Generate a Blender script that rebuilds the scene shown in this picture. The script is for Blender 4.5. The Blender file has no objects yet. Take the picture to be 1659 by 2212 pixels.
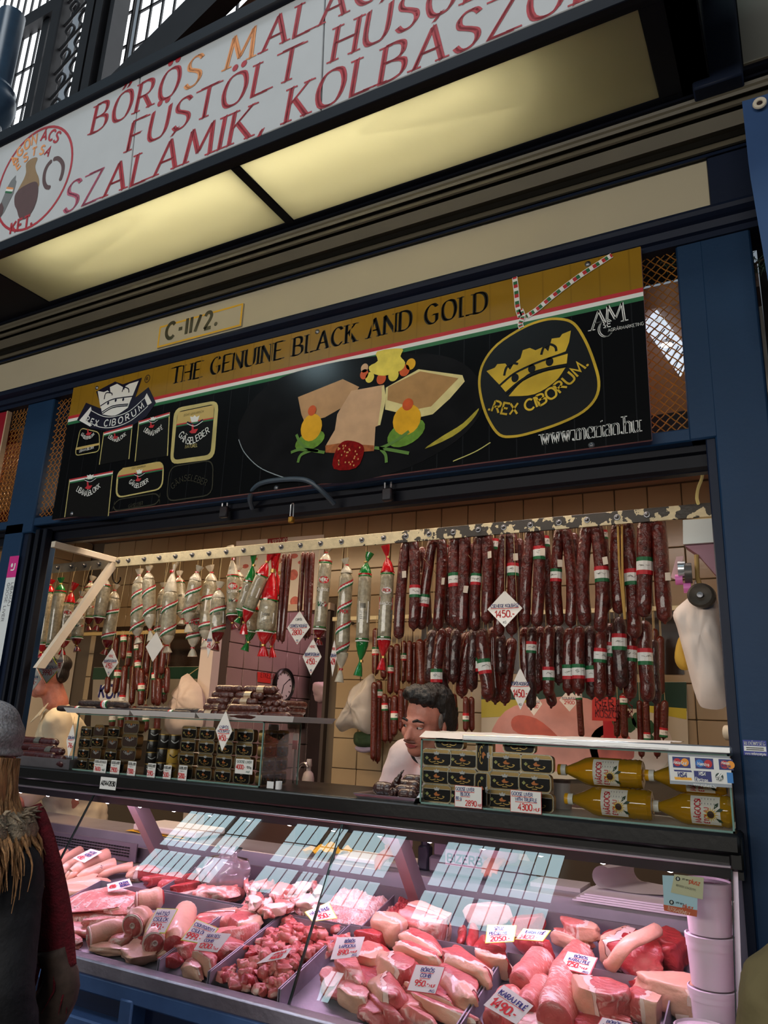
import bpy, math, random
from math import sin, cos, pi, radians, hypot, atan2
from mathutils import Vector as V, Matrix, noise
random.seed(7)
S = bpy.context.scene
COL = S.collection
# ------------------------------------------------------------------ camera
RIGHT = V((0.87773545, 0.47736014, 0.04132517))
UP = V((0.09417716, -0.2564433, 0.96196024))
FWD = V((-0.46979904, 0.84045472, 0.2700458))
EYE = V((0, 0, 1.6))
FOC, CX, CY = 1639.63, 829.5, 1106.0            # focal length and centre for the 1659 x 2212 frame
cam = bpy.data.cameras.new('camera')
cam.sensor_fit = 'VERTICAL'
cam.sensor_height = 24.0
cam.lens = FOC * 24.0 / 2212
cam.clip_start = 0.02
camo = bpy.data.objects.new('camera', cam)
COL.objects.link(camo)
camo.matrix_world = Matrix(((RIGHT.x, UP.x, -FWD.x, EYE.x), (RIGHT.y, UP.y, -FWD.y, EYE.y), (RIGHT.z, UP.z, -FWD.z, EYE.z), (0, 0, 0, 1)))
S.camera = camo
# ------------------------------------------------------------------ world: dim, even daylight inside a tall hall
w = bpy.data.worlds.new('hall_daylight')
S.world = w
w.use_nodes = True
bg = w.node_tree.nodes['Background']
bg.inputs[0].default_value = (0.74, 0.87, 1.0, 1)
bg.inputs[1].default_value = 0.25
# ------------------------------------------------------------------ large lamps
def area_lamp(name, loc, target, sx, sy, power, col, spread=180):
 l = bpy.data.lights.new(name, 'AREA')
 l.shape = 'RECTANGLE'
 l.size, l.size_y, l.energy, l.color = sx, sy, power, col
 l.spread = radians(spread)
 o = bpy.data.objects.new(name, l)
 COL.objects.link(o)
 o.location = loc
 o.rotation_euler = (V(target) - V(loc)).to_track_quat('-Z', 'Y').to_euler()
 return o
WINDOW_GLOW = 9.0                                 # radiance of the overcast sky in the hall windows
WARM, PINK = (1.0, 0.70, 0.40), (1.0, 0.62, 0.92)
area_lamp('front_fill_light', (-2.0, -4.6, 2.9), (-2.0, 2.5, 2.6), 9.0, 0.7, 235, (1.0, 0.95, 0.86))  # added fill lamp behind the viewer, unseen, brightens the stall front
area_lamp('hall_skylight', (-5.0, -7.0, 22), (-3.0, 0.0, 2), 12.0, 3.0, 1150, (0.88, 0.95, 1.0))
area_lamp('stall_ceiling_light', (-0.75, 3.1, 3.06), (-0.75, 3.1, 0), 0.5, 0.3, 9, (1.0, 0.84, 0.74))
area_lamp('stall_ceiling_light', (-2.0, 3.05, 3.06), (-2.0, 3.05, 0), 1.4, 0.2, 20, (1.0, 0.78, 0.56))
area_lamp('stall_ceiling_light', (-3.9, 3.2, 3.06), (-3.9, 3.2, 0), 1.4, 0.2, 34, WARM)
for _x, _w in ((-2.9, 1.0), (-1.3, 1.5)):
 area_lamp('lintel_fill', (_x, 2.72, 2.62), (_x, 3.0, 1.6), _w, 0.06, 2.2, (1.0, 0.84, 0.68))  # added strips hidden behind the lintel to brighten the hanging cards and goods
area_lamp('back_room_light', (-3.3, 5.6, 2.95), (-3.5, 5.6, 0), 0.8, 0.3, 9, (1.0, 0.62, 0.66))
for _x in (-0.8, -1.7, -2.6, -3.5):
 area_lamp('case_light', (_x, 2.50, 1.234), (_x, 2.54, 0.8), 0.85, 0.05, 3.8, PINK)
for _x, _w in ((-1.3, 1.05), (-2.5, 1.15)):         # fluorescent tubes inside the canopy's light box
 area_lamp('canopy_tube', (_x, 1.97, 3.85), (_x, 2.0, 3.7), _w, 0.04, 11, (1.0, 0.95, 0.84))
# ------------------------------------------------------------------ exposure
vs = S.view_settings
vs.view_transform = 'Standard'
vs.look = 'None'
vs.gamma = 1
vs.use_curve_mapping = False
vs.exposure = 0.0
c = S.cycles
c.max_bounces, c.diffuse_bounces, c.glossy_bounces, c.transmission_bounces, c.transparent_max_bounces = 7, 3, 4, 5, 16
c.caustics_reflective = c.caustics_refractive = False
c.sample_clamp_indirect = 4
c.use_denoising = True
# ------------------------------------------------------------------ helpers
def ray(px, py):
 return RIGHT * ((px - CX) / FOC) - UP * ((py - CY) / FOC) + FWD
def W(px, py, y):                                 # the point seen at (px, py) on the vertical plane at depth y
 d = ray(px, py)
 return EYE + d * (y / d.y)
def WZ(px, py, z):                                # ... on the level plane at height z
 d = ray(px, py)
 return EYE + d * ((z - 1.6) / d.z)
def WP(px, py, p0, n):
 d = ray(px, py)
 return EYE + d * ((V(p0) - EYE).dot(n) / d.dot(n))
def lin(c):
 return tuple((x / 12.92 if x <= 0.04045 else ((x + 0.055) / 1.055) ** 2.4) for x in (v / 255 for v in c))
_M = {}
def C(col, rough=0.5, metal=0.0, var=0.0, sc=30.0, bump=0.0, bsc=None, name=None, spec=0.5, coat=0.0, col2=None, sub=0.0, stretch=None):
 """procedural paint, metal, cloth, skin ... : base colour with noise variation and fine relief"""
 key = (col, rough, metal, var, sc, bump, bsc, spec, coat, col2, sub, stretch)
 if key in _M:
  return _M[key]
 m = bpy.data.materials.new(name or 'surface')
 m.use_nodes = True
 nt = m.node_tree
 b = nt.nodes['Principled BSDF']
 b.inputs['Roughness'].default_value = rough
 b.inputs['Metallic'].default_value = metal
 b.inputs['Specular IOR Level'].default_value = spec
 b.inputs['Coat Weight'].default_value = coat
 if sub:
  b.inputs['Subsurface Weight'].default_value = sub
  b.inputs['Subsurface Radius'].default_value = (0.02, 0.006, 0.004)
 l = lin(col)
 b.inputs['Base Color'].default_value = (*l, 1)
 if var or bump or col2:
  tc = nt.nodes.new('ShaderNodeTexCoord')
  src = tc.outputs['Object']
  if stretch:
   mp = nt.nodes.new('ShaderNodeMapping')
   mp.inputs['Scale'].default_value = stretch
   nt.links.new(src, mp.inputs[0])
   src = mp.outputs[0]
 if var or col2:
  n = nt.nodes.new('ShaderNodeTexNoise')
  n.inputs['Scale'].default_value = sc
  n.inputs['Detail'].default_value = 4
  nt.links.new(src, n.inputs['Vector'])
  r = nt.nodes.new('ShaderNodeValToRGB')
  if col2:
   r.color_ramp.elements[0].position = 0.5 - max(var, 0.03)
   r.color_ramp.elements[1].position = 0.5 + max(var, 0.03)
   r.color_ramp.elements[0].color = (*l, 1)
   r.color_ramp.elements[1].color = (*lin(col2), 1)
  else:
   r.color_ramp.elements[0].position = 0.3
   r.color_ramp.elements[1].position = 0.7
   r.color_ramp.elements[0].color = (*[x * (1 - var) for x in l], 1)
   r.color_ramp.elements[1].color = (*[min(1, x * (1 + var)) for x in l], 1)
  nt.links.new(n.outputs[0], r.inputs[0])
  nt.links.new(r.outputs[0], b.inputs['Base Color'])
 if bump:
  n2 = nt.nodes.new('ShaderNodeTexNoise')
  n2.inputs['Scale'].default_value = bsc or sc * 2
  n2.inputs['Detail'].default_value = 3
  nt.links.new(src, n2.inputs['Vector'])
  bp = nt.nodes.new('ShaderNodeBump')
  bp.inputs['Strength'].default_value = bump
  bp.inputs['Distance'].default_value = 0.01
  nt.links.new(n2.outputs[0], bp.inputs['Height'])
  nt.links.new(bp.outputs[0], b.inputs['Normal'])
 _M[key] = m
 return m
def glow(col, k, name='lamp_glow'):
 key = ('glow', col, k)
 if key not in _M:
  m = bpy.data.materials.new(name)
  m.use_nodes = True
  b = m.node_tree.nodes['Principled BSDF']
  b.inputs['Base Color'].default_value = (*col, 1)
  b.inputs['Emission Color'].default_value = (*col, 1)
  b.inputs['Emission Strength'].default_value = k
  _M[key] = m
 return _M[key]
def sheer(name, tint, gloss_ior=1.5, opacity=0.0, col=(1, 1, 1), rough=0.0, fmul=1.0):
 """thin clear sheet: straight-through transparency, mirror reflection by Fresnel, and optionally some body colour"""
 m = bpy.data.materials.new(name)
 m.use_nodes = True
 nt = m.node_tree
 nt.nodes.clear()
 out = nt.nodes.new('ShaderNodeOutputMaterial')
 tr = nt.nodes.new('ShaderNodeBsdfTransparent')
 tr.inputs[0].default_value = (*tint, 1)
 gl = nt.nodes.new('ShaderNodeBsdfGlossy')
 gl.inputs['Roughness'].default_value = rough
 fr = nt.nodes.new('ShaderNodeFresnel')
 fr.inputs[0].default_value = gloss_ior
 base = tr.outputs[0]
 if opacity:
  df = nt.nodes.new('ShaderNodeBsdfDiffuse')
  df.inputs[0].default_value = (*col, 1)
  tl = nt.nodes.new('ShaderNodeBsdfTranslucent')
  tl.inputs[0].default_value = (*col, 1)
  a = nt.nodes.new('ShaderNodeMixShader')
  a.inputs[0].default_value = 0.4
  nt.links.new(df.outputs[0], a.inputs[1])
  nt.links.new(tl.outputs[0], a.inputs[2])
  mx = nt.nodes.new('ShaderNodeMixShader')
  mx.inputs[0].default_value = opacity
  nt.links.new(base, mx.inputs[1])
  nt.links.new(a.outputs[0], mx.inputs[2])
  base = mx.outputs[0]
 k = nt.nodes.new('ShaderNodeMath')
 k.operation = 'MULTIPLY'
 k.inputs[1].default_value = fmul
 nt.links.new(fr.outputs[0], k.inputs[0])
 mix = nt.nodes.new('ShaderNodeMixShader')
 nt.links.new(k.outputs[0], mix.inputs[0])
 nt.links.new(base, mix.inputs[1])
 nt.links.new(gl.outputs[0], mix.inputs[2])
 nt.links.new(mix.outputs[0], out.inputs[0])
 return m
class MB:
 """collects shapes, then build() links them as ONE mesh object"""
 def __init__(s):
  s.v, s.f, s.m, s.ms = [], [], [], []
 def mi(s, m):
  if m not in s.ms:
   s.ms.append(m)
  return s.ms.index(m)
 def face(s, pts, m):
  n = len(s.v)
  s.v += [V(p) for p in pts]
  s.f.append(tuple(range(n, n + len(pts))))
  s.m.append(s.mi(m))
 def add(s, vs, fs, m):
  n = len(s.v)
  s.v += [V(p) for p in vs]
  k = s.mi(m)
  for f in fs:
   s.f.append(tuple(i + n for i in f))
   s.m.append(k)
 def box(s, a, b, m, c=0.0, X=None):
  """box between corners a and b, with chamfered edges; X maps it to place"""
  x0, y0, z0 = a
  x1, y1, z1 = b
  if c <= 0:
   vs = [(x, y, z) for x in (x0, x1) for y in (y0, y1) for z in (z0, z1)]
   fs = [(0, 1, 3, 2), (4, 6, 7, 5), (0, 4, 5, 1), (2, 3, 7, 6), (0, 2, 6, 4), (1, 5, 7, 3)]
  else:
   c = min(c, 0.49 * (x1 - x0), 0.49 * (y1 - y0), 0.49 * (z1 - z0))
   vs, idx = [], {}
   for i, x in enumerate((x0, x1)):
    for j, y in enumerate((y0, y1)):
     for k, z in enumerate((z0, z1)):
      sx, sy, sz = (c, -c)[i], (c, -c)[j], (c, -c)[k]
      idx[i, j, k, 0] = len(vs); vs.append((x, y + sy, z + sz))
      idx[i, j, k, 1] = len(vs); vs.append((x + sx, y, z + sz))
      idx[i, j, k, 2] = len(vs); vs.append((x + sx, y + sy, z))
   fs = []
   q = ((0, 0), (1, 0), (1, 1), (0, 1))
   for i in (0, 1):
    fs.append(tuple(idx[i, a_, b_, 0] for a_, b_ in (q if i else q[::-1])))
    fs.append(tuple(idx[a_, i, b_, 1] for a_, b_ in (q[::-1] if i else q)))
    fs.append(tuple(idx[a_, b_, i, 2] for a_, b_ in (q if i else q[::-1])))
   for a_ in (0, 1):
    for b_ in (0, 1):
     f = (idx[a_, b_, 0, 0], idx[a_, b_, 0, 1], idx[a_, b_, 1, 1], idx[a_, b_, 1, 0])
     fs.append(f if a_ == b_ else f[::-1])
     f = (idx[a_, 0, b_, 0], idx[a_, 1, b_, 0], idx[a_, 1, b_, 2], idx[a_, 0, b_, 2])
     fs.append(f if a_ == b_ else f[::-1])
     f = (idx[0, a_, b_, 1], idx[0, a_, b_, 2], idx[1, a_, b_, 2], idx[1, a_, b_, 1])
     fs.append(f if a_ == b_ else f[::-1])
     for d_ in (0, 1):
      f = (idx[a_, b_, d_, 0], idx[a_, b_, d_, 1], idx[a_, b_, d_, 2])
      fs.append(f if (a_ + b_ + d_) % 2 else f[::-1])
  if X is not None:
   vs = [X @ V(p) for p in vs]
  s.add(vs, fs, m)
 def tube(s, pts, r, m, n=8, cap=True, flat=1.0, m2=None):
  """swept tube along pts, radius r (number or list); flat < 1 squashes it"""
  pts = [V(p) for p in pts]
  k = len(pts)
  rs = r if isinstance(r, (list, tuple)) else [r] * k
  t0 = (pts[1] - pts[0]).normalized()
  u = t0.orthogonal().normalized()
  if abs(t0.y) < 0.9:
   u = (V((0, 1, 0)) - t0 * t0.y).normalized()
  vs, fs = [], []
  for i, p in enumerate(pts):
   t = (pts[min(i + 1, k - 1)] - pts[max(i - 1, 0)]).normalized()
   u = (u - t * u.dot(t)).normalized()
   b = t.cross(u)
   for j in range(n):
    a = 2 * pi * j / n
    vs.append(p + u * (cos(a) * rs[i] * flat) + b * (sin(a) * rs[i]))
  for i in range(k - 1):
   for j in range(n):
    j2 = (j + 1) % n
    fs.append((i * n + j, i * n + j2, i * n + n + j2, i * n + n + j))
  if cap:
   fs.append(tuple(range(n))[::-1])
   fs.append(tuple(range((k - 1) * n, k * n)))
  s.add(vs, fs, m)
 def lathe(s, prof, m, X=None, n=16):
  """profile [(r, z)] turned about z, then mapped by X"""
  vs, fs = [], []
  for r, z in prof:
   for j in range(n):
    a = 2 * pi * j / n
    vs.append((r * cos(a), r * sin(a), z))
  for i in range(len(prof) - 1):
   for j in range(n):
    j2 = (j + 1) % n
    fs.append((i * n + j, i * n + j2, i * n + n + j2, i * n + n + j))
  if prof[0][0] > 1e-6:
   fs.append(tuple(range(n))[::-1])
  if prof[-1][0] > 1e-6:
   fs.append(tuple(range((len(prof) - 1) * n, len(prof) * n)))
  if X is not None:
   vs = [X @ V(p) for p in vs]
  s.add(vs, fs, m)
 def prism(s, poly, d, m):
  """closed outline poly pushed along d"""
  poly = [V(p) for p in poly]
  d = V(d)
  n = len(poly)
  vs = poly + [p + d for p in poly]
  fs = [tuple(range(n)), tuple(range(n, 2 * n))[::-1]]
  fs += [(i, i + n, (i + 1) % n + n, (i + 1) % n)[::-1] for i in range(n)]
  s.add(vs, fs, m)
 def grid(s, fn, nu, nv, m, wrap=False):
  vs = [fn(i / (nu - 1), j / (nv - (0 if wrap else 1))) for i in range(nu) for j in range(nv)]
  fs = []
  for i in range(nu - 1):
   for j in range(nv if wrap else nv - 1):
    j2 = (j + 1) % nv
    fs.append((i * nv + j, i * nv + j2, i * nv + nv + j2, i * nv + nv + j))
  s.add(vs, fs, m)
 def build(s, name, parent=None, smooth=40, kind=None, world=True, label=None):
  me = bpy.data.meshes.new(name)
  vs = s.v
  if parent is not None and world:
   inv = _X.get(parent.name)
   if inv is not None:
    vs = [inv @ p for p in vs]
  me.from_pydata([tuple(p) for p in vs], [], s.f)
  for m in s.ms:
   me.materials.append(m)
  me.polygons.foreach_set('material_index', s.m)
  if smooth:
   me.shade_smooth()
   if smooth < 180:
    me.set_sharp_from_angle(angle=radians(smooth))
  me.update()
  o = bpy.data.objects.new(name, me)
  COL.objects.link(o)
  if parent is not None:
   o.parent = parent
  if kind:
   o['kind'] = kind
  if label:
   o['label'] = label
  return o
_X = {}
def tag(o, label, cat, group=None):
 o['label'], o['category'] = label, cat
 if group:
  o['group'] = group
 return o
def thing(name, label, cat, loc=(0, 0, 0), group=None, rot=(0, 0, 0)):
 o = bpy.data.objects.new(name, None)
 o.empty_display_size = 0.05
 COL.objects.link(o)
 o.location, o.rotation_euler = loc, rot
 from mathutils import Euler
 _X[o.name] = (Matrix.Translation(V(loc)) @ Euler(rot).to_matrix().to_4x4()).inverted()
 return tag(o, label, cat, group)
def place(o, X):
 o.matrix_world = X
 return o
def dup(root, label=None, X=None, group=None):
 r = root.copy()
 COL.objects.link(r)
 if X is not None:
  r.matrix_world = X
 if label:
  r['label'] = label
 if group:
  r['group'] = group
 for ch in root.children:
  k = ch.copy()
  COL.objects.link(k)
  k.parent = r
  for g in ch.children:
   d = g.copy()
   COL.objects.link(d)
   d.parent = k
 return r
def structure(o):
 o['kind'] = 'structure'
 return o
def frame(o, x, y, z=None):
 """matrix whose axes are x, y, z at o"""
 x, y = V(x).normalized(), V(y)
 z = x.cross(y).normalized() if z is None else V(z).normalized()
 y = z.cross(x)
 return Matrix(((x.x, y.x, z.x, o[0]), (x.y, y.y, z.y, o[1]), (x.z, y.z, z.z, o[2]), (0, 0, 0, 1)))
class PL:
 """a flat face to print on: u to the right, v up, both in metres"""
 def __init__(s, o, u, v):
  s.o, s.u = V(o), V(u).normalized()
  s.n = s.u.cross(V(v)).normalized()
  s.v = s.n.cross(s.u)
 def p(s, u, v, off=0.0):
  return s.o + s.u * u + s.v * v + s.n * off
 def uv(s, px, py):
  q = WP(px, py, s.o, s.n) - s.o
  return q.dot(s.u), q.dot(s.v)
 def poly(s, mb, pts, m, off=0.001):
  mb.face([s.p(a, b, off) for a, b in pts], m)
 def rect(s, mb, u0, v0, u1, v1, m, off=0.001):
  s.poly(mb, [(u0, v0), (u1, v0), (u1, v1), (u0, v1)], m, off)
 def disc(s, mb, u, v, ru, rv, m, off=0.001, n=20, rot=0.0):
  s.poly(mb, [(u + ru * cos(a) * cos(rot) - rv * sin(a) * sin(rot), v + ru * cos(a) * sin(rot) + rv * sin(a) * cos(rot)) for a in (2 * pi * i / n for i in range(n))], m, off)
 def line(s, mb, pts, w, m, off=0.001, close=False):
  """stroke of width w through pts (a list of widths tapers it)"""
  n = len(pts)
  L, Rr = [], []
  for i in range(n):
   a = pts[(i - 1) % n] if close or i else pts[0]
   b = pts[(i + 1) % n] if close or i < n - 1 else pts[-1]
   q = pts[i]
   d1 = V((q[0] - a[0], q[1] - a[1])); d2 = V((b[0] - q[0], b[1] - q[1]))
   d1 = d1.normalized() if d1.length > 1e-9 else d2.normalized()
   d2 = d2.normalized() if d2.length > 1e-9 else d1
   t = d1 + d2
   t = t.normalized() if t.length > 1e-6 else d1
   k = 1 / max(0.5, t.dot(d1))
   ww = (w[i] if isinstance(w, (list, tuple)) else w) / 2 * k
   L.append((q[0] - t.y * ww, q[1] + t.x * ww))
   Rr.append((q[0] + t.y * ww, q[1] - t.x * ww))
  for i in range(n if close else n - 1):
   j = (i + 1) % n
   s.poly(mb, [Rr[i], Rr[j], L[j], L[i]], m, off)
def crom(pts, k=4, close=False):
 """smooth curve through pts"""
 n = len(pts)
 out = []
 for i in range(n if close else n - 1):
  if close:
   a, b, c_, d = (pts[(i + q) % n] for q in (-1, 0, 1, 2))
  else:
   a, b, c_, d = pts[max(i - 1, 0)], pts[i], pts[i + 1], pts[min(i + 2, n - 1)]
  for j in range(k):
   t = j / k
   out.append(tuple(0.5 * (2 * b[q] + (c_[q] - a[q]) * t + (2 * a[q] - 5 * b[q] + 4 * c_[q] - d[q]) * t * t + (3 * b[q] - a[q] - 3 * c_[q] + d[q]) * t ** 3) for q in range(len(b))))
 if not close:
  out.append(tuple(pts[-1]))
 return out
# ------------------------------------------------------------------ lettering: pen strokes on a 1-high cap
GLY = {
 'A': (.72, '0,0 .36,1 .72,0|.13,.36 .59,.36'), 'B': (.6, '0,0 0,1|~0,1 .3,1 .5,.9 .5,.64 .3,.53 0,.53|~.3,.53 .58,.42 .58,.12 .32,0 0,0'),
 'C': (.66, '~.64,.84 .48,.99 .22,.95 .02,.68 .02,.32 .22,.05 .48,.01 .65,.16'), 'D': (.68, '0,0 0,1|~0,1 .3,1 .58,.84 .66,.5 .58,.16 .3,0 0,0'),
 'E': (.52, '.5,1 0,1 0,0 .52,0|0,.52 .42,.52'), 'F': (.5, '.5,1 0,1 0,0|0,.5 .4,.5'),
 'G': (.7, '~.65,.84 .48,.99 .22,.95 .02,.68 .02,.32 .22,.05 .48,.01 .66,.14|.66,.14 .66,.45 .42,.45'), 'H': (.66, '0,0 0,1|.66,0 .66,1|0,.52 .66,.52'),
 'I': (.0, '0,0 0,1'), 'J': (.3, '~.28,1 .28,.25 .2,.02 .04,.02 -.06,.12'), 'K': (.6, '0,0 0,1|.56,1 .02,.48|.16,.6 .62,0'), 'L': (.5, '0,1 0,0 .5,0'),
 'M': (.82, '0,0 .08,1 .41,.2 .74,1 .82,0'), 'N': (.68, '0,0 0,1 .68,0 .68,1'), 'O': (.76, '~.38,1 .12,.9 0,.5 .12,.1 .38,0 .64,.1 .76,.5 .64,.9 .38,1'),
 'P': (.56, '0,0 0,1|~0,1 .32,1 .54,.88 .54,.6 .32,.48 0,.48'), 'R': (.62, '0,0 0,1|~0,1 .32,1 .52,.88 .52,.62 .32,.5 0,.5|.26,.5 .62,0'),
 'S': (.54, '~.5,.86 .38,.98 .16,.98 .02,.84 .06,.64 .28,.52 .5,.38 .54,.18 .4,.02 .16,.0 .02,.14'), 'T': (.62, '.31,0 .31,1|0,1 .62,1'),
 'U': (.66, '~0,1 0,.3 .12,.04 .33,0 .54,.04 .66,.3 .66,1'), 'V': (.66, '0,1 .33,0 .66,1'), 'W': (.98, '0,1 .25,0 .49,.9 .73,0 .98,1'),
 'X': (.6, '0,0 .6,1|0,1 .6,0'), 'Y': (.62, '0,1 .31,.5 .62,1|.31,.5 .31,0'), 'Z': (.58, '0,1 .58,1 0,0 .58,0'),
 '0': (.54, '~.27,1 .06,.86 0,.5 .06,.14 .27,0 .48,.14 .54,.5 .48,.86 .27,1'), '1': (.24, '0,.72 .24,1 .24,0'), '2': (.52, '~.02,.8 .14,.98 .38,.98 .5,.78 .4,.5 .02,0|.02,0 .54,0'),
 '3': (.5, '~.02,.88 .2,1 .42,.93 .44,.68 .2,.54 .46,.44 .5,.16 .3,0 .02,.08'), '4': (.54, '.4,0 .4,1 0,.32 .54,.32'), '5': (.5, '.46,1 .08,1 .04,.58|~.04,.56 .26,.62 .48,.48 .48,.14 .26,0 .02,.06'),
 '6': (.52, '~.44,.96 .2,.84 .03,.5 .05,.14 .26,0 .48,.12 .5,.38 .28,.52 .05,.34'), '7': (.5, '0,1 .52,1 .16,0'), '8': (.5, '~.25,.54 .05,.7 .1,.95 .25,1 .42,.94 .46,.7 .25,.54 .02,.36 .04,.08 .25,0 .46,.08 .48,.36 .25,.54'),
 '9': (.52, '~.48,.64 .28,.48 .04,.6 .04,.88 .26,1 .48,.88 .48,.6 .42,.2 .2,0'), '.': (.06, '0,0 .06,.0 .06,.07 0,.07 0,0'), ',': (.1, '.1,.09 .0,-.16'), '-': (.3, '0,.45 .3,.45'), '/': (.36, '0,0 .36,1'), ':': (.06, '.03,.1 .03,.16|.03,.6 .03,.66'), "*": (.2, '.1,.42 .1,.56'), ' ': (.3, ''),
 'a': (.44, '~.06,.58 .22,.67 .42,.58 .42,0|~.42,.4 .12,.36 .02,.16 .14,0 .42,.12'), 'b': (.46, '0,1 0,0|~0,.5 .2,.67 .42,.56 .46,.3 .36,.03 .14,0 0,.14'), 'c': (.42, '~.42,.55 .26,.67 .06,.56 0,.33 .08,.08 .26,0 .42,.1'), 'd': (.46, '.46,1 .46,0|~.46,.5 .26,.67 .06,.56 0,.3 .1,.03 .3,0 .46,.14'),
 'e': (.46, '~.02,.36 .46,.38 .4,.6 .22,.67 .04,.54 .02,.2 .18,0 .44,.08'), 'g': (.46, '.46,.65 .46,0|~.46,0 .4,-.24 .06,-.24|~.46,.5 .26,.67 .04,.54 0,.3 .14,.04 .46,.14'), 'h': (.44, '0,1 0,0|~0,.45 .2,.67 .42,.58 .44,.4 .44,0'), 'i': (.0, '0,0 0,.65|0,.88 0,.95'), 'k': (.42, '0,1 0,0|.38,.65 .02,.3|.1,.36 .42,0'), 'l': (.0, '0,0 0,1'), 'm': (.72, '0,.65 0,0|~0,.45 .18,.67 .34,.58 .36,.4 .36,0|~.36,.45 .54,.67 .7,.58 .72,.4 .72,0'), 'n': (.44, '0,.65 0,0|~0,.45 .2,.67 .42,.58 .44,.4 .44,0'),
 'o': (.48, '~.24,.67 .04,.56 0,.33 .04,.1 .24,0 .44,.1 .48,.33 .44,.56 .24,.67'), 'p': (.46, '0,.65 0,-.3|~0,.5 .2,.67 .42,.56 .46,.33 .4,.08 .2,0 0,.14'), 'r': (.3, '0,.65 0,0|~0,.42 .12,.62 .3,.62'), 's': (.36, '~.34,.58 .18,.68 .03,.56 .08,.4 .28,.3 .36,.14 .2,0 .0,.08'), 't': (.28, '~.1,.9 .1,.2 .18,.0 .3,.04|-.04,.63 .28,.63'), 'u': (.44, '~0,.65 0,.25 .06,.03 .22,0 .42,.2|.44,.65 .44,0'), 'w': (.66, '0,.65 .17,0 .33,.6 .49,0 .66,.65'), 'y': (.42, '0,.65 .21,.05|.42,.65 .1,-.28'), 'z': (.4, '0,.65 .4,.65 0,0 .4,0'),
}
ACC = {'Á': ('A', "'"), 'É': ('E', "'"), 'Í': ('I', "'"), 'Ó': ('O', "'"), 'Ú': ('U', "'"), 'Ö': ('O', ':'), 'Ü': ('U', ':'), 'Ä': ('A', ':'), 'Ő': ('O', '"'), 'Ű': ('U', '"'), 'á': ('a', "'")}
def strokes(ch):
 acc = None
 if ch in ACC:
  ch, acc = ACC[ch]
 adv, st = GLY.get(ch, GLY['-'])
 out = []
 for q in st.split('|'):
  if not q:
   continue
  sm = q[0] == '~'
  pts = [tuple(float(x) for x in t.split(',')) for t in q.lstrip('~').split()]
  out.append((crom(pts, 3) if sm else pts, sm))
 m = adv / 2
 h = 1.12 if ch.isupper() else 0.8
 if acc == "'":
  out.append(([(m, h), (m + .16, h + .2)], True))
 elif acc == ':':
  out += [([(m + s - .04, h + .1), (m + s + .05, h + .1)], 'dot') for s in (-.15, .15)]
 elif acc == '"':
  out += [([(m + s, h), (m + s + .12, h + .2)], True) for s in (-.14, .08)]
 return adv, out
def twidth(t, h, track=.18):
 return sum(strokes(ch)[0] + track for ch in t) * h - track * h
def text(pl, mb, t, u, v, h, m, style='sans', wt=.13, track=None, width=None, align='l', shear=0.0, ang=0.0, off=0.0015, arc=None, jit=0.0):
 """write t at (u, v) on the face pl; h = cap height; width squeezes it to fit; arc = (radius) bends the line round a centre below (+) or above (-)"""
 if track is None:
  track = {'sans': .22, 'serif': .3, 'hand': .16}[style]
 w0 = twidth(t, h, track)
 k = width / w0 if width and w0 > 0 else 1.0
 W0 = w0 * k
 x = {'l': 0, 'c': -W0 / 2, 'r': -W0}[align] / h
 ca, sa = cos(ang), sin(ang)
 mats = m if isinstance(m, (list, tuple)) else None
 for i, ch in enumerate(t):
  adv, sts = strokes(ch)
  mm = mats[i % len(mats)] if mats else m
  jy = random.uniform(-jit, jit)
  for pts, sm in sts:
   def P(q):
    a, b = (x + q[0] * k) * h, (q[1] + jy) * h
    if arc:
     th = a / arc
     rr = arc + b
     a, b = rr * sin(th), rr * cos(th) - arc
    a += b * shear
    return (u + a * ca - b * sa, v + a * sa + b * ca)
   if sm == 'dot':
    cx, cy = (pts[0][0] + pts[1][0]) / 2, pts[0][1]
    r = max(wt * .62, .07)
    pl.poly(mb, [P((cx + r * cos(2 * pi * j / 10) / max(k, .6), cy + r * sin(2 * pi * j / 10))) for j in range(10)], mm, off)
    continue
   if ch == '.':
    cx = .03
    r = max(wt * .6, .06)
    pl.poly(mb, [P((cx + r * cos(2 * pi * j / 8), r + r * sin(2 * pi * j / 8))) for j in range(8)], mm, off)
    continue
   Q = [P(q) for q in pts]
   if style == 'serif':
    n_ = (cos(radians(22)) * wt * h / 2, sin(radians(22)) * wt * h / 2)
    n_ = (n_[0] * ca - n_[1] * sa, n_[0] * sa + n_[1] * ca)
    for j in range(len(Q) - 1):
     a, b = Q[j], Q[j + 1]
     f = [(a[0] - n_[0], a[1] - n_[1]), (b[0] - n_[0], b[1] - n_[1]), (b[0] + n_[0], b[1] + n_[1]), (a[0] + n_[0], a[1] + n_[1])]
     if (f[1][0] - f[0][0]) * (f[2][1] - f[1][1]) - (f[1][1] - f[0][1]) * (f[2][0] - f[1][0]) < 0:
      f.reverse()
     pl.poly(mb, f, mm, off)
    pl.line(mb, Q, wt * h * .34, mm, off)
    if not sm:
     for q in {pts[0], pts[-1]}:
      if q[1] in (0, 1, .65) and ch not in '.,-':
       g = (.13 + wt * .3) / max(k, .7)
       pl.line(mb, [P((q[0] - g, q[1] + (.02 if q[1] == 0 else -.02))), P((q[0] + g, q[1] + (.02 if q[1] == 0 else -.02)))], .045 * h, mm, off)
   else:
    pl.line(mb, Q, wt * h, mm, off)
  x += (adv + track) * k
 return W0
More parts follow.
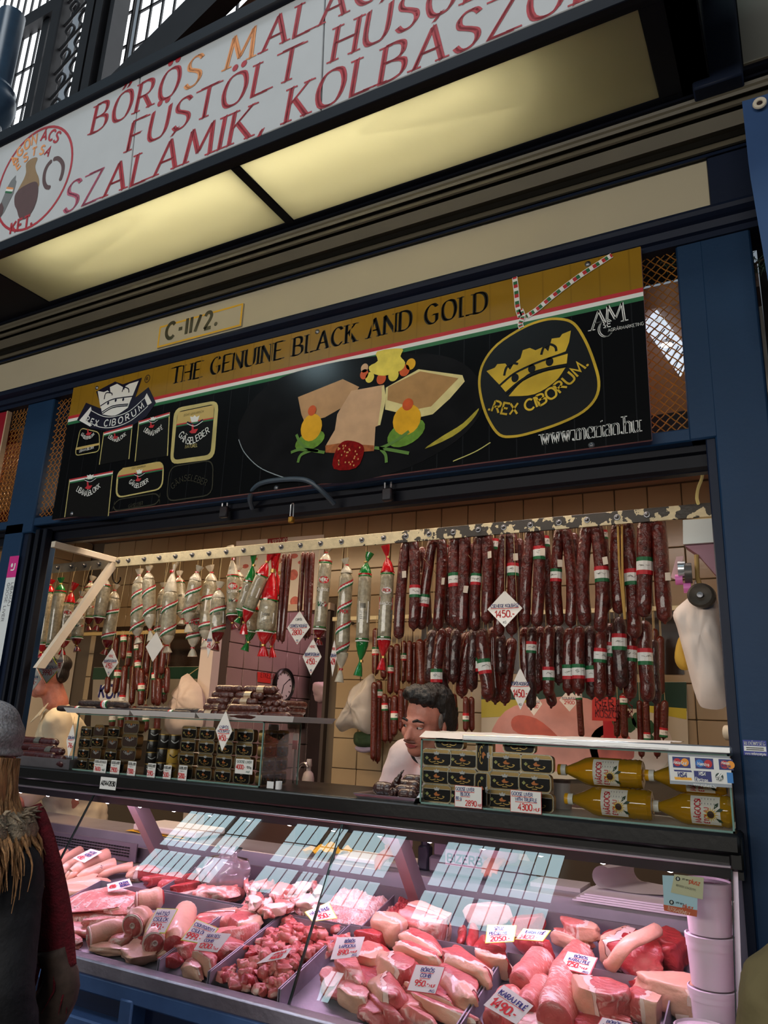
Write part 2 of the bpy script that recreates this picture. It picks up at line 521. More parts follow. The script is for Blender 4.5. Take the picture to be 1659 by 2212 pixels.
def curved(b, t, pts, h, m, wt=.15, off=.005, pl=None, sh=0.0, track=.22):   # text along a curve in (u, v)
 pl = pl or BN
 q = crom(pts, 8)
 L = [0]
 for a, c_ in zip(q, q[1:]):
  L.append(L[-1] + hypot(c_[0] - a[0], c_[1] - a[1]))
 w0 = twidth(t, h, track)
 k = L[-1] / w0
 x = 0
 for ch in t:
  adv = strokes(ch)[0]
  s_ = (x + adv * h / 2 * 1) * k
  i = max(j for j in range(len(L)) if L[j] <= s_ + 1e-9)
  i = min(i, len(q) - 2)
  f = (s_ - L[i]) / max(1e-9, L[i + 1] - L[i])
  p = (q[i][0] + (q[i + 1][0] - q[i][0]) * f, q[i][1] + (q[i + 1][1] - q[i][1]) * f)
  an = atan2(q[i + 1][1] - q[i][1], q[i + 1][0] - q[i][0])
  wc = adv * h * min(k, 1.15)
  text(pl, b, ch, p[0] - cos(an) * wc / 2, p[1] - sin(an) * wc / 2, h, m, 'sans', wt, width=wc if adv > .05 else None, ang=an, off=off, shear=sh)
  x += (adv + track) * h
# ------------------------------------------------------------------ palette
NAVY = C((19, 29, 50), 0.5, 0, .12, 3, .05, 60, name='navy_paint', spec=.25)
DNAVY = C((13, 17, 29), 0.5, 0, .1, 4, name='dark_navy_paint', spec=.2)
BLUE = C((22, 52, 84), 0.5, 0, .10, 3, .08, 40, name='blue_gloss_paint', spec=.25)
CREAM = C((182, 172, 148), 0.6, 0, .04, 2.5, name='cream_board')
WHITE = C((196, 198, 202), 0.45, 0, .03, 6, name='white_panel')
BLACK = C((14, 13, 13), 0.35, name='black_plastic')
STEEL = C((188, 190, 194), 0.28, 1.0, .08, 20, .04, 90, name='stainless_steel')
DSTEEL = C((120, 120, 124), 0.38, 1.0, .1, 30, name='dull_steel')
ALU = C((205, 206, 208), 0.3, 1.0, .05, 20, name='aluminium')
BRASS = C((196, 150, 70), 0.3, 1.0, name='brass')
GOLD = C((176, 146, 84), 0.36, 0.85, .06, 30, name='gold_metal')
RED = C((190, 26, 40), 0.5, name='red_paint')
GREEN = C((20, 104, 58), 0.5, name='green_paint')
PW = C((236, 234, 230), 0.6, name='print_white')
PK = C((16, 16, 18), 0.25, name='print_black')
TILE = C((166, 146, 116), 0.22, 0, .05, 5, .03, 30, name='glazed_tile')
TILE_P = C((176, 150, 146), 0.25, 0, .05, 5, name='glazed_tile_pink')
GROUT = C((92, 80, 66), 0.8, name='grout')
PLASTER = C((214, 202, 184), 0.7, 0, .06, 3, name='plaster')
GLASS = sheer('clear_glass', (0.95, 0.97, 0.97), fmul=1.7)
PANE = sheer('case_glass', (0.96, 0.97, 0.97), fmul=1.9)
# ------------------------------------------------------------------ ground and stall shell
mb = MB(); mb.box((-40, -16, -0.1), (20, 16, 0), C((70, 66, 62), 0.5, 0, .15, 2, name='stone_floor'))
structure(mb.build('floor'))
mb = MB(); mb.box((-5.85, 4.735, 0), (-4.1, 4.85, 3.11), GROUT); mb.box((-3.04, 4.735, 0), (-0.05, 4.85, 3.11), GROUT); mb.box((-4.1, 4.735, 2.42), (-3.04, 4.85, 3.11), GROUT)
wall = structure(mb.build('wall_back'))
tm = MB(); tm.box((0.002, 0, 0.002), (0.198, 0.014, 0.198), TILE, 0.004)
t0 = None
for k in range(-14, 13):
 for r in range(-4, 6):
  x, z = -2.972 + .2 * k, 1.90 + .2 * r
  if x < -5.75 or x > -0.3 or (x > -4.2 and x < -3.1 and z < 2.4) or (x > -1.9 and z < 1.5):
   continue
  if t0 is None:
   t0 = tm.build('tile', wall, world=False)
   t = t0
  else:
   t = t0.copy(); COL.objects.link(t); t.parent = wall
  t.location = (x, 4.721 + random.uniform(0, .0015), z)
mb = MB(); mb.box((-5.85, 2.62, 0), (-5.73, 4.72, 3.11), PLASTER); wl = structure(mb.build('wall_left'))
tl0 = None
tm = MB(); tm.box((0, 0.002, 0.002), (0.014, 0.198, 0.198), TILE, 0.004)
for k in range(10):
 for r in range(2, 6):
  t = tm.build('tile', wl, world=False) if tl0 is None else tl0.copy()
  if tl0 is None: tl0 = t
  else: COL.objects.link(t); t.parent = wl
  t.location = (-5.728, 2.72 + .2 * k, 1.90 + .2 * r)
mb = MB(); mb.box((-0.12, 2.76, 0), (-0.02, 4.75, 3.11), PLASTER); structure(mb.build('wall_right'))
mb = MB(); mb.box((-5.85, 2.62, 3.11), (-0.02, 4.85, 3.2), C((158, 128, 112), 0.7, name='ceiling_paint')); structure(mb.build('ceiling'))
# back room seen through the opening
mb = MB(); mb.box((-4.25, 4.85, 0), (-4.115, 6.3, 3.0), GROUT); w2 = structure(mb.build('wall_back_room_left'))
tb0 = None
tm = MB(); tm.box((0, 0.003, 0.003), (0.014, 0.197, 0.197), TILE_P, 0.004)
for k in range(7):
 for r in range(8):
  t = tm.build('tile', w2, world=False) if tb0 is None else tb0.copy()
  if tb0 is None: tb0 = t
  else: COL.objects.link(t); t.parent = w2
  t.location = (-4.116, 4.86 + .2 * k, 1.0 + .2 * r)
mb = MB(); mb.box((-4.25, 6.3, 0), (-2.2, 6.4, 3.0), C((120, 92, 88), 0.6, 0, .1, 3, name='back_room_paint')); structure(mb.build('wall_back_room_rear'))
mb = MB(); mb.box((-2.35, 4.86, 0), (-2.2, 6.3, 3.0), PLASTER); structure(mb.build('wall_back_room_right'))
mb = MB(); mb.box((-4.25, 4.86, 3.0), (-2.2, 6.4, 3.1), PLASTER); structure(mb.build('ceiling_back_room'))
mb = MB(); mb.box((-4.22, 4.66, 0), (-4.09, 4.75, 2.45), C((226, 212, 206), 0.5, name='white_trim')); mb.box((-3.06, 4.69, 0), (-3.035, 4.74, 2.45), C((60, 50, 46), 0.5)); mb.box((-4.22, 4.67, 2.40), (-3.03, 4.74, 2.45), C((206, 190, 176), 0.5))
structure(mb.build('trim_1'))
# ------------------------------------------------------------------ blue steel front
mb = MB(); mb.box((-0.19, 2.5, 0), (-0.03, 2.78, 3.3), BLUE, .006); mb.box((-0.268, 2.5, 2.535), (-0.18, 2.6, 3.3), BLUE, .006); mb.box((-0.143, 2.48, 3.3), (0.10, 2.7, 3.6), NAVY, .004)
mb.box((-.22, 2.51, 0), (-.188, 2.64, 2.54), NAVY, .004)
pr = structure(mb.build('pillar'))
mb = MB(); mb.box((-3.74, 2.5, 2.5), (-3.515, 2.72, 3.3), BLUE, .006); mb.box((-3.74, 2.5, 0), (-3.59, 2.72, 2.56), BLUE, .006); mb.box((-3.60, 2.515, 0), (-3.55, 2.6, 2.56), NAVY, .005)
pl_ = structure(mb.build('pillar'))
mb = MB()
for a, b, y in ((-3.555, -3.53, 2.51), (-3.53, -3.505, 2.535), (-3.505, -3.475, 2.512), (-3.475, -3.45, 2.54), (-3.45, -3.42, 2.515)):
 mb.box((a, y, 0), (b, 2.56, 2.52), DNAVY, .006)
structure(mb.build('trim_2'))                       # shutter guide channels
mb = MB()
def run(mb, prof, x0, x1, m):                       # a moulding: profile (y, z) drawn along x
 for (a, b), (c_, d) in zip(prof, prof[1:]):
  mb.face([(x0, a, b), (x0, c_, d), (x1, c_, d), (x1, a, b)][::-1], m)
lip = [(2.5, 3.36), (2.455, 3.36), (2.437, 3.352), (2.43, 3.338), (2.437, 3.325), (2.455, 3.318), (2.47, 3.314), (2.475, 3.288), (2.49, 3.284), (2.49, 3.262), (2.6, 3.262)]
run(mb, lip, -6.2, 0.06, NAVY)
structure(mb.build('beam'))
mb = MB(); mb.box((-3.53, 2.505, 2.535), (-0.18, 2.6, 2.582), BLUE, .005); mb.box((-6.2, 2.505, 2.535), (-3.73, 2.6, 2.582), BLUE, .005)
structure(mb.build('beam'))
mb = MB()
run(mb, [(2.55, 2.56), (2.552, 2.512), (2.575, 2.508), (2.578, 2.468), (2.60, 2.462), (2.605, 2.458), (2.64, 2.458), (2.64, 2.7)], -6.2, -.19, DNAVY)
structure(mb.build('lintel'))
mb = MB(); mb.box((-6.2, 2.62, 2.5), (-0.02, 2.7, 2.58), DNAVY); mb.box((-6.2, 2.5, 3.27), (-.1, 2.72, 3.36), DNAVY); structure(mb.build('beam'))
mb = MB(); mb.box((-6.2, 2.492, 3.3575), (-0.143, 2.56, 3.5925), CREAM, .002); structure(mb.build('fascia_board'))
# cornice
MOULD = C((92, 86, 72), 0.45, 0, .08, 6, name='grey_brown_paint')
prof = [(2.335, .9045), (2.34, .899), (2.331, .894), (2.334, .888), (2.365, .885), (2.362, .881), (2.352, .878), (2.352, .873), (2.36, .869), (2.393, .867), (2.392, .862), (2.372, .8615), (2.398, .837), (2.432, .838), (2.455, .829), (2.468, .819), (2.458, .8145), (2.455, .809), (2.466, .8055), (2.488, .806)]
mb = MB(); run(mb, [(y, 1.6 + y * e) for y, e in prof], -6.2, 0.5, MOULD)
run(mb, [(y, 1.6 + y * e) for y, e in ((2.488, .806), (2.47, .8035), (2.468, .799), (2.478, .7965), (2.5, .797))], -6.2, 0.5, NAVY)
structure(mb.build('cornice'))
# ------------------------------------------------------------------ canopy with light box
ZS = 3.73
can = structure(MB().build('canopy')) if False else None
mb = MB()
mb.box((-6.2, 1.835, ZS), (0.3, 1.926, ZS + .04), DNAVY, .004)
mb.box((-6.2, 2.30, ZS), (0.5, 2.345, ZS + .05), DNAVY, .004)
mb.box((-1.852, 1.92, ZS - .002), (-1.806, 2.31, ZS + .04), DNAVY, .004)
mb.box((-6.2, 1.92, ZS), (-3.42, 2.31, ZS + .04), DNAVY, .004)
mb.box((-0.264, 1.92, ZS), (-0.10, 2.31, ZS + .04), DNAVY, .004)
mb.box((-6.2, 2.33, ZS - .01), (0.5, 2.36, 4.3), DNAVY)
mb.box((-6.2, 1.79, 4.3), (0.0, 2.6, 4.34), DNAVY)
mb.box((-3.5, 1.86, 4.0), (-.2, 2.34, 4.02), WHITE)
mb.box((-3.5, 1.86, 3.78), (-.2, 1.88, 4.0), WHITE); mb.box((-3.5, 2.31, 3.78), (-.2, 2.33, 4.0), WHITE)
mb.box((-.19, 1.9, ZS), (-.1, 2.33, 4.3), DNAVY)
mb.box((-.155, 2.28, 3.70), (0.0, 2.5, 4.6), NAVY, .006)
can = structure(mb.build('canopy_frame'))
def soffit_mat():
 m = bpy.data.materials.new('opal_diffuser'); m.use_nodes = True
 nt = m.node_tree; nt.nodes.clear()
 o = nt.nodes.new('ShaderNodeOutputMaterial'); t = nt.nodes.new('ShaderNodeBsdfTranslucent'); d = nt.nodes.new('ShaderNodeBsdfDiffuse'); a = nt.nodes.new('ShaderNodeMixShader')
 t.inputs[0].default_value = (*lin((236, 232, 206)), 1); d.inputs[0].default_value = (*lin((216, 208, 172)), 1); a.inputs[0].default_value = .45
 nt.links.new(t.outputs[0], a.inputs[1]); nt.links.new(d.outputs[0], a.inputs[2]); nt.links.new(a.outputs[0], o.inputs[0])
 return m
OPAL = soffit_mat()
for a, b, l in ((-3.42, -1.852, 'yellowish opal light panel under the canopy above the stall number plate'), (-1.806, -0.264, 'longer yellowish opal light panel under the canopy, nearer the blue pillar')):
 mb = MB(); mb.box((a - .01, 1.915, ZS + .004), (b + .01, 2.31, ZS + .008), OPAL)
 tag(mb.build('light_panel'), l, 'light panel', 'light panels under the canopy')
mb = MB(); mb.box((-0.018, 2.785, 0), (2.5, 2.9, 4.6), C((40, 34, 32), .7)); structure(mb.build('wall_neighbour'))
# neighbour's board
mb = MB(); mb.box((0.004, 2.29, 3.745), (0.9, 2.32, 4.5), CREAM); tag(mb.build('board'), 'plain cream board of the next stall above the cornice', 'board')
# ------------------------------------------------------------------ shop sign
a_ = radians(3.3)
SG = PL((0, 1.827, 3.73), (1, 0, 0), (0, -sin(a_), cos(a_)))
sg = thing('shop_sign', 'long white shop sign with dark red lettering above the canopy light panels', 'sign', (-2, 1.83, 3.73))
def slab(u0, v0, u1, v1, th, m, nm, off=0.0, par=sg, c=.003):
 b = MB(); b.box((u0, v0, off - th), (u1, v1, off), m, c, frame(SG.o, SG.u, SG.v, SG.n)); return b.build(nm, par)
for a, b in ((-6.2, -2.322), (-2.318, -1.357), (-1.353, 0.3)):
 slab(a, 0, b, .555, .012, WHITE, 'sign_panel')
slab(-6.2, -.055, .3, -.004, .03, DNAVY, 'frame_rail', .004); slab(-6.2, .553, .3, .635, .06, DNAVY, 'frame_rail', .022, c=.015)
slab(-6.2, 0, .3, .6, .01, C((30, 40, 80), .5), 'backing_board', -.013)
SR = C((176, 30, 44), .45, 0, .18, 30, name='sign_red'); SO = C((236, 152, 86), .45, 0, .1, 30, name='sign_orange_faded'); SP = C((184, 84, 110), .5, 0, .3, 60, name='sign_red_worn')
b = MB()
text(SG, b, 'BŐRÖ', -2.6, .375, .142, SR, 'serif', .17, width=.51, shear=.15); text(SG, b, 'S', -2.045, .375, .142, SO, 'serif', .17, shear=.15)
text(SG, b, 'M', -1.822, .378, .142, [SO], 'serif', .17, width=.125, shear=.15); text(SG, b, 'ALACHÚS', -1.64, .378, .142, SR, 'serif', .17, width=.92, shear=.15)
text(SG, b, 'FÜSTÖLT', -2.351, .192, .142, SR, 'serif', .17, width=.88, shear=.15); text(SG, b, 'HÚSOK,', -1.311, .19, .145, SR, 'serif', .17, width=.66, shear=.15)
text(SG, b, 'SZ', -2.727, .012, .148, SP, 'serif', .17, width=.21, shear=.15); text(SG, b, 'ALÁMIK,', -2.47, .01, .145, SR, 'serif', .17, width=.85, shear=.15); text(SG, b, 'KOLBÁSZOK', -1.51, .008, .145, SR, 'serif', .17, width=1.17, shear=.15)
b.build('lettering', sg, 0)
b = MB()
cu, cv = -2.975, .275
SG.line(b, [(cu + .263 * cos(t), cv + .263 * sin(t)) for t in (2 * pi * i / 48 for i in range(48))], .013, SR, close=True)
Q = lambda zx, zy: SG.uv(zx / 7.136, 230 + zy / 7.136)
for wd_, pts, m in (('AGON', ((222, 905), (325, 750), (430, 640), (560, 565)), SO), ('ÁCS', ((625, 535), (745, 515), (870, 560)), SR), ('ÉSTS', ((262, 985), (385, 855), (535, 755), (670, 735)), SO), ('A', ((680, 745), (740, 775)), SR)):
 curved(b, wd_, [Q(*p) for p in pts], .052 if wd_ in ('AGON', 'ÁCS') else .044, m, .22, .0015, SG)
p0, p1 = Q(160, 1968), Q(560, 1800)
text(SG, b, 'KFT.', *p0, .058, SR, 'sans', .22, width=.15, ang=atan2(p1[1] - p0[1], p1[0] - p0[0]), off=.002)
b.build('emblem', sg, 0)
b = MB()
HAM = C((92, 62, 62), .5, 0, .05, 30); RIND = C((150, 120, 84), .5, 0, .05, 30)
Q = lambda zx, zy: SG.uv(zx / 7.136, 230 + zy / 7.136)
SG.poly(b, [Q(*p) for p in crom([(500, 800), (580, 795), (545, 910), (560, 1010), (600, 1110), (590, 1250), (430, 1330), (240, 1400), (300, 1250), (370, 1120), (405, 1010), (405, 880)], 3, True)], RIND)
SG.poly(b, [Q(*p) for p in crom([(540, 1160), (590, 1210), (580, 1400), (520, 1580), (430, 1710), (345, 1742), (295, 1710), (265, 1600), (230, 1520), (232, 1380), (300, 1280), (430, 1200)], 3, True)], HAM, .0016)
SG.line(b, [Q(*p) for p in crom([(805, 830), (735, 910), (690, 1020), (680, 1150), (715, 1240), (780, 1250)], 4)], [.006] + [.022] * 19 + [.008], HAM)
SG.line(b, [Q(*p) for p in crom([(820, 820), (890, 800), (950, 850), (975, 930), (960, 1040), (925, 1150)], 4)], [.008] + [.022] * 19 + [.006], HAM)
GR = C((120, 120, 122), .5)
SG.poly(b, [Q(*p) for p in ((248, 1060), (240, 1130), (255, 1160), (210, 1340), (60, 1640), (-60, 1800), (-120, 1700), (20, 1480), (120, 1240), (170, 1150))], GR)
SG.poly(b, [Q(*p) for p in ((110, 1240), (215, 1255), (208, 1282), (100, 1275))], SO, .0016); SG.poly(b, [Q(*p) for p in ((90, 1305), (195, 1315), (180, 1345), (80, 1335))], GREEN, .0016); SG.poly(b, [Q(*p) for p in ((100, 1275), (208, 1282), (195, 1315), (90, 1305))], PW, .0016)
SG.poly(b, [Q(*p) for p in ((30, 1480), (60, 1560), (40, 1660), (-40, 1760), (-60, 1600))], HAM, .002)
b.build('ham_picture', sg, 0)
# ------------------------------------------------------------------ stall number plate on the cream board
PN = PL((0, 2.4905, 0), (1, 0, 0), (0, 0, 1))
np_ = thing('number_plate', 'yellow-bordered stall number plate on the cream board', 'plate', (-2.6, 2.49, 3.45))
u0, v0 = PN.uv(341, 752); u1, v1 = PN.uv(528, 656); _, v2 = PN.uv(526, 704)
b = MB(); b.box((u0, 2.484, v2 - .002), (u1, 2.4915, v1 + .001), CREAM, .001); b.build('plate', np_)
b = MB(); PN2 = PL((0, 2.484, 0), (1, 0, 0), (0, 0, 1))
PN2.line(b, [(u0 + .006, v2 + .004), (u1 - .006, v2 + .004), (u1 - .006, v1 - .005), (u0 + .006, v1 - .005)], .009, C((222, 170, 30), .5), close=True); b.build('border', np_, 0)
b = MB(); text(PN2, b, 'C-II/2.', u0 + .055, v2 + .035, .088, PK, 'sans', .22, width=.33, track=.36); b.build('lettering', np_, 0)
# ------------------------------------------------------------------ banner
BN = PL((-3.318, 2.462, 2.541), (1, 0, 0), (0, 0, 1))
bn = thing('banner', 'black and gold printed banner board across the front above the opening', 'banner', (-1.85, 2.47, 2.54))
BWD, BHT = 2.94, .733
b = MB(); b.box((-3.318, 2.463, 2.541), (-3.318 + BWD, 2.475, 2.541 + BHT), C((206, 150, 150), .5), .001); b.build('board', bn)
PKB = C((13, 14, 16), .14, 0, name='gloss_black_print'); PGO = C((148, 112, 30), .22, 0, .1, 3, name='gold_print')
sa0, sa1 = BN.uv(1385, 622)[1], BN.uv(1385, 650)[1]
sl0 = BN.uv(154, 893)[1]
b = MB()
BN.rect(b, 0, 0, BWD, sa1 - .0, PKB, .0012)
BN.rect(b, 0, sa0, BWD, BHT, PGO, .0012)
h3 = (sa0 - sa1) / 3
for i, m in enumerate((GREEN, PW, RED)):
 BN.rect(b, 0, sa1 + h3 * i, BWD, sa1 + h3 * (i + 1), m, .0013)
GR1 = C((138, 104, 28), .22); GR2 = C((30, 31, 34), .16)
for i in range(28):
 u = .06 + i * .105
 BN.rect(b, u, sa0, u + .006, BHT, GR1, .0016); BN.rect(b, u, 0, u + .004, sa1, GR2, .0016)
b.build('print', bn, 0)
b = MB(); u, v = BN.uv(372, 829); u2, _ = BN.uv(1052, 670)
text(BN, b, 'THE GENUINE BLACK AND GOLD', u, v - .002, .088, C((22, 20, 22), .3), 'serif', .19, width=u2 - u, track=.28)
u, v = BN.uv(1170, 962); u2, _ = BN.uv(1381, 935)
text(BN, b, 'www.merian.hu', u, v, .062, PW, 'serif', .13, width=u2 - u, off=.003, track=.2)
b.build('lettering', bn, 0)
# large crown medallion
GP = C((214, 176, 54), .25, 0, .25, 6, name='gold_print_bright')
R = lambda x, y: BN.uv(830 + x / 2, 500 + y / 2)
b = MB()
cen = [R(*p) for p in crom([(600, 418), (690, 385), (760, 380), (820, 400), (868, 470), (905, 560), (928, 650), (915, 720), (860, 780), (760, 830), (640, 870), (560, 887), (500, 880), (455, 820), (425, 740), (412, 650), (430, 570), (490, 490)], 4, True)]
BN.poly(b, cen, PK, .003); BN.line(b, cen, .010, GP, .0035, close=True)
b.build('medallion', bn, 0)
b = MB()
body = [(443, 605), (480, 590), (490, 575), (525, 572), (545, 600), (560, 575), (590, 550), (600, 515), (630, 505), (655, 515), (690, 500), (710, 520), (725, 465), (760, 460), (770, 445), (808, 430), (800, 480), (785, 520), (640, 575), (500, 665)]
BN.poly(b, [R(*p) for p in body], GP, .004)
BN.poly(b, [R(*p) for p in crom([(500, 665), (560, 615), (640, 575), (720, 545), (795, 522)], 4)] + [R(*p) for p in crom([(790, 572), (700, 590), (620, 620), (530, 700)], 4)], GP, .0042)
BN.poly(b, [R(*p) for p in crom([(540, 712), (600, 650), (690, 610), (785, 590)], 4)] + [R(*p) for p in crom([(783, 592), (740, 650), (650, 705), (540, 714)], 4)], GP, .0042)
for x, y in ((567, 635), (639, 595), (716, 565)):
 u, v = R(x, y); BN.disc(b, u, v, .014, .017, PK, .005)
for pts in ([(500, 668), (560, 618), (640, 578), (720, 548), (795, 525)], [(525, 702), (600, 640), (690, 600), (790, 580)]):
 BN.line(b, crom([R(*p) for p in pts], 5), .008, PK, .005)
for pts in ([(680, 535), (690, 505), (715, 490), (740, 500), (745, 520)], [(520, 625), (530, 590), (555, 572), (580, 575)]):
 BN.line(b, crom([R(*p) for p in pts], 4), .009, PK, .005)
b.build('crown_emblem', bn, 0)
b = MB()
curved(b, '.REX CIBORUM.', [R(452, 776), R(550, 792), R(650, 766), R(760, 702), R(885, 582)], .042, GP, .19)
b.build('medallion_lettering', bn, 0)
b = MB()
u, v = R(897, 430)
text(BN, b, 'A', R(897, 430)[0], R(897, 430)[1], .075, PW, 'serif', .13, off=.003); text(BN, b, 'C', R(930, 460)[0], R(930, 462)[1], .065, PW, 'serif', .13, off=.0035); text(BN, b, 'M', R(962, 404)[0], R(962, 404)[1], .075, PW, 'serif', .13, off=.003)
text(BN, b, 'AGRÁRMARKETING CENTRUM', R(968, 436)[0], R(968, 436)[1], .012, PW, 'sans', .1, width=.19, off=.003)
b.build('lettering', bn, 0)
# cord of the medallion (printed)
b = MB()
for pts in ([(565, 200), (572, 260), (578, 330), (590, 370)], [(985, 105), (930, 140), (860, 185), (790, 235), (720, 290), (660, 340), (615, 370)], [(590, 340), (600, 370), (590, 400), (595, 420)]):
 q = crom([R(*p) for p in pts], 5)
 BN.line(b, q, .021, PW, .0045)
 for i in range(len(q) - 1):
  BN.line(b, [q[i], q[i + 1]], .016, (RED, PW, GREEN)[i % 3], .005)
b.build('cord_print', bn, 0)
# food picture
Z = lambda x, y: BN.uv(500 + x / 2.9625, 720 + y / 2.9625)
b = MB()
PLT = C((26, 26, 28), .12, 0, .3, 8)
BN.poly(b, [Z(*p) for p in crom([(45, 660), (60, 560), (160, 400), (330, 280), (600, 200), (900, 150), (1250, 130), (1480, 190), (1600, 330), (1610, 480), (1500, 640), (1300, 780), (1050, 890), (700, 960), (400, 940), (200, 860), (90, 760)], 3, True)], PLT, .0022)
BN.line(b, [Z(*p) for p in crom([(48, 680), (90, 770), (200, 870), (400, 945)], 5)], .004, C((150, 160, 165), .2), .003)
BN.poly(b, [Z(*p) for p in crom([(1585, 480), (1540, 560), (1420, 660), (1240, 740), (1350, 660), (1480, 580)], 3, True)], C((176, 160, 60), .2, 0, .3, 30), .003)
BN.line(b, [Z(*p) for p in crom([(1659, 700), (1560, 760), (1420, 820)], 5)], .004, C((210, 200, 120), .2), .003)
b.build('plate_print', bn, 0)
b = MB()
LV = C((196, 150, 104), .25, 0, .12, 14); LV2 = C((214, 170, 130), .25, 0, .1, 14); CRU = C((234, 216, 150), .25, 0, .1, 20); LV3 = C((184, 138, 84), .25, 0, .1, 20)
BN.poly(b, [Z(*p) for p in ((428, 410), (715, 295), (820, 345), (740, 460), (600, 540), (470, 570), (450, 520))], LV, .0032)
BN.poly(b, [Z(*p) for p in ((990, 350), (1200, 232), (1480, 270), (1495, 310), (1400, 420), (1290, 520), (1200, 540), (985, 490))], CRU, .0032)
BN.poly(b, [Z(*p) for p in ((1005, 345), (1210, 245), (1455, 290), (1280, 470), (1200, 485), (1000, 430))], LV3, .0036)
BN.poly(b, [Z(*p) for p in ((770, 370), (980, 332), (990, 420), (950, 590), (925, 600), (915, 755), (830, 740), (605, 755), (610, 715), (665, 620), (680, 520))], LV2, .004)
BN.poly(b, [Z(*p) for p in ((980, 335), (993, 420), (955, 590), (940, 590), (965, 420), (965, 345))], CRU, .0043)
BN.poly(b, [Z(*p) for p in ((605, 720), (700, 705), (915, 720), (915, 755), (700, 770), (605, 765))], C((170, 96, 50), .25, 0, .3, 60), .0045)
b.build('liver_slice_print', bn, 0)
b = MB()
YEL = C((238, 176, 40), .2, 0, .1, 20); YEL2 = C((240, 216, 90), .2, 0, .15, 20); ORR = C((214, 92, 46), .2, 0, .1, 30); KIW = C((110, 150, 56), .2, 0, .25, 40); STR = C((130, 18, 18), .15, 0, .35, 60)
def ov(x, y, rx, ry, m, off, rot=0.0):
 u, v = Z(x, y); BN.disc(b, u, v, rx, ry, m, off, 18, rot)
ov(505, 690, .075, .042, KIW, .0047, .2); ov(1120, 640, .085, .052, KIW, .0047, .3)
ov(515, 605, .054, .062, YEL, .005); ov(1125, 555, .062, .065, YEL, .005); ov(520, 497, .021, .024, ORR, .0054); ov(1132, 458, .024, .026, ORR, .0054)
for x, y, r, m in ((855, 225, .018, LV2), (853, 265, .02, ORR), (888, 285, .021, YEL2), (962, 293, .022, ORR), (1040, 270, .024, YEL2), (1110, 240, .023, ORR), (1150, 200, .022, YEL)):
 ov(x, y, r, r * 1.15, m, .0045)
BN.poly(b, [Z(*p) for p in crom([(935, 120), (1095, 100), (1085, 150), (1115, 190), (1090, 240), (980, 275), (900, 255), (885, 215), (940, 180)], 3, True)], YEL2, .005)
BN.poly(b, [Z(*p) for p in crom([(660, 870), (665, 770), (710, 700), (770, 690), (840, 715), (850, 770), (800, 865)], 3, True)], STR, .0052)
for i in range(30):
 x, y = random.uniform(680, 835), random.uniform(720, 850)
 ov(x, y, .003, .004, C((216, 160, 90), .3), .0056)
HB = C((92, 132, 50), .3)
for pts in ([(420, 650), (450, 710), (520, 750), (600, 765)], [(385, 765), (450, 745), (560, 755)], [(430, 830), (450, 780), (520, 750)], [(920, 735), (1000, 745), (1140, 770)], [(950, 740), (1040, 700), (1140, 630)], [(960, 745), (990, 780), (995, 830)]):
 BN.line(b, crom([Z(*p) for p in pts], 4), .013, HB, .0055)
b.build('fruit_print', bn, 0)
# small crown on a ribbon
T = lambda x, y: BN.uv(100 + x / 4.1475, 780 + y / 4.1475)
PUR = C((28, 24, 44), .25)
b = MB()
BN.poly(b, [T(*p) for p in [(450, 275), (620, 185), (690, 210), (860, 150), (800, 330), (920, 235), (985, 375), (900, 500), (760, 590), (560, 630), (400, 600), (280, 530), (360, 375), (500, 430)]], PUR, .003)
BN.poly(b, [T(*p) for p in [(465, 270), (520, 280), (555, 265), (580, 290), (575, 235), (640, 205), (690, 235), (700, 265), (715, 225), (750, 205), (832, 180), (775, 320), (735, 410), (490, 420)]], PW, .0035)
BN.poly(b, [T(*p) for p in crom([(495, 420), (600, 340), (770, 325)], 4)] + [T(*p) for p in crom([(735, 420), (620, 490), (505, 480)], 4)], PW, .0036)
rib = crom([T(*p) for p in [(385, 490), (500, 545), (620, 545), (760, 490), (900, 370)]], 5)
BN.line(b, rib, .062, PW, .0038)
BN.poly(b, [T(*p) for p in ((405, 410), (300, 535), (400, 590), (420, 500))], PW, .0038); BN.poly(b, [T(*p) for p in ((905, 290), (950, 375), (870, 430), (880, 340))], PW, .0038)
BN.line(b, rib, .054, PUR, .0042)
for pts in ([(490, 405), (600, 345), (780, 318)], [(500, 462), (600, 405), (740, 388)], [(500, 480), (600, 420), (735, 402)], [(525, 345), (540, 290), (590, 290), (595, 310)], [(685, 280), (700, 240), (740, 250), (745, 285)]):
 BN.line(b, crom([T(*p) for p in pts], 4), .006, PUR, .0044)
for x, y in ((560, 380), (628, 355), (695, 347)):
 u, v = T(x, y); BN.disc(b, u, v, .007, .009, PUR, .0046, 10)
curved(b, 'REX CIBORUM', [T(345, 545), T(440, 585), T(620, 575), T(770, 510), T(890, 410)], .034, PW, .17, .0046)
u, v = T(908, 160); BN.line(b, [(u + .017 * cos(t), v + .02 * sin(t)) for t in (2 * pi * i / 18 for i in range(18))], .003, PUR, .003, close=True); text(BN, b, 'R', u - .007, v - .009, .018, PUR, off=.003)
b.build('crown_ribbon_emblem', bn, 0)
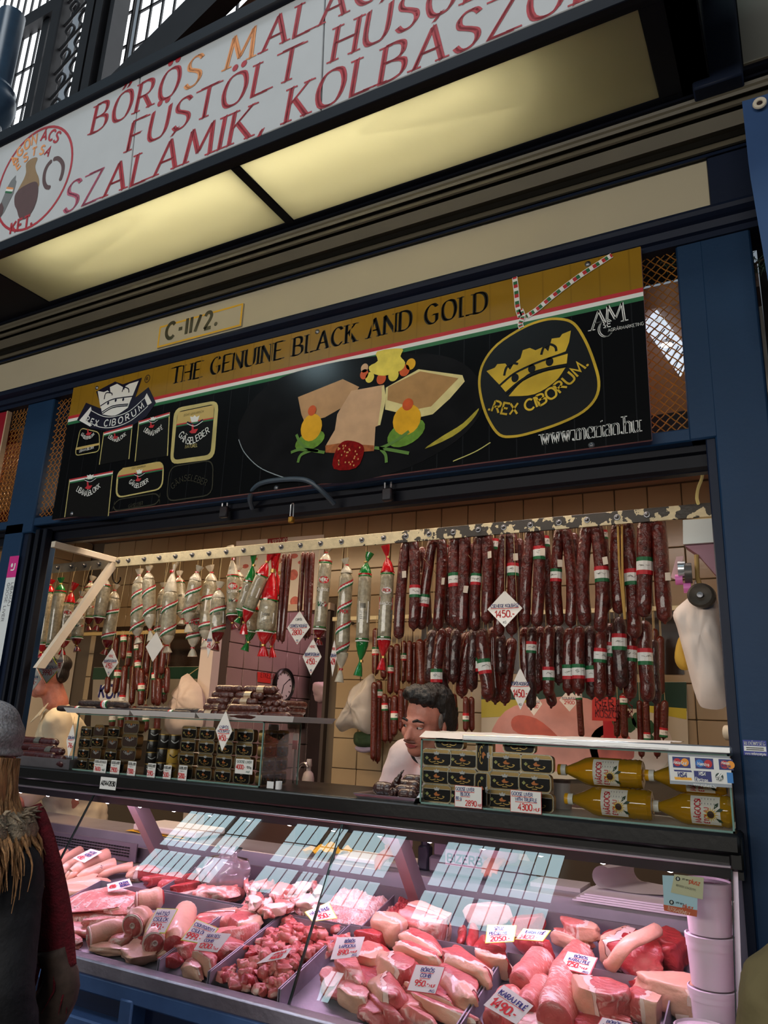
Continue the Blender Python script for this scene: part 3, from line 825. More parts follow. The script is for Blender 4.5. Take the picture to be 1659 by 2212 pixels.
# pictured tins
TG = C((200, 184, 120), .25, 0, .15, 10); TGD = C((120, 108, 66), .25, 0, .15, 10); TBK = C((18, 18, 18), .2); BRT = C((120, 100, 50), .3)
def rrect(x0, y0, x1, y1, x2, y2, x3, y3, r):         # rounded quad through 4 zoom corners, clockwise
 P = [T(x0, y0), T(x1, y1), T(x2, y2), T(x3, y3)]
 out = []
 for i in range(4):
  p, a, c_ = V(P[i]), V(P[i - 1]), V(P[(i + 1) % 4])
  d1, d2 = (a - p).normalized() * r, (c_ - p).normalized() * r
  for t in (0, .25, .5, .75, 1):
   out.append(tuple(p + d1 * (1 - t) ** 2 + d2 * t ** 2))
 return out
b = MB()
def goose(x, y, s):
 BN.poly(b, [T(x - 30 * s, y + 10 * s), T(x - 12 * s, y - 5 * s), T(x - 14 * s, y - 40 * s), T(x - 2 * s, y - 44 * s), T(x + 2 * s, y - 8 * s), T(x + 32 * s, y - 12 * s), T(x + 14 * s, y + 18 * s), T(x - 14 * s, y + 20 * s)], RED, .0046)
def mini(x, y, s):
 BN.poly(b, [T(x - 34 * s, y - 34 * s), T(x - 12 * s, y - 30 * s), T(x, y - 44 * s), T(x + 14 * s, y - 30 * s), T(x + 38 * s, y - 42 * s), T(x + 22 * s, y + 4 * s), T(x - 24 * s, y + 10 * s)], PW, .0046)
 BN.line(b, crom([T(x - 58 * s, y + 10 * s), T(x, y + 30 * s), T(x + 62 * s, y - 8 * s)], 4), .010 * s, PUR, .0045); BN.line(b, crom([T(x - 58 * s, y + 18 * s), T(x, y + 38 * s), T(x + 62 * s, y + 0 * s)], 4), .003 * s, PW, .0047)
q = rrect(1150, 425, 1550, 350, 1510, 880, 1110, 930, .05)
BN.poly(b, q, TG, .003)
BN.poly(b, rrect(1180, 455, 1515, 385, 1475, 840, 1140, 890, .03), TBK, .0034)
BN.poly(b, [T(*p) for p in ((1185, 462), (1510, 395), (1502, 510), (1170, 575))], C((206, 178, 110), .25), .0038)
BN.poly(b, [T(*p) for p in ((1172, 568), (1502, 508), (1502, 518), (1171, 580))], RED, .004); BN.poly(b, [T(*p) for p in ((1171, 580), (1502, 518), (1501, 532), (1170, 594))], GREEN, .004)
mini(1335, 540, 1.2); goose(1325, 625, 1.3)
curved(b, 'GÄNSELEBER', [T(1190, 670), T(1240, 735), T(1330, 735), T(1470, 640)], .032, PW, .13, .0046)
text(BN, b, 'NATUREL', *T(1250, 785), .016, TG, 'sans', .12, width=.075, off=.0046, ang=-.03); text(BN, b, 'ECHT UNGARISCH', *T(1240, 498), .011, TGD, 'sans', .12, width=.12, off=.0046)
q = rrect(640, 975, 1060, 890, 1050, 1150, 620, 1235, .05)
BN.poly(b, q, TG, .003); BN.poly(b, rrect(655, 985, 1048, 905, 1038, 1140, 636, 1220, .044), TBK, .0034)
BN.poly(b, [T(*p) for p in ((690, 960), (1030, 905), (1048, 960), (650, 1030))], C((206, 178, 110), .25), .0038)
BN.poly(b, [T(*p) for p in ((648, 1030), (1048, 958), (1046, 970), (646, 1042))], RED, .004); BN.poly(b, [T(*p) for p in ((646, 1042), (1046, 970), (1046, 982), (644, 1056))], GREEN, .004)
mini(840, 1005, .8); goose(830, 1062, .9)
curved(b, 'GÄNSELEBER', [T(745, 1095), T(800, 1135), T(850, 1128), T(922, 1085)], .022, PW, .14, .0046); text(BN, b, 'ECHT UNGARISCH', *T(772, 972), .010, TGD, 'sans', .12, width=.09, off=.0046)
for (x0, y0, x1, y1, x2, y2, x3, y3, nm, lx, ly, sc_) in ((215, 1060, 600, 985, 560, 1390, 170, 1400, 'LIBAMÁJBLOKK', 275, 1165, 1.0), (835, 540, 1108, 460, 1090, 850, 800, 900, 'LIBAMÁJPARFÉ', 878, 632, .8), (520, 640, 775, 570, 745, 880, 480, 930, 'LIBAMÁJBLOKK', 560, 690, .75)):
 BN.poly(b, [T(x0, y0), T(x1, y1), T(x2, y2), T(x3, y3)], C((24, 23, 22), .2), .0028)
 BN.line(b, [T(x0, y0), T(x3, y3)], .006, TG, .0034); BN.line(b, [T(x1, y1), T(x2, y2)], .006, TG, .0034)
 d = 26
 BN.poly(b, [T(x0, y0), T(x1, y1), T(x1, y1 + d / 2), T(x0, y0 + d / 2)], RED, .0036); BN.poly(b, [T(x0, y0 + d / 2), T(x1, y1 + d / 2), T(x1, y1 + d), T(x0, y0 + d)], PW, .0036); BN.poly(b, [T(x0, y0 + d), T(x1, y1 + d), T(x1, y1 + d * 1.5), T(x0, y0 + d * 1.5)], GREEN, .0036)
 mx, my = (x0 + x1) / 2 - 8, (y0 + y1) / 2
 if nm != 'LIBAMÁJBLOKK' or sc_ == 1: mini(mx, my + 30, .85 * sc_)
 goose(mx - 15, my + 105 * sc_, 1.1 * sc_)
 curved(b, nm, [T(lx, ly), T(lx + 70 * sc_, ly + 45 * sc_), T(lx + 130 * sc_, ly + 35 * sc_), T(lx + 215 * sc_, ly - 30 * sc_)], .028 * sc_, PW, .13, .0046)
q = rrect(310, 600, 480, 640, 480, 810, 260, 850, .03)
BN.line(b, q, .005, TG, .003, close=True); BN.poly(b, [T(*p) for p in ((270, 778), (478, 735), (476, 755), (266, 800))], C((206, 178, 110), .25), .0034); goose(385, 650, .9)
curved(b, 'LIBAMÁJBLOKK', [T(300, 820), T(430, 785)], .014, PW, .13, .0036); curved(b, 'GÄNSELEBERBLOKK', [T(315, 665), T(350, 700), T(400, 695), T(440, 660)], .016, PW, .13, .0046)
DIM = C((62, 60, 50), .2)
BN.line(b, rrect(1110, 950, 1500, 885, 1490, 1200, 1080, 1260, .05), .006, DIM, .003, close=True); curved(b, 'GÄNSELEBER', [T(1135, 1150), T(1220, 1085), T(1310, 1075), T(1430, 1120)], .028, DIM, .12, .0036)
BN.line(b, rrect(620, 1245, 1025, 1180, 1020, 1280, 590, 1350, .05), .006, DIM, .003, close=True); curved(b, 'GÄNSELEBER', [T(740, 1320), T(870, 1290)], .018, DIM, .12, .0036)
b.build('tin_print', bn, 0)
for x, y in ((210, 838), (686, 717), (1270, 571), (156, 1110), (597, 1054), (1278, 962)):
 u, v = BN.uv(x, y); b = MB()
 b.lathe([(.011, 0), (.011, .003), (.007, .006), (.003, .007), (0, .005)], DSTEEL, frame(BN.p(u, v, .001), BN.u, BN.v, BN.n), 12); b.build('screw', bn)
# ------------------------------------------------------------------ woven wire mesh beside the banner
MW = C((170, 112, 46), .45, .3, .25, 40, name='rusty_wire')
def mesh_screen(x0, x1, z0, z1, y, pitch=.034):
 b = MB()
 k = 0
 L = z1 - z0
 for s in (1, -1):
  c0 = x0 - L if s > 0 else x0
  while c0 < (x1 if s > 0 else x1 + L):
   pts = []
   # x = c0 + s*(z - z0)
   ta = max(0, (x0 - c0) if s > 0 else (c0 - x1)); tb = min(L, (x1 - c0) if s > 0 else (c0 - x0))
   if tb - ta > .01:
    n = max(2, int((tb - ta) / (pitch / 2)))
    for i in range(n + 1):
     t = ta + (tb - ta) * i / n
     ph = round(t / (pitch / 2)) % 2
     pts.append((c0 + s * t, y + (.0035 if (ph + (s > 0)) % 2 else -.0035), z0 + t))
    b.tube(pts, .0021, MW, 4, False)
   c0 += pitch
   k += 1
 o = b.build('mesh_screen'); o['kind'] = 'stuff'; return o
tag(mesh_screen(-.40, -.262, 2.578, 3.275, 2.53), 'rusty woven wire mesh between banner and blue pillar, right end', 'wire mesh')
tag(mesh_screen(-3.52, -3.28, 2.578, 3.275, 2.53), 'rusty woven wire mesh left of the banner beside the blue post', 'wire mesh')
tag(mesh_screen(-4.0, -3.735, 2.578, 3.275, 2.53, .03), 'rusty woven wire mesh of the next stall beside a red poster', 'wire mesh')
b = MB(); b.box((-5.0, 2.49, 2.59), (-3.905, 2.515, 3.25), C((150, 18, 38), .4), .002); b.box((-3.905, 2.488, 2.59), (-3.895, 2.516, 3.25), C((200, 170, 140), .5)); tag(b.build('poster_board'), 'dark red poster board on the mesh of the next stall', 'poster')
# handle and padlocks on the shutter box
b = MB()
H0 = [W(545, 1098, 2.54), W(540, 1075, 2.49), W(552, 1052, 2.46), W(580, 1040, 2.45), W(640, 1035, 2.45), W(672, 1042, 2.46), W(700, 1065, 2.49), W(722, 1088, 2.54)]
b.tube(crom([tuple(p) for p in H0], 5), .011, C((58, 72, 86), .45, 0, .2, 20), 8)
tag(b.build('shutter_handle'), 'bent blue steel bar handle on the shutter box below the banner', 'handle')
def padlock(px, py, label, m, ms, s=1.0, long=False):
 P = W(px, py, 2.53)
 t = thing('padlock', label, 'padlock', tuple(P))
 b = MB(); b.box((P.x - .02 * s, P.y - .011, P.z - .06 * s), (P.x + .02 * s, P.y + .011, P.z - .012 * s), m, .005); b.build('lock_body', t)
 b = MB(); h = .03 if not long else .07
 r = .013 * s
 b.tube([(P.x - r, P.y, P.z - .02 * s), (P.x - r, P.y, P.z + h * .6)] + [(P.x - r * cos(a), P.y, P.z + h * .6 + r * sin(a)) for a in (pi * i / 6 for i in range(1, 6))] + [(P.x + r, P.y, P.z + h * .6), (P.x + r, P.y, P.z - .02 * s)], .0042 * s, ms, 6); b.build('shackle', t)
padlock(486, 1088, 'dark padlock hanging on the shutter box, left of the bar handle', C((54, 52, 56), .4, .6), STEEL, 1.1)
padlock(838, 1048, 'dark padlock hanging on the shutter box, right of the bar handle', C((54, 52, 56), .4, .6), STEEL, 1.1)
padlock(630, 1112, 'slim brass padlock hanging lowest, below the bar handle', BRASS, STEEL, .62, True)
# ------------------------------------------------------------------ sticker strips on the left post and small label on the pillar
PS = PL((0, 2.499, 0), (1, 0, 0), (0, 0, 1))
st = thing('sticker', 'white vertical goose liver sticker with a pink top on the blue post', 'sticker', tuple(W(25, 1260, 2.499)))
u1, v1 = PS.uv(42, 1200); u2, v2 = PS.uv(35, 1244)
b = MB(); PS.rect(b, u1 - .075, v1 - .115, u1, v1, C((214, 50, 140), .4), .0008); PS.rect(b, u1 - .075, v1 - 1.0, u1, v1 - .115, C((226, 230, 232), .4), .0008); b.build('paper', st, 0)
b = MB()
text(PS, b, 'LIBAMÁJ', u1 - .024, v1 - .145, .020, C((70, 66, 74), .5), 'sans', .13, ang=-pi / 2, width=.12); text(PS, b, 'GOOSE LIVER', u1 - .055, v1 - .145, .020, C((70, 66, 74), .5), 'sans', .13, ang=-pi / 2, width=.2)
PS.line(b, crom([(u1 - .05, v1 - .075), (u1 - .028, v1 - .075), (u1 - .022, v1 - .06), (u1 - .022, v1 - .04)], 4), .008, PW, .0015); PS.disc(b, u1 - .045, v1 - .05, .009, .011, PW, .0015)
b.build('lettering', st, 0)
PR = PL((0, 2.499, 0), (1, 0, 0), (0, 0, 1))
sk = thing('sticker', 'small blue and white shutter maker sticker on the right blue pillar', 'sticker', tuple(W(1630, 1610, 2.499)))
u0, v0 = PR.uv(1604, 1598); u1, v1 = PR.uv(1657, 1620)
hh = .042
b = MB(); PR.rect(b, u0, v0 - hh, u1, v0, C((36, 52, 150), .4), .0008); PR.rect(b, u0 + .002, v0 - hh * .72, u1 - .002, v0 - hh * .38, PW, .0012); b.build('paper', sk, 0)
b = MB(); text(PR, b, 'REDŐNYSÉG', u0 + .004, v0 - hh * .32, hh * .22, PW, 'serif', .2, width=u1 - u0 - .008, off=.0014); text(PR, b, 'www.redonyseg.eu', u0 + .004, v0 - hh * .95, hh * .17, PW, 'sans', .15, width=u1 - u0 - .008, off=.0014)
for k in (.5, .62): PR.line(b, [(u0 + .008, v0 - hh * k), (u1 - .008, v0 - hh * k)], .0022, PK, .0016)
b.build('lettering', sk, 0)
# blue tarpaulin with an eyelet, right edge
tp = thing('tarpaulin', 'blue tarpaulin hung by an eyelet right of the cornice', 'tarpaulin', (0.1, 2.28, 3.2))
b = MB(); b.grid(lambda a, c_: (-.012 + .035 * max(0, a - .35) ** 1.0 + .5 * c_, 2.26 + .012 * sin(7 * c_ + 3 * a) - .03 * c_, 3.575 - .75 * a + .02 * c_), 14, 16, C((54, 84, 132), .4, 0, .1, 6), False); b.build('sheet', tp)
g = W(1641, 223, 2.25); b = MB(); b.lathe([(.008, 0), (.010, .004), (.019, .005), (.021, 0)], C((226, 216, 196), .4), frame(g, (1, 0, 0), (0, 0, 1), (0, -1, 0)), 18); b.lathe([(.0085, .001), (0, .0012)], C((40, 20, 16), .6), frame(g, (1, 0, 0), (0, 0, 1), (0, -1, 0)), 12); b.build('eyelet', tp)
# ------------------------------------------------------------------ market hall beyond and behind
IRON = C((34, 31, 33), .5, .2, .2, 3, name='iron_paint')
PGL = glow((.93, .97, 1.0), WINDOW_GLOW * .25, 'bright_pane')
PGB = glow((.66, .92, 1.0), WINDOW_GLOW * .75, 'bright_pane')
HB_ = 9.0
def hx(zx, zy, y=HB_): return W(zx / 3.95, zy / 3.95, y)
hw = MB()
brick = C((96, 58, 40), .7, 0, .2, 2)
wn = 0
def glazing(p00, p11, nx, nz, y, name, n):
 """one iron-framed window between two world corners (x, z), panes set in bars; each pane is a part"""
 x0, z0 = p00; x1, z1 = p11
 b = MB()
 r = .028
 for i in range(nx + 1):
  x = x0 + (x1 - x0) * i / nx
  b.box((x - r, y - .04, z0), (x + r, y + .02, z1), IRON)
 for j in range(nz + 1):
  z = z0 + (z1 - z0) * j / nz
  b.box((x0, y - .04, z - r), (x1, y + .02, z + r), IRON)
 o = structure(b.build(name))
 pm = MB(); dx, dz = (x1 - x0) / nx, (z1 - z0) / nz
 pm.box((0, 0, 0), (dx, .006, dz), PGL)
 p0 = None
 for i in range(nx):
  for j in range(nz):
   p = pm.build('pane', o, 0, world=False) if p0 is None else p0.copy()
   if p0 is None: p0 = p
   else: COL.objects.link(p); p.parent = o
   p.location = (x0 + dx * i, y, z0 + dz * j)
 return o
# window wall ahead (upper left of the picture)
a, c_ = hx(150, 350), hx(415, 290)
xl, xm, xr = hx(100, 620).x, hx(395, 420).x, hx(560, 420).x
zt = hx(300, 240).z
glazing((xl - 2.0, zt - 6.2), (xm - .12, zt - .15), 10, 5, HB_, 'window_1', 1)
glazing((xm + .12, zt - 6.2), (xr, zt - .15), 3, 5, HB_, 'window_2', 2)
glazing((xl - 2.0, zt + .22), (hx(470, 50).x, zt + 8), 10, 4, HB_, 'window_3', 3)
glazing((hx(470, 50).x + .2, zt + .22), (xr, zt + 8), 2, 4, HB_, 'window_4', 4)
x5 = hx(1050, 400).x
glazing((xr + .1, zt - 6.2), (x5 - .1, zt + 8.2), 8, 14, HB_ + .2, 'window_15', 5)
glazing((x5, zt - 6.2), (x5 + 7.0, zt + 8.2), 18, 14, HB_ + .3, 'window_5', 5)
b = MB()
b.box((xl - 2.2, HB_ - .25, zt - .2), (xr + .2, HB_ + .1, zt + .22), IRON); b.box((xm - .13, HB_ - .15, zt - 6.5), (xm + .13, HB_ + .1, zt), IRON); b.box((hx(470, 50).x, HB_ - .15, zt), (hx(470, 50).x + .2, HB_ + .1, zt + 8), IRON)
structure(b.build('trim_3'))
# iron lattice column with scrolls
b = MB()
xa, xb = hx(535, 500).x, hx(610, 500).x
b.box((xa, HB_ - .5, 0), (xb, HB_ - .2, 30), IRON, .03)
xc, xd = hx(720, 500, HB_ - .3).x, hx(900, 500, HB_ - .3).x
b.box((xc, HB_ - .5, 0), (xc + .28, HB_ - .1, 30), IRON); b.box((xc + .5, HB_ - .6, 0), (xd, HB_ - .1, 30), IRON); b.box((xd + .12, HB_ - .5, 0), (xd + .26, HB_ - .1, 30), IRON)
b.box((xc, HB_ - .2, 0), (xd + .2, HB_ - .12, 30), C((30, 28, 32), .6))
icol = structure(b.build('column'))
b = MB()
for k in range(26):
 z = 5.2 + k * .72
 for s in (0, 1):
  q = [(xb + .02, z), (xb + .22, z + .12), (xb + .42, z + .42), (xb + .28, z + .62), (xb + .12, z + .5), (xb + .2, z + .36)]
  if s: q = [(xc + xb - x, zz + .25) for x, zz in q]
  b.tube([(x, HB_ - .33, zz) for x, zz in crom(q, 4)], .035, IRON, 5)
 b.tube([(xb, HB_ - .33, z), (xc, HB_ - .33, z + .55)], .03, IRON, 5)
 b.tube([(xd + .2, HB_ - .33, z), (x5 + .05, HB_ - .33, z + .5)], .03, IRON, 5); b.tube([(x5 + .05, HB_ - .33, z), (xd + .2, HB_ - .33, z + .5)], .03, IRON, 5)
o = b.build('scrollwork', icol); o['kind'] = 'stuff'
# sloping roof truss crossing the second window
b = MB()
A_, B_ = hx(985, 600, 7.5), hx(1620, -40, 7.5)
d = (B_ - A_)
P = [A_ + V((-.3, 0, -.4)), A_ + d * 1.6, A_ + d * 1.6 + V((6, 0, -4)), A_ + V((6, 0, -4))]
b.prism([A_ - d * .2, A_ + d * 2, A_ + d * 2 + V((.55, 0, -.55)), A_ - d * .2 + V((.55, 0, -.55))], (0, .3, 0), IRON)
structure(b.build('beam'))
b = MB(); q0 = A_ - d * .2 + V((.5, .4, -.5)); q1 = A_ + d * 2 + V((.5, .4, -.5))
b.prism([q0, q1, q1 + V((14, 0, -6)), q0 + V((14, 0, -6))], (0, .2, 0), C((104, 60, 36), .8, 0, .3, 3, stretch=(1, 1, 8), name='brick_vault'))
structure(b.build('wall_hall'))
# painted iron pipe column with collar, near left edge
pc = hx(90, 300, 5.2)
cl = thing('pipe_column', 'blue-green iron pipe column with a bulged collar at the upper left edge', 'column', (pc.x, 5.2, 3.0))
PCM = C((40, 66, 88), .3, 0, .15, 6)
zc = hx(60, 800, 5.2).z
b = MB(); b.lathe([(.19, 0), (.19, 12)], PCM, Matrix.Translation((pc.x - .06, 5.2, 0)), 20); b.build('pipe', cl)
b = MB(); b.lathe([(.20, -.62), (.25, -.5), (.30, -.36), (.34, -.2), (.33, -.05), (.29, .03), (.30, .1), (.24, .16), (.2, .3)], PCM, Matrix.Translation((pc.x - .10, 5.2, zc + .1)), 22); b.build('collar', cl)
b = MB(); b.tube(crom([(pc.x - .28, 4.98, zc + .4), (pc.x - .1, 4.94, zc + .62), (pc.x + .02, 4.96, zc + .5), (pc.x + .1, 5.0, zc + .3)], 4), .02, C((196, 190, 150), .7), 5); b.build('rope', cl)
# window wall behind the viewer (seen in the case glass)
def bigwin(x0, x1, z0, z1, nx, nz):
 global wn
 b = MB()
 for i in range(nx + 1):
  x = x0 + (x1 - x0) * i / nx; b.box((x - .018, -15, z0), (x + .018, -14.98, z1), IRON)
 for j in range(nz + 1):
  z = z0 + (z1 - z0) * j / nz; b.box((x0, -15, z - .018), (x1, -14.98, z + .018), IRON)
 o = structure(b.build('window_%d' % (6 + wn))); wn += 1
 g = MB(); g.face([(x0, -15.02, z0), (x1, -15.02, z0), (x1, -15.02, z1), (x0, -15.02, z1)][::-1], PGB); g.build('pane', o, 0)
for x0, x1 in ((-24.9, -22.3), (-22.1, -20.9), (-19.1, -17.5), (-17.35, -16.6), (-16.4, -14.0), (-12.3, -10.42), (-10.3, -7.9), (1.0, 3.4), (3.5, 5.8)):
 nx = max(3, int((x1 - x0) / .42))
 bigwin(x0, x1, 18.2, 20.4, nx, 2); bigwin(x0, x1, 16.7, 18.0, nx, 1)
bigwin(-14.7, -13.5, 13.2, 14.3, 4, 1)
b = MB(); b.box((-40, -15.6, 0), (20, -15.2, 26), C((60, 54, 50), .8)); structure(b.build('wall_hall_behind'))
# ------------------------------------------------------------------ refrigerated counter
def dz(y): return 0.80 + .265 * (y - 2.15)            # height of the sloping display deck
ct = thing('display_counter', 'long glass-fronted refrigerated meat counter filling the stall opening', 'counter', (-2, 2.4, 0))
XL, XR = -4.6, -.228
BL2 = C((11, 10, 10), .36, 0, .2, 30, .05, 60, name='black_ledge')
b = MB(); b.box((XL, 2.38, 1.304), (-.20, 2.86, 1.357), BL2, .008); b.build('ledge', ct)
b = MB()
for (a, z), (c_, d) in zip(((2.384, 1.312), (2.40, 1.300), (2.424, 1.292), (2.428, 1.280), (2.412, 1.276)), ((2.40, 1.300), (2.424, 1.292), (2.428, 1.280), (2.412, 1.276), (2.412, 1.27))):
 b.face([(XL, a, z), (XL, c_, d), (-.20, c_, d), (-.20, a, z)], BLACK)
b.box((XL, 2.412, 1.24), (-.20, 2.56, 1.30), BLACK); b.build('ledge_lip', ct)
b = MB(); b.box((XL, 2.395, 1.268), (XR, 2.411, 1.276), C((206, 190, 200), .3, .9), .002); b.build('glass_rail', ct)
Tg = radians(28)
gl = PL((0, 2.402, 1.274), (1, 0, 0), (0, sin(Tg), cos(Tg)))
for a, c_ in ((XL, -2.682), (-2.677, -1.455), (-1.450, XR)):
 b = MB(); b.box((a, -.565, -.006), (c_, 0, 0), PANE, 0, frame(gl.o, gl.u, gl.v, gl.n))
 # keep only the front sheet: a single clear surface
 b2 = MB(); b2.face([gl.p(a, -.565), gl.p(c_, -.565), gl.p(c_, 0), gl.p(a, 0)], PANE); g = b2.build('glass_pane', ct, 0)
 b3 = MB()
 for u in (a, c_):
  b3.box((u - .0012, -.565, -.007), (u + .0012, 0, -.001), C((40, 52, 50), .2), 0, frame(gl.o, gl.u, gl.v, gl.n))
 b3.build('glass_edge', ct, 0)
b = MB(); b.box((XL, 2.095, .738), (-.2, 2.15, .786), C((168, 160, 176), .42, .9, .25, 5, .3, 25, name='worn_steel'), .006); b.build('front_rail', ct)
BR = C((64, 92, 140), .42, .2, .2, 8, .05, 40, name='blue_enamel'); BD = C((20, 34, 66), .5, 0, .15, 8)
b = MB()
b.box((XL, 2.16, .05), (-.2, 2.20, .74), BD); b.box((XL, 2.10, .685), (-.2, 2.2, .738), BR, .006); b.box((XL, 2.09, .575), (-.2, 2.2, .612), BR, .006); b.box((XL, 2.09, .05), (-.2, 2.2, .12), BR, .006); b.box((XL, 2.11, .32), (-.2, 2.2, .345), BR, .006)
for x in (-3.9, -3.0, -2.06, -1.2, -.35): b.box((x - .03, 2.095, .05), (x + .03, 2.2, .70), BR, .006)
b.build('front_panel', ct)
b = MB(); b.box((XL, 2.2, .3), (-.2, 2.75, .6), BD); b.build('body', ct)
STL = C((150, 146, 156), .5, .6, .1, 12, .05, 60, name='tray_steel')
dk = lambda y0, y1, h0, h1: [(y0, dz(y0) + h0), (y1, dz(y1) + h0), (y1, dz(y1) + h1), (y0, dz(y0) + h1)]
b = MB(); b.prism([(XL, y, z) for y, z in dk(2.15, 2.84, -.06, -.045)], (XR - XL, 0, 0), STL); b.build('deck', ct)
b = MB(); b.box((XL, 2.84, .86), (XR, 2.856, 1.0), C((140, 132, 140), .4, .8)); b.build('back_plate', ct)
b = MB()
for r in range(4):
 for k in range(34):
  b.box((-3.45 + k * .018, 2.80, dz(2.8) - .01 + r * .012), (-3.438 + k * .018, 2.803, dz(2.8) - .004 + r * .012), BLACK)
b.box((-3.48, 2.804, dz(2.8) - .03), (-2.8, 2.81, dz(2.8) + .05), C((150, 140, 150), .4, .8)); b.build('vent_grille', ct)
# tray walls
def wall_y(x, y0, y1, h=.012):
 b.prism([(x - .002, y, z) for y, z in dk(y0, y1, -.05, h)], (.004, 0, 0), STL)
def wall_x(x0, x1, y, h=.012):
 b.box((x0, y - .002, dz(y) - .05), (x1, y + .002, dz(y) + h), STL)
for nm, parts in (('tray', [('y', -2.0, 2.16, 2.54), ('y', -2.72, 2.16, 2.54), ('x', -2.72, -2.0, 2.54)]), ('tray', [('y', -1.992, 2.16, 2.54), ('y', -1.782, 2.16, 2.54), ('x', -1.99, -1.78, 2.54)]), ('tray', [('y', -1.774, 2.16, 2.54), ('y', -1.504, 2.16, 2.54), ('x', -1.774, -1.504, 2.54)]),
                  ('tray', [('y', -1.496, 2.16, 2.565), ('y', -.93, 2.16, 2.565), ('x', -1.496, -.93, 2.565)]), ('tray', [('y', -.92, 2.16, 2.57), ('y', -.42, 2.16, 2.57), ('x', -.92, -.42, 2.57)]),
                  ('tray', [('x', -2.4, -1.95, 2.556), ('y', -2.4, 2.56, 2.8), ('y', -1.95, 2.56, 2.8)]), ('tray', [('x', -1.94, -1.45, 2.556), ('y', -1.94, 2.56, 2.8), ('y', -1.45, 2.56, 2.8)])):
 b = MB()
 for p in parts:
  (wall_y if p[0] == 'y' else wall_x)(*p[1:])
 b.build(nm, ct)
b = MB(); b.prism([(-.226, 2.15, .76), (-.226, 2.86, .76), (-.226, 2.86, 1.30), (-.226, 2.42, 1.28)], (.012, 0, 0), C((222, 196, 208), .4)); b.build('end_panel', ct)
b = MB(); b.box((-.232, 2.395, 1.262), (-.196, 2.44, 1.35), BLACK, .006); b.build('end_cap', ct)
# struts under the ledge and the lamp bulbs
STB = C((150, 138, 142), .4, .7)
for x in (-2.6, -1.33):
 b = MB(); b.prism([(x - .022, 2.52, 1.245), (x - .022, 2.60, 1.245), (x - .022, 2.83, .96), (x - .022, 2.75, .96)], (.044, 0, 0), STB); b.build('strut', ct)
for k in range(16):
 x = -.396 - k * .189
 b = MB(); b.lathe([(0, -.011), (.009, -.008), (.013, 0)], glow((1, .80, .96), 26), Matrix.Translation((x, 2.47, 1.24)), 10); b.build('bulb', ct)
ltg = W(233, 1690, 2.378)
ad = thing('label', 'white serial number label on the black ledge front', 'label', tuple(ltg))
LP = PL((0, 2.379, 0), (1, 0, 0), (0, 0, 1)); u0, v0 = LP.uv(215, 1703); u1, v1 = LP.uv(253, 1681)
b = MB(); LP.rect(b, u0, v0 - .001, u1, v1, PW, .0006); b.build('paper', ad, 0)
b = MB(); text(LP, b, 'A01442030', u0 + .006, v0 + .014, .018, PK, 'sans', .2, width=u1 - u0 - .012, off=.0012); b.build('lettering', ad, 0)
# worktop behind the counter, seen through the glass
WT = C((186, 178, 190), .35, .6, .08, 10)
b = MB(); b.box((-5.0, 2.95, .965), (-.13, 3.22, 1.035), WT, .004); b.box((-5.0, 3.17, 0), (-.13, 3.2, .965), BD); tag(b.build('worktop'), 'steel-edged worktop behind the meat counter', 'worktop')
PLW = C((228, 216, 214), .5, 0, .03, 10)
def flat(nm, label, cat, px, y, m, th, z=1.035, group=None, c=.004):
 """a board or sheet lying on the worktop, outline given on its top face"""
 P = [WZ(a, q, z + th) for a, q in px]
 b = MB(); b.prism([(p.x, p.y, z + .0005) for p in P], (0, 0, th), m); return tag(b.build(nm), label, cat, group)
P0 = W(245, 1775, 3.1)
b = MB(); b.box((-3.03, 2.99, 1.045), (-2.62, 3.21, 1.075), PLW, .006); tag(b.build('cutting_board'), 'white plastic cutting board lying on a yellow cloth on the worktop', 'cutting board')
YC = C((222, 172, 30), .8, 0, .1, 20, .3, 60)
def rag(nm, label, x0, x1, y0, y1, z, m, amp, seed):
 b = MB(); b.grid(lambda u, v: (x0 + (x1 - x0) * u + .01 * noise.noise((v * 3, seed, 0)), y0 + (y1 - y0) * v + .014 * noise.noise((u * 5, seed, 2)), z + amp * (0.5 + noise.noise((u * 4, v * 3, seed)))), 16, 10, m); return tag(b.build(nm, None, 180), label, 'cloth')
rag('cloth', 'yellow cloth spread under the white cutting board', -3.06, -2.68, 2.97, 3.2, 1.036, YC, .008, 3)
rag('cloth', 'crumpled yellow cloth on the worktop in the middle of the counter', -2.02, -1.84, 3.0, 3.14, 1.04, YC, .05, 8)
b = MB(); b.box((-1.86, 3.02, 1.0355), (-1.47, 3.2, 1.055), PLW, .005); tag(b.build('cutting_board'), 'white cutting board on the worktop beside the crumpled yellow cloth', 'cutting board')
# weighing scale with a name plate
sc = thing('scale', 'grey shop scale with a maker name plate facing the window, on the worktop', 'scale', (-1.1, 3.1, 1.035))
SCG = C((130, 118, 128), .4, .3)
a0, a1 = W(945, 1815, 3.02), W(1075, 1895, 3.02)
b = MB(); b.box((-1.42, 3.03, 1.036), (-1.02, 3.2, 1.10), SCG, .01); b.build('body', sc)
b = MB(); b.box((-1.40, 3.03, 1.10), (-1.335, 3.10, 1.31), SCG, .008); b.build('column', sc)
b = MB(); b.box((-1.40, 3.02, 1.19), (-.98, 3.06, 1.225), C((190, 170, 180), .4), .004); b.build('display', sc)
SP_ = PL((0, 3.015, 0), (1, 0, 0), (0, 0, 1)); q = [SP_.uv(*p) for p in ((961, 1865), (1065, 1876), (1068, 1844), (963, 1834))]
b = MB(); b.box((q[0][0], 3.016, q[0][1] - .006), (q[1][0], 3.03, q[3][1]), C((226, 190, 206), .5), .002); b.build('name_plate', sc)
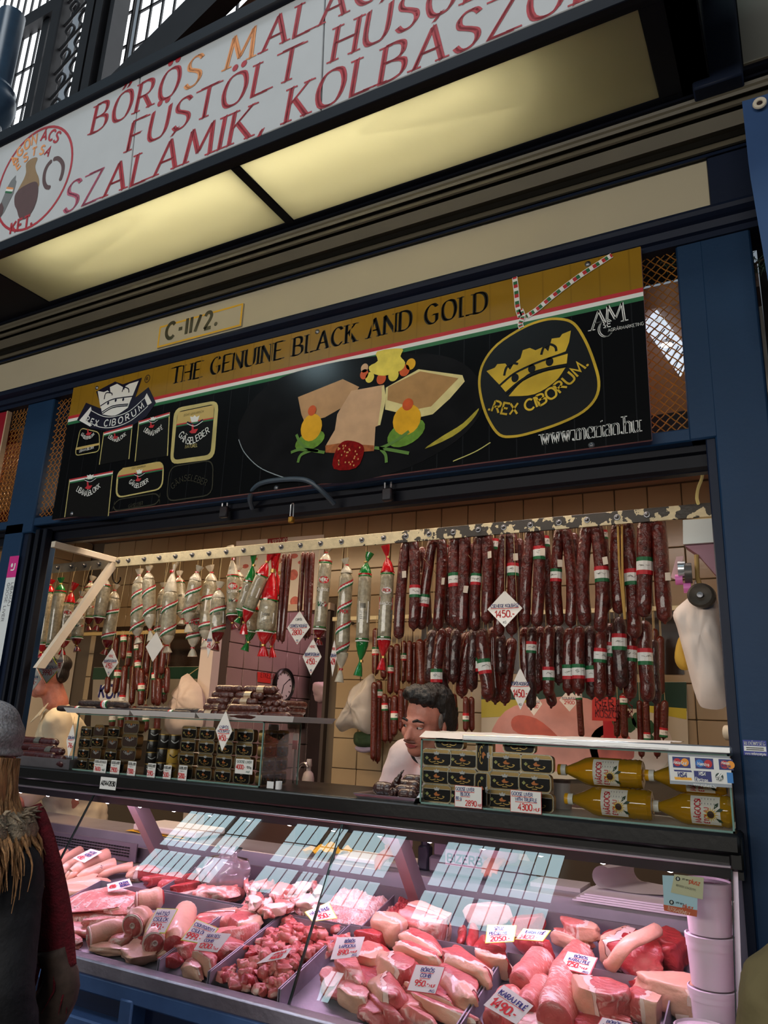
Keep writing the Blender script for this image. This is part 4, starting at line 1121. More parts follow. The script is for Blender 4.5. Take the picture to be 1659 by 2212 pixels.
b = MB(); text(SP_, b, 'BIZERBA', q[0][0] + .012, q[0][1] + .008, (q[3][1] - q[0][1]) * .55, C((70, 62, 84), .5), 'sans', .22, width=q[1][0] - q[0][0] - .024, off=.002); b.build('lettering', sc, 0)
b = MB(); b.box((-1.48, 3.05, 1.0365), (-1.43, 3.1, 1.13), C((40, 36, 52), .4), .008); b.lathe([(.02, 0), (.02, .03), (.008, .05)], C((40, 36, 52), .4), Matrix.Translation((-1.455, 3.075, 1.13)), 10); tag(b.build('spray_bottle'), 'small dark bottle standing left of the scale', 'bottle')
# wrapping paper
PAP = C((222, 212, 220), .8, 0, .04, 10)
pa = thing('paper_stack', 'stack of white wrapping paper at the right end of the worktop', 'paper', (-.6, 3.0, 1.035))
b = MB()
for i in range(4):
 b.box((-.80 + .012 * i, 2.905 + .008 * i, 1.036 + i * .006), (-.30, 3.16, 1.041 + i * .006), PAP)
b.build('sheet', pa)
ro = thing('paper_sheet', 'curled sheet of greaseproof paper lying on the wrapping paper', 'paper', (-.78, 3.1, 1.06))
GP2 = C((196, 184, 186), .7, 0, .05, 10)
b = MB()
def curl(u, v):
 L = .42
 s = u * L
 r = .038
 if s < .14:
  th = (.14 - s) / r
  x, z = -.86 + .14 - r * sin(th) * 1.0, r * (1 - cos(th))
 else:
  x, z = -.86 + s, .004 * sin(s * 20)
 return (x + .10 * v, 3.02 + .24 * v + .03 * u, 1.066 + z)
b.grid(curl, 40, 8, GP2); b.build('sheet', ro, 180)
b = MB(); b.box((-1.0, 3.05, 1.0355), (-.81, 3.2, 1.05), GP2); tag(b.build('paper_pad'), 'pad of greaseproof paper under the curled sheet', 'paper')
# buckets
BKT = C((226, 208, 218), .45, 0, .02, 10, sub=.0)
def bucket(x, y, z, r, h, label, top=False):
 t = thing('bucket', label, 'bucket', (x, y, z), 'white plastic buckets at the right end of the counter')
 b = MB(); b.lathe([(0, 0), (r * .86, 0), (r * .87, .004), (r * .97, h * .8), (r * 1.0, h * .8), (r * 1.01, h * .97), (r * 1.0, h)], BKT, Matrix.Translation((x, y, z)), 28); b.build('body', t)
 b = MB(); b.lathe([(r * 1.0, h - .004), (r * 1.035, h - .004), (r * 1.04, h + .008), (r * .98, h + .010), (r * .96, h + .004), (0, h + .003)], BKT, Matrix.Translation((x, y, z)), 28); b.build('lid', t)
 if top:
  L = PL((x, y, z + h + .0042), (1, 0, 0), (0, 1, 0)); b = MB()
  L.rect(b, -r * .6, -r * .62, r * .6, r * .45, C((238, 220, 232), .6), .001); L.line(b, crom([(-r * .3, -r * .3), (0, -r * .38), (r * .3, -r * .28), (r * .1, -r * .2), (-r * .3, -r * .3)], 3), .006, C((150, 60, 110), .6), .002); L.line(b, [(r * .35, -r * .2), (r * .55, -r * .12)], .006, C((150, 60, 110), .6), .002)
  b.build('lid_label', t, 0)
 return t
bx, by = -.305, 2.50
zb = dz(by) - .05
bucket(bx - .004, by, zb, .062, .098, 'white plastic bucket lowest of the three stacked at the counter end')
bucket(bx - .002, by, zb + .110, .063, .118, 'white plastic bucket in the middle of the stack of three')
bucket(bx, by, zb + .240, .064, .125, 'white lidded bucket with a paper label, topmost of the stack of three', True)
bucket(-.318, 2.34, dz(2.34) - .05, .068, .085, 'low white lidded bucket standing in front of the bucket stack', True)
# card on the inside of the glass
GC = PL(gl.p(0, 0, -.004), gl.u, gl.v)
cd = thing('card_sign', 'bank card acceptance card stuck inside the glass at the right', 'card', tuple(WP(1475, 1925, gl.o, gl.n)))
cq = lambda zx, zy: GC.uv(1150 + zx / 3.259, 1750 + zy / 3.259)
b = MB()
GC.poly(b, [cq(915, 458), cq(1165, 470), cq(1160, 750), cq(928, 705)], C((176, 206, 214), .5), .0); GC.poly(b, [cq(922, 665), cq(1161, 705), cq(1158, 752), cq(928, 708)], C((196, 84, 30), .5), .0006); GC.poly(b, [cq(1000, 452), cq(1208, 476), cq(1200, 630), cq(975, 580)], C((196, 190, 150), .5), .001)
b.build('card', cd, 0)
b = MB()
an = -.14
text(GC, b, 'ELFOGADÓHELY', *cq(955, 702), .0085, C((236, 200, 170), .5), width=.055, off=.0014, ang=an); text(GC, b, 'plusz', *cq(1060, 690), .012, C((200, 80, 30), .5), wt=.18, width=.024, off=.0014, ang=an); text(GC, b, 'plusz', *cq(1105, 515), .012, C((200, 80, 30), .5), wt=.18, width=.026, off=.0018, ang=an)
text(GC, b, '8012031 03420795', *cq(1012, 535), .005, C((90, 88, 70), .5), width=.05, off=.0018, ang=an); text(GC, b, 'univers', *cq(1010, 655), .006, PK, width=.02, off=.0014, ang=an); text(GC, b, 'univers', *cq(1055, 490), .006, PK, width=.018, off=.0018, ang=an)
for x, y in ((980, 650), (1025, 485)):
 u, v = cq(x, y); GC.disc(b, u, v, .006, .006, PK, .0014, 14); GC.disc(b, u, v, .003, .004, C((190, 190, 180), .5), .0018, 10)
b.build('lettering', cd, 0)
b = MB(); b.tube(crom([tuple(W(1535, 1893, 2.75)), tuple(W(1555, 1903, 2.75)), tuple(W(1572, 1905, 2.75)), tuple(W(1577, 1888, 2.75)), tuple(W(1568, 1880, 2.75))], 4), .006, C((30, 26, 34), .4), 6)
b.prism([W(1528, 1886, 2.75), W(1537, 1882, 2.75), W(1568, 1896, 2.75), W(1560, 1906, 2.75)], (0, .02, 0), C((40, 34, 44), .4)); tag(b.build('knife_handle'), 'dark handle hung on the white wall at the counter end', 'tool')
# ------------------------------------------------------------------ hanging rail
def depth_px(P): return (P - EYE).dot(FWD) / FOC       # metres per picture pixel at P
Z5 = lambda x, y, Y: W(x / 2.9625, 1100 + y / 2.9625, Y)
Z6 = lambda x, y, Y: W(500 + x / 2.9625, 1100 + y / 2.9625, Y)
Z7 = lambda x, y, Y: W(1000 + x / 2.517, 1000 + y / 2.517, Y)
def worn():
 m = C((206, 192, 156), .5, 0, .12, 30, .2, 80, name='chipped_paint')
 nt = m.node_tree
 b = nt.nodes['Principled BSDF']
 tc = nt.nodes.new('ShaderNodeTexCoord'); sx = nt.nodes.new('ShaderNodeSeparateXYZ'); nz = nt.nodes.new('ShaderNodeTexNoise'); ad = nt.nodes.new('ShaderNodeMath'); mp = nt.nodes.new('ShaderNodeMapRange'); st = nt.nodes.new('ShaderNodeMath'); mx = nt.nodes.new('ShaderNodeMix')
 nz.inputs['Scale'].default_value = 22; nz.inputs['Detail'].default_value = 5
 mp.inputs[1].default_value, mp.inputs[2].default_value, mp.inputs[3].default_value, mp.inputs[4].default_value = -1.9, -1.3, -.16, .12
 st.operation = 'GREATER_THAN'; st.inputs[1].default_value = .57; mx.data_type = 'RGBA'
 nt.links.new(tc.outputs['Object'], sx.inputs[0]); nt.links.new(tc.outputs['Object'], nz.inputs['Vector']); nt.links.new(sx.outputs[0], mp.inputs[0])
 nt.links.new(nz.outputs[0], ad.inputs[0]); nt.links.new(mp.outputs[0], ad.inputs[1]); nt.links.new(ad.outputs[0], st.inputs[0]); nt.links.new(st.outputs[0], mx.inputs[0])
 old = b.inputs['Base Color'].links[0].from_socket
 nt.links.new(old, mx.inputs[6]); mx.inputs[7].default_value = (*lin((46, 40, 34)), 1); nt.links.new(mx.outputs[2], b.inputs['Base Color'])
 return m
WORN = worn()
rl = thing('hanging_rail', 'chipped cream and black steel hanging rail with bolts across the opening', 'rail')
b = MB(); b.box((-3.34, 2.905, 2.383), (-.215, 2.914, 2.436), WORN, .0015); b.build('bar', rl)
def bolt(P, par):
 b = MB(); X = frame(P, (1, 0, 0), (0, 0, 1), (0, -1, 0)); b.lathe([(.013, 0), (.012, .003), (.008, .0035)], DSTEEL, X, 12); b.lathe([(.0085, .003), (.0085, .010), (.006, .012), (.005, .018), (0, .019)], DSTEEL, X, 6); return b.build('bolt', par)
bx_ = [Z6(x, y, 2.905) for x, y in ((80, 268), (200, 258), (320, 247), (443, 238), (572, 228), (705, 215), (835, 203), (975, 190), (1118, 177), (1265, 160), (1420, 147), (1580, 132))] + [Z7(x, y, 2.905) for x, y in ((222, 352), (367, 335), (522, 322), (675, 305), (838, 292), (1000, 273))] + [Z5(x, y, 2.905) for x, y in ((760, 328), (825, 328), (925, 325), (1022, 315), (1125, 307), (1232, 298), (1340, 288), (1450, 280))]
for y in (2.965, 3.05, 3.13, 3.2):
 b = MB(); zr = 1.6 + .2735 * y; b.tube([(-3.5, y, zr), (-.16, y, zr)], .005, BLACK, 6); b.build('back_rod', rl)
for x in (-3.3, -2.2, -1.2, -.22):
 b = MB(); b.tube([(x, 2.91, 2.4), (x, 3.2, 2.475)], .005, BLACK, 6); b.build('rod_arm', rl)
for P in bx_: bolt(V((P.x, 2.905, 2.411)), rl)
rl2 = thing('hanging_rail', 'shorter grey steel hanging rail with bolts, left of the white bracket', 'rail')
b = MB(); b.box((-5.6, 2.925, 2.383), (-3.15, 2.933, 2.436), C((150, 138, 118), .5, .3, .2, 20, .2, 60)); b.build('bar', rl2)
for x, y in ((375, 372), (462, 362), (548, 353), (640, 345)):
 P = Z5(x, y, 2.925); bolt(V((P.x, 2.925, 2.411)), rl2)
WB = C((214, 200, 182), .45, 0, .06, 8)
bk = thing('bracket', 'white triangular steel bracket carrying the rail at the left post', 'bracket')
b = MB(); b.box((-3.345, 2.5, 2.405), (-3.315, 2.93, 2.437), WB, .002); b.build('bar', bk)
b = MB(); b.prism([(-3.343, 2.88, 2.405), (-3.343, 2.93, 2.405), (-3.343, 2.56, 1.80), (-3.343, 2.51, 1.80)][::-1], (.026, 0, 0), WB); b.build('brace', bk)
gk = thing('gusset', 'cream steel gusset plate under the right end of the rail', 'bracket')
b = MB(); P = [Z7(1245, 300, 2.92), Z7(1360, 285, 2.92), Z7(1375, 405, 2.92)]; b.prism(P, (0, .012, 0), C((196, 176, 134), .5, 0, .1, 20)); b.build('plate', gk)
b = MB(); q = [Z7(1300, 38, 2.75), Z7(1300, 80, 2.78), Z7(1278, 140, 2.82), Z7(1272, 190, 2.87), Z7(1280, 222, 2.9)]
b.tube(crom([tuple(p) for p in q], 5), .006, C((214, 206, 140), .5), 6); tag(b.build('cable'), 'pale yellow cable running down to the right end of the rail', 'cable')
# ------------------------------------------------------------------ salamis
SKIN = C((164, 154, 130), .3, 0, .3, 60, .25, 120, coat=.6, name='salami_casing')
SKIN2 = C((128, 108, 88), .3, 0, .3, 60, .25, 120, coat=.6, name='salami_casing')
CLR = C((206, 196, 176), .2, 0, .15, 40, .4, 50, coat=.5, name='clear_wrap')
FR = C((200, 18, 28), .18, 0, .15, 30, .4, 40, coat=.8, name='red_foil'); FG = C((16, 118, 48), .18, 0, .15, 30, .4, 40, coat=.8, name='green_foil'); FD = C((112, 14, 22), .2, 0, .2, 30, .4, 40, coat=.6, name='dark_red_foil')
STRG = C((196, 176, 130), .8, name='string')
class PC(PL):
 """a cylinder's front to print on"""
 def __init__(s, A, B, r):
  s.o, s.r = V(A), r
  s.v = (V(B) - V(A)).normalized()
  f = V((0, -1, 0)); f = (f - s.v * f.dot(s.v)).normalized()
  tw = (EYE - s.o); tw = (tw - s.v * tw.dot(s.v)).normalized()
  s.n = tw
  s.u = s.v.cross(s.n)
 def p(s, u, v, off=0.0):
  a = u / s.r
  return s.o + s.v * v + (s.n * cos(a) + s.u * sin(a)) * (s.r + off)
def salami(label, T, B, w, style, cap=None, capb=None, top=None, bot=None, lab=None, hung=2.405):
 """T, B: ends of the body; w: width in pixels; style: plain, stripes or spiral; top / bot: length of the twisted ends"""
 T, B = V(T), V(B)
 r = w / 2 / 2.9625 * depth_px((T + B) / 2)
 t = thing('salami', label, 'salami', tuple(T), 'wrapped salamis on the rail')
 ax = B - T; L = ax.length; d = ax / L
 side = d.orthogonal().normalized()
 b = MB()
 n = 14
 pts, rr = [], []
 for i in range(n + 1):
  s = i / n
  e = min(s, 1 - s) * L
  k = 1 if e > r * .9 else (max(.0, 1 - (1 - e / (r * .9)) ** 2)) ** .5 * .5 + .5
  pts.append(T + ax * s); rr.append(r * k * (1 + .025 * sin(9 * s + L * 50)))
 b.tube(pts, rr, SKIN if style != 'dark' else SKIN2, 14); b.build('body', t)
 def end(P, dd, ln, m, nm):
  b = MB()
  prof = [(0, .98), (.12, .94), (.35, .62), (.5, .26), (.56, .2), (.62, .24), (.78, .5), (1, .72)]
  bend = side * (ln * .18 * random.uniform(-1, 1))
  b.tube([P + dd * (ln * s - r * .25) + bend * s * s for s, _ in prof], [r * k for _, k in prof], m, 11, True, .8); b.build(nm, t)
  b = MB(); b.tube([P + dd * (ln * .53 - r * .25), P + dd * (ln * .60 - r * .25)], r * .30, FR if m in (CLR,) else GOLD, 8); b.build('clip', t)
 end(T, -d, top or r * 2.2, cap or CLR, 'top_wrap'); end(B, d, bot or r * 2.2, capb or cap or CLR, 'bottom_wrap')
 P0 = T - d * (top or r * 2.2) * .5
 if P0.z < hung - .01:
  b = MB(); b.tube([P0, V((P0.x, P0.y, 1.6 + .2735 * P0.y))], .0013, STRG, 4); b.build('string', t)
 pc = PC(B, T, r * 1.035)
 b = MB()
 if style in ('bands', 'dark'):
  for f in (.03, .06, .94, .97):
   m = (FR, PW, FG, FR)[int(f * 100) % 4] if style == 'bands' else (FR if f in (.03, .97) else PW)
   b.tube([T + ax * (f - .006 * .4 / L), T + ax * (f + .006 * .4 / L)], r * 1.03, m, 14, False)
 if style in ('spiral', 'stripes'):
  turns = 3 if style == 'spiral' else 2
  slope = 1.1 if style == 'spiral' else .55
  k = max(2, int(L / (.085 if style == 'spiral' else .11)))
  for q in range(k):
   v0 = L * (q + .35) / k
   for j, m in enumerate((RED, PW, GREEN)):
    pts = [(u * r, v0 - j * .0075 + u * r * slope * .5) for u in (-1.5, -1.1, -.7, -.3, .1, .5, .9, 1.3, 1.6)]
    pc.line(b, pts, .0078, m, .0012)
 if b.f: b.build('stripe_print', t, 0)
 if lab:
  b = MB()
  fv = lambda a: L * (1 - a)
  if lab == 'classic':
   pc.poly(b, [(r * .8 * cos(a), fv(.30) + r * .55 * sin(a)) for a in (2 * pi * i / 14 for i in range(14))], FR, .0012)
   text(pc, b, 'HERZ', -r * .55, fv(.30) - r * .2, r * .42, PW, wt=.2, width=r * 1.1, off=.002)
   pc.rect(b, -r * 1.0, fv(.46), r * 1.0, fv(.40), PK, .0012); text(pc, b, 'CLASSIC', -r * .85, fv(.45), r * .36, PW, wt=.2, width=r * 1.7, off=.002)
   for j in range(4): pc.line(b, crom([(-r * .6 + j * r * .35, fv(.60)), (-r * .5 + j * r * .35, fv(.66)), (-r * .2 + j * r * .35, fv(.62))], 3), r * .14, (GREEN, PK, PW, RED)[j], .0012)
  elif lab == 'barcode':
   pc.rect(b, -r * .75, fv(.72), r * .75, fv(.42), PW, .0012)
   for j in range(9): pc.rect(b, -r * .5 + j * r * .09, fv(.52), -r * .46 + j * r * .09, fv(.45), PK, .002)
   for j in range(5): pc.rect(b, -r * .5, fv(.56 + j * .025), r * .5, fv(.567 + j * .025), C((120, 120, 120), .6), .002)
  elif lab == 'pickred':
   pc.poly(b, [(r * .75 * cos(a), fv(.30) + r * .5 * sin(a)) for a in (2 * pi * i / 14 for i in range(14))], PW, .0012); text(pc, b, 'PICK', -r * .55, fv(.30) - r * .2, r * .42, RED, wt=.2, width=r * 1.1, off=.002)
   pc.rect(b, -r * 1.1, fv(.56), r * 1.1, fv(.39), FR, .0012); text(pc, b, 'RÁKÓCZI', -r * .95, fv(.50), r * .36, PW, wt=.18, width=r * 1.9, off=.002)
   pc.rect(b, -r * 1.1, fv(.62), r * 1.1, fv(.57), PK, .0012); pc.rect(b, -r * 1.1, fv(.70), r * 1.1, fv(.63), C((60, 60, 62), .4), .0012)
  elif lab == 'pick':
   text(pc, b, 'PICK', -r * .6, fv(.52), r * .5, RED, wt=.2, width=r * 1.2, off=.002)
  elif lab == 'blank':
   pc.rect(b, -r * .5, fv(.62), r * .5, fv(.36), PW, .0012)
  b.build('label', t, 0)
 return t
Y0 = 2.97
sal = [
 ('salami with red foil ends half hidden behind the left post', (318, 520), (272, 880), 72, 'bands', FR, FR, None, None, None, 3.02, 5),
 ('salami with green foil ends, second from the left post', (385, 515), (332, 890), 78, 'bands', FG, FG, None, None, None, 2.97, 5),
 ('red-ended salami with a black and red label behind the white brace', (445, 590), (408, 850), 82, 'bands', FR, FR, .12, None, 'pickred', 3.02, 5),
 ('classic salami with a dark red end, tilted behind the brace', (515, 600), (492, 835), 76, 'bands', CLR, FD, None, None, 'classic', 2.96, 5),
 ('classic salami hanging just right of the white brace, dark red end', (578, 500), (566, 705), 74, 'bands', CLR, FD, None, None, 'classic', 3.03, 5),
 ('short salami with a shiny wrap and red lower end right of the brace', (672, 480), (634, 700), 78, 'bands', CLR, FD, None, None, None, 2.96, 5),
 ('salami in striped net, rightmost of the left bunch', (728, 560), (690, 850), 82, 'stripes', CLR, FD, None, None, None, 3.03, 5),
 ('plain-wrapped salami with red and green stripes, left one of the middle bunch', (890, 465), (878, 775), 86, 'spiral', CLR, CLR, None, None, None, 3.0, 5),
 ('short striped salami beside the left one of the middle bunch', (950, 440), (957, 690), 82, 'spiral', CLR, CLR, None, .14, None, 2.95, 5),
 ('striped salami partly behind the fat one, above the blank card', (1045, 540), (1022, 800), 72, 'stripes', CLR, CLR, None, None, 'barcode', 3.05, 5),
 ('fat salami with slanted stripes above the blank price card', (1092, 520), (1072, 825), 94, 'spiral', CLR, CLR, .2, None, None, 2.95, 5),
 ('tilted salami with a white label between two striped ones', (1148, 465), (1166, 670), 72, 'bands', CLR, CLR, None, None, 'barcode', 3.02, 5),
 ('salami with red and green stripes and a red tie below', (1252, 445), (1208, 670), 86, 'spiral', CLR, CLR, None, .1, None, 2.95, 5),
 ('low salami with a crumpled red and white tail end', (1262, 650), (1240, 830), 94, 'stripes', CLR, CLR, None, .1, 'pick', 3.04, 5),
 ('tall salami with a white sticker low on its left', (1350, 450), (1316, 790), 92, 'stripes', CLR, CLR, None, None, 'blank', 3.04, 5),
 ('salami with a barcode label and a dark red lower end', (1398, 560), (1392, 805), 98, 'stripes', CLR, FD, None, None, 'barcode', 2.95, 5),
 ('classic salami with a round red emblem before the pork poster', (1490, 420), (1488, 690), 78, 'bands', CLR, FD, .16, None, 'classic', 2.97, 5),
 ('clear-wrapped salami behind the classic one', (1528, 430), (1540, 700), 72, 'stripes', CLR, FD, None, None, None, 3.06, 5),
 ('tilted salami with green foil ends before the pork poster', (1598, 455), (1545, 655), 76, 'bands', FG, FG, .15, None, 'blank', 2.95, 5),
 ('tilted salami with red foil ends before the pork poster', (200, 410), (108, 650), 84, 'bands', FR, FR, .12, .12, 'blank', 2.93, 6),
 ('large salami in a big red foil bag with a barcode label', (243, 570), (214, 795), 118, 'bands', FR, FR, .26, .12, 'barcode', 2.96, 6),
 ('red-ended salami behind the large red foil one', (290, 540), (262, 800), 72, 'bands', FR, FR, .2, .12, None, 3.05, 6),
 ('low salami with a green foil tail under the red ones', (138, 640), (118, 790), 84, 'bands', FR, FG, None, .1, None, 3.05, 6),
 ('long classic salami left of the spiral-striped one', (604, 320), (562, 785), 84, 'bands', CLR, FD, .07, None, 'classic', 2.95, 6),
 ('long salami with spiral red and green stripes, second of the four single ones', (736, 400), (706, 930), 88, 'spiral', CLR, CLR, None, .13, 'pick', 2.95, 6),
 ('long salami with green foil ends and a white barcode sticker', (856, 405), (836, 860), 86, 'bands', FG, FG, .1, .15, 'barcode', 2.95, 6),
 ('long salami with bright red foil ends beside the smoked sausages', (1000, 390), (976, 850), 90, 'bands', FR, FR, .12, .13, 'pickred', 2.95, 6),
]
for l, a, c_, w_, stl, cp, cpb, tp_, bt_, lb, Y, zz in sal:
 zf = Z5 if zz == 5 else Z6
 salami(l, zf(*a, Y), zf(*c_, Y), w_, stl, cp, cpb, tp_, bt_, lb)
# ------------------------------------------------------------------ smoked sausages
SAU = C((104, 28, 18), .34, 0, .2, 45, .9, 45, coat=.35, name='paprika_sausage', col2=(56, 16, 12))
SAD = C((76, 26, 22), .4, 0, .2, 45, .9, 45, coat=.25, name='dark_sausage', col2=(34, 14, 14))
SAT = C((104, 32, 18), .3, 0, .4, 50, .5, 90, coat=.4, name='thin_sausage', col2=(62, 20, 14))
SAB = C((44, 28, 26), .45, 0, .4, 40, .5, 60, name='black_sausage')
def swell(pts, r, tip=.9):
 """radii for a sausage along pts with rounded tips"""
 L = [0]
 for a, c_ in zip(pts, pts[1:]): L.append(L[-1] + (V(c_) - V(a)).length)
 out = []
 for s in L:
  e = min(s, L[-1] - s)
  k = 1 if e > r else max(.05, 1 - (1 - e / r) ** 2) ** .5
  out.append(r * (k if k < 1 else 1) * (1 + .07 * noise.noise((s * 55, r * 900, pts[0][0] * 7))))
 return out
def dense(pts, r):
 q = crom([tuple(p) for p in pts], 5)
 # extra rings at the tips for a round end
 a, c_ = V(q[0]), V(q[1]); z = V(q[-1]); y = V(q[-2])
 d0 = (c_ - a).normalized(); d1 = (z - y).normalized()
 head = [a + d0 * (r * f) for f in (0, .08, .25, .5)]; tail = [z - d1 * (r * f) for f in (.5, .25, .08, 0)]
 mid = [V(p) for p in q if (V(p) - a).length > r * .7 and (V(p) - z).length > r * .7]
 return head + mid + tail
def tri_band(t, P, d, r, flip=False, ln=.032):
 """red, white and green paper band round a sausage"""
 P, d = V(P), V(d).normalized()
 b = MB()
 ms = (RED, PW, GREEN) if not flip else (GREEN, PW, RED)
 fr = (-.5, -.25, .27, .5)
 for i, m in enumerate(ms):
  b.tube([P + d * (ln * fr[i]), P + d * (ln * fr[i + 1])], r * 1.05, m, 12, False)
 pc = PC(P - d * .001, P + d * -.01 - d, r * 1.05)
 for k in range(4):
  a = random.uniform(-.8, .6)
  pc.line(b, crom([(r * a, random.uniform(-.004, .004)), (r * (a + .3), random.uniform(-.006, .006)), (r * (a + .5), random.uniform(-.004, .004))], 2), .0012, C((90, 90, 80), .6), .0008)
 b.build('paper_band', t, 0)
def paper_flag(t, P, w=.02, h=.03):
 b = MB(); P = V(P); yaw = random.uniform(-.6, .6)
 b.box((-w / 2, -.0006, -h / 2), (w / 2, .0006, h / 2), C((220, 206, 190), .7), 0, Matrix.Translation(P) @ Matrix.Rotation(yaw, 4, 'Z') @ Matrix.Rotation(random.uniform(-.15, .15), 4, 'Y')); b.build('price_flag', t)
def sausage(nm, label, pts, w, m, group, band=None, flip=False, hang=None, flag=None, n=10, scale=2.517):
 pts = [V(p) for p in pts]
 r = w * 1.26 / 2 / scale * depth_px(pts[len(pts) // 2])
 q = dense(pts, r)
 t = thing(nm, label, 'sausage', tuple(pts[0]), group)
 b = MB(); b.tube(q, swell(q, r), m, n); b.build('casing', t, 180)
 for f in (band if isinstance(band, (list, tuple)) else [band] if band is not None else []):
  i = max(1, min(len(q) - 2, int(f * (len(q) - 1)))); tri_band(t, q[i], q[i + 1] - q[i - 1], r, flip, r * 2.3)
 if flag is not None:
  i = int(flag * (len(q) - 1)); paper_flag(t, q[i] + V((r * .9, -r * 1.1, 0)))
 b = MB(); b.tube([q[-1] - (q[-1] - q[-4]).normalized() * .002, q[-1] + (q[-1] - q[-4]).normalized() * .008], [r * .3, r * .16], m, 6); b.build('end_knot', t)
 if hang is not None:
  b = MB(); b.tube([q[0] + V((0, 0, -r * .4)), V((q[0].x, q[0].y, 1.6 + .2735 * q[0].y if hang == 2.41 else hang))], .0014, STRG, 4); b.build('string', t)
 return t
def loop(label, l1, l2, w, zf, sc, Y, m, band=None, flag=None, bow=.0):
 """a pair of links: up one leg, over the rail hook and down the other"""
 a, a2 = zf(*l1[0], Y), zf(*l1[1], Y); c_, c2 = zf(*l2[0], Y), zf(*l2[1], Y)
 for p in (a, c_): p.z = min(p.z, 2.37)
 r = w * 1.26 / 2 / sc * depth_px(a)
 mid1 = (a * .45 + a2 * .55) + V((-bow, 0, 0)); mid2 = (c_ * .45 + c2 * .55) + V((bow, 0, 0))
 topz = 2.395
 pts = [a2, mid1, a, (a + c_) / 2 + V((0, 0, 0)), c_, mid2, c2]
 pts[3] = V(((a.x + c_.x) / 2, Y, topz))
 return sausage('smoked_sausage', label, pts, w, m, 'smoked sausage pairs on the rail', band, False, None, flag, 12, sc)
UP_ = [
 (Z6, 2.9625, ((1115, 240), (1070, 830)), ((1168, 240), (1165, 770)), 54, [.78], .30, 'first pair of smoked sausages from the red-ended salami'),
 (Z6, 2.9625, ((1280, 230), (1212, 770)), ((1348, 225), (1320, 770)), 54, [.22], .75, 'second smoked sausage pair, hanging wide apart'),
 (Z6, 2.9625, ((1425, 225), (1435, 760)), ((1492, 215), (1475, 780)), 62, [.25], .8, 'third smoked sausage pair, hanging close together'),
 (Z6, 2.9625, ((1582, 210), (1560, 780)), ((1640, 205), (1640, 720)), 56, [.27], None, 'fourth smoked sausage pair, left of the tripe of fat ones'),
 (Z7, 2.517, ((88, 410), (65, 905)), ((128, 410), (125, 870)), 44, [.27], .7, 'smoked sausage pair left of the upper diamond price card'),
 (Z7, 2.517, ((222, 400), (195, 945)), ((268, 395), (265, 935)), 48, [.73], .70, 'smoked sausage pair behind the upper diamond price card'),
 (Z7, 2.517, ((365, 390), (335, 890)), ((412, 385), (400, 890)), 50, [.72], .72, 'smoked sausage pair just right of the upper diamond price card'),
 (Z7, 2.517, ((520, 370), (522, 885)), ((565, 370), (585, 890)), 48, [.25], .30, 'curved smoked sausage pair under the paint-chipped part of the rail'),
 (Z7, 2.517, ((668, 360), (668, 885)), ((728, 355), (745, 920)), 58, [.75], .74, 'fat smoked sausage pair with outward bent tips'),
 (Z7, 2.517, ((840, 345), (850, 820)), ((895, 345), (935, 955)), 60, [.76], None, 'smoked sausage pair beside the hanging cord, long right link'),
 (Z7, 2.517, ((990, 335), (985, 840)), ((1062, 335), (1098, 865)), 66, [.24], .78, 'fattest smoked sausage pair at the right end of the rail'),
]
for i, (zf, sc, a, c_, w_, bd, fl, l) in enumerate(UP_):
 loop(l.replace('tripe', 'row'), a, c_, w_, zf, sc, 2.95 + .038 * (i % 2), SAU, bd, fl, (.006, .004, .0, .008, .006, .004, .006, .012, .014, .004, .0)[i])
for i, (zf, sc, x0, y0, x1, y1, w_) in enumerate(((Z6, 2.9625, 1220, 225, 1255, 740, 48), (Z6, 2.9625, 1385, 220, 1390, 740, 48), (Z6, 2.9625, 1535, 205, 1525, 760, 52), (Z7, 2.517, 168, 400, 150, 860, 42), (Z7, 2.517, 308, 395, 300, 890, 40), (Z7, 2.517, 440, 385, 482, 885, 44), (Z7, 2.517, 603, 365, 622, 820, 42), (Z7, 2.517, 762, 350, 790, 800, 36))):
 sausage('smoked_sausage', 'single smoked sausage hanging behind the pairs on the rail', [zf(x0, y0 + 15, 3.045), zf((x0 + x1) / 2 + 3, (y0 + y1) / 2, 3.045), zf(x1, y1, 3.045)], w_, SAU, 'single smoked sausages behind the pairs', .25 if i % 2 else None, False, 2.41, None, 10, sc)
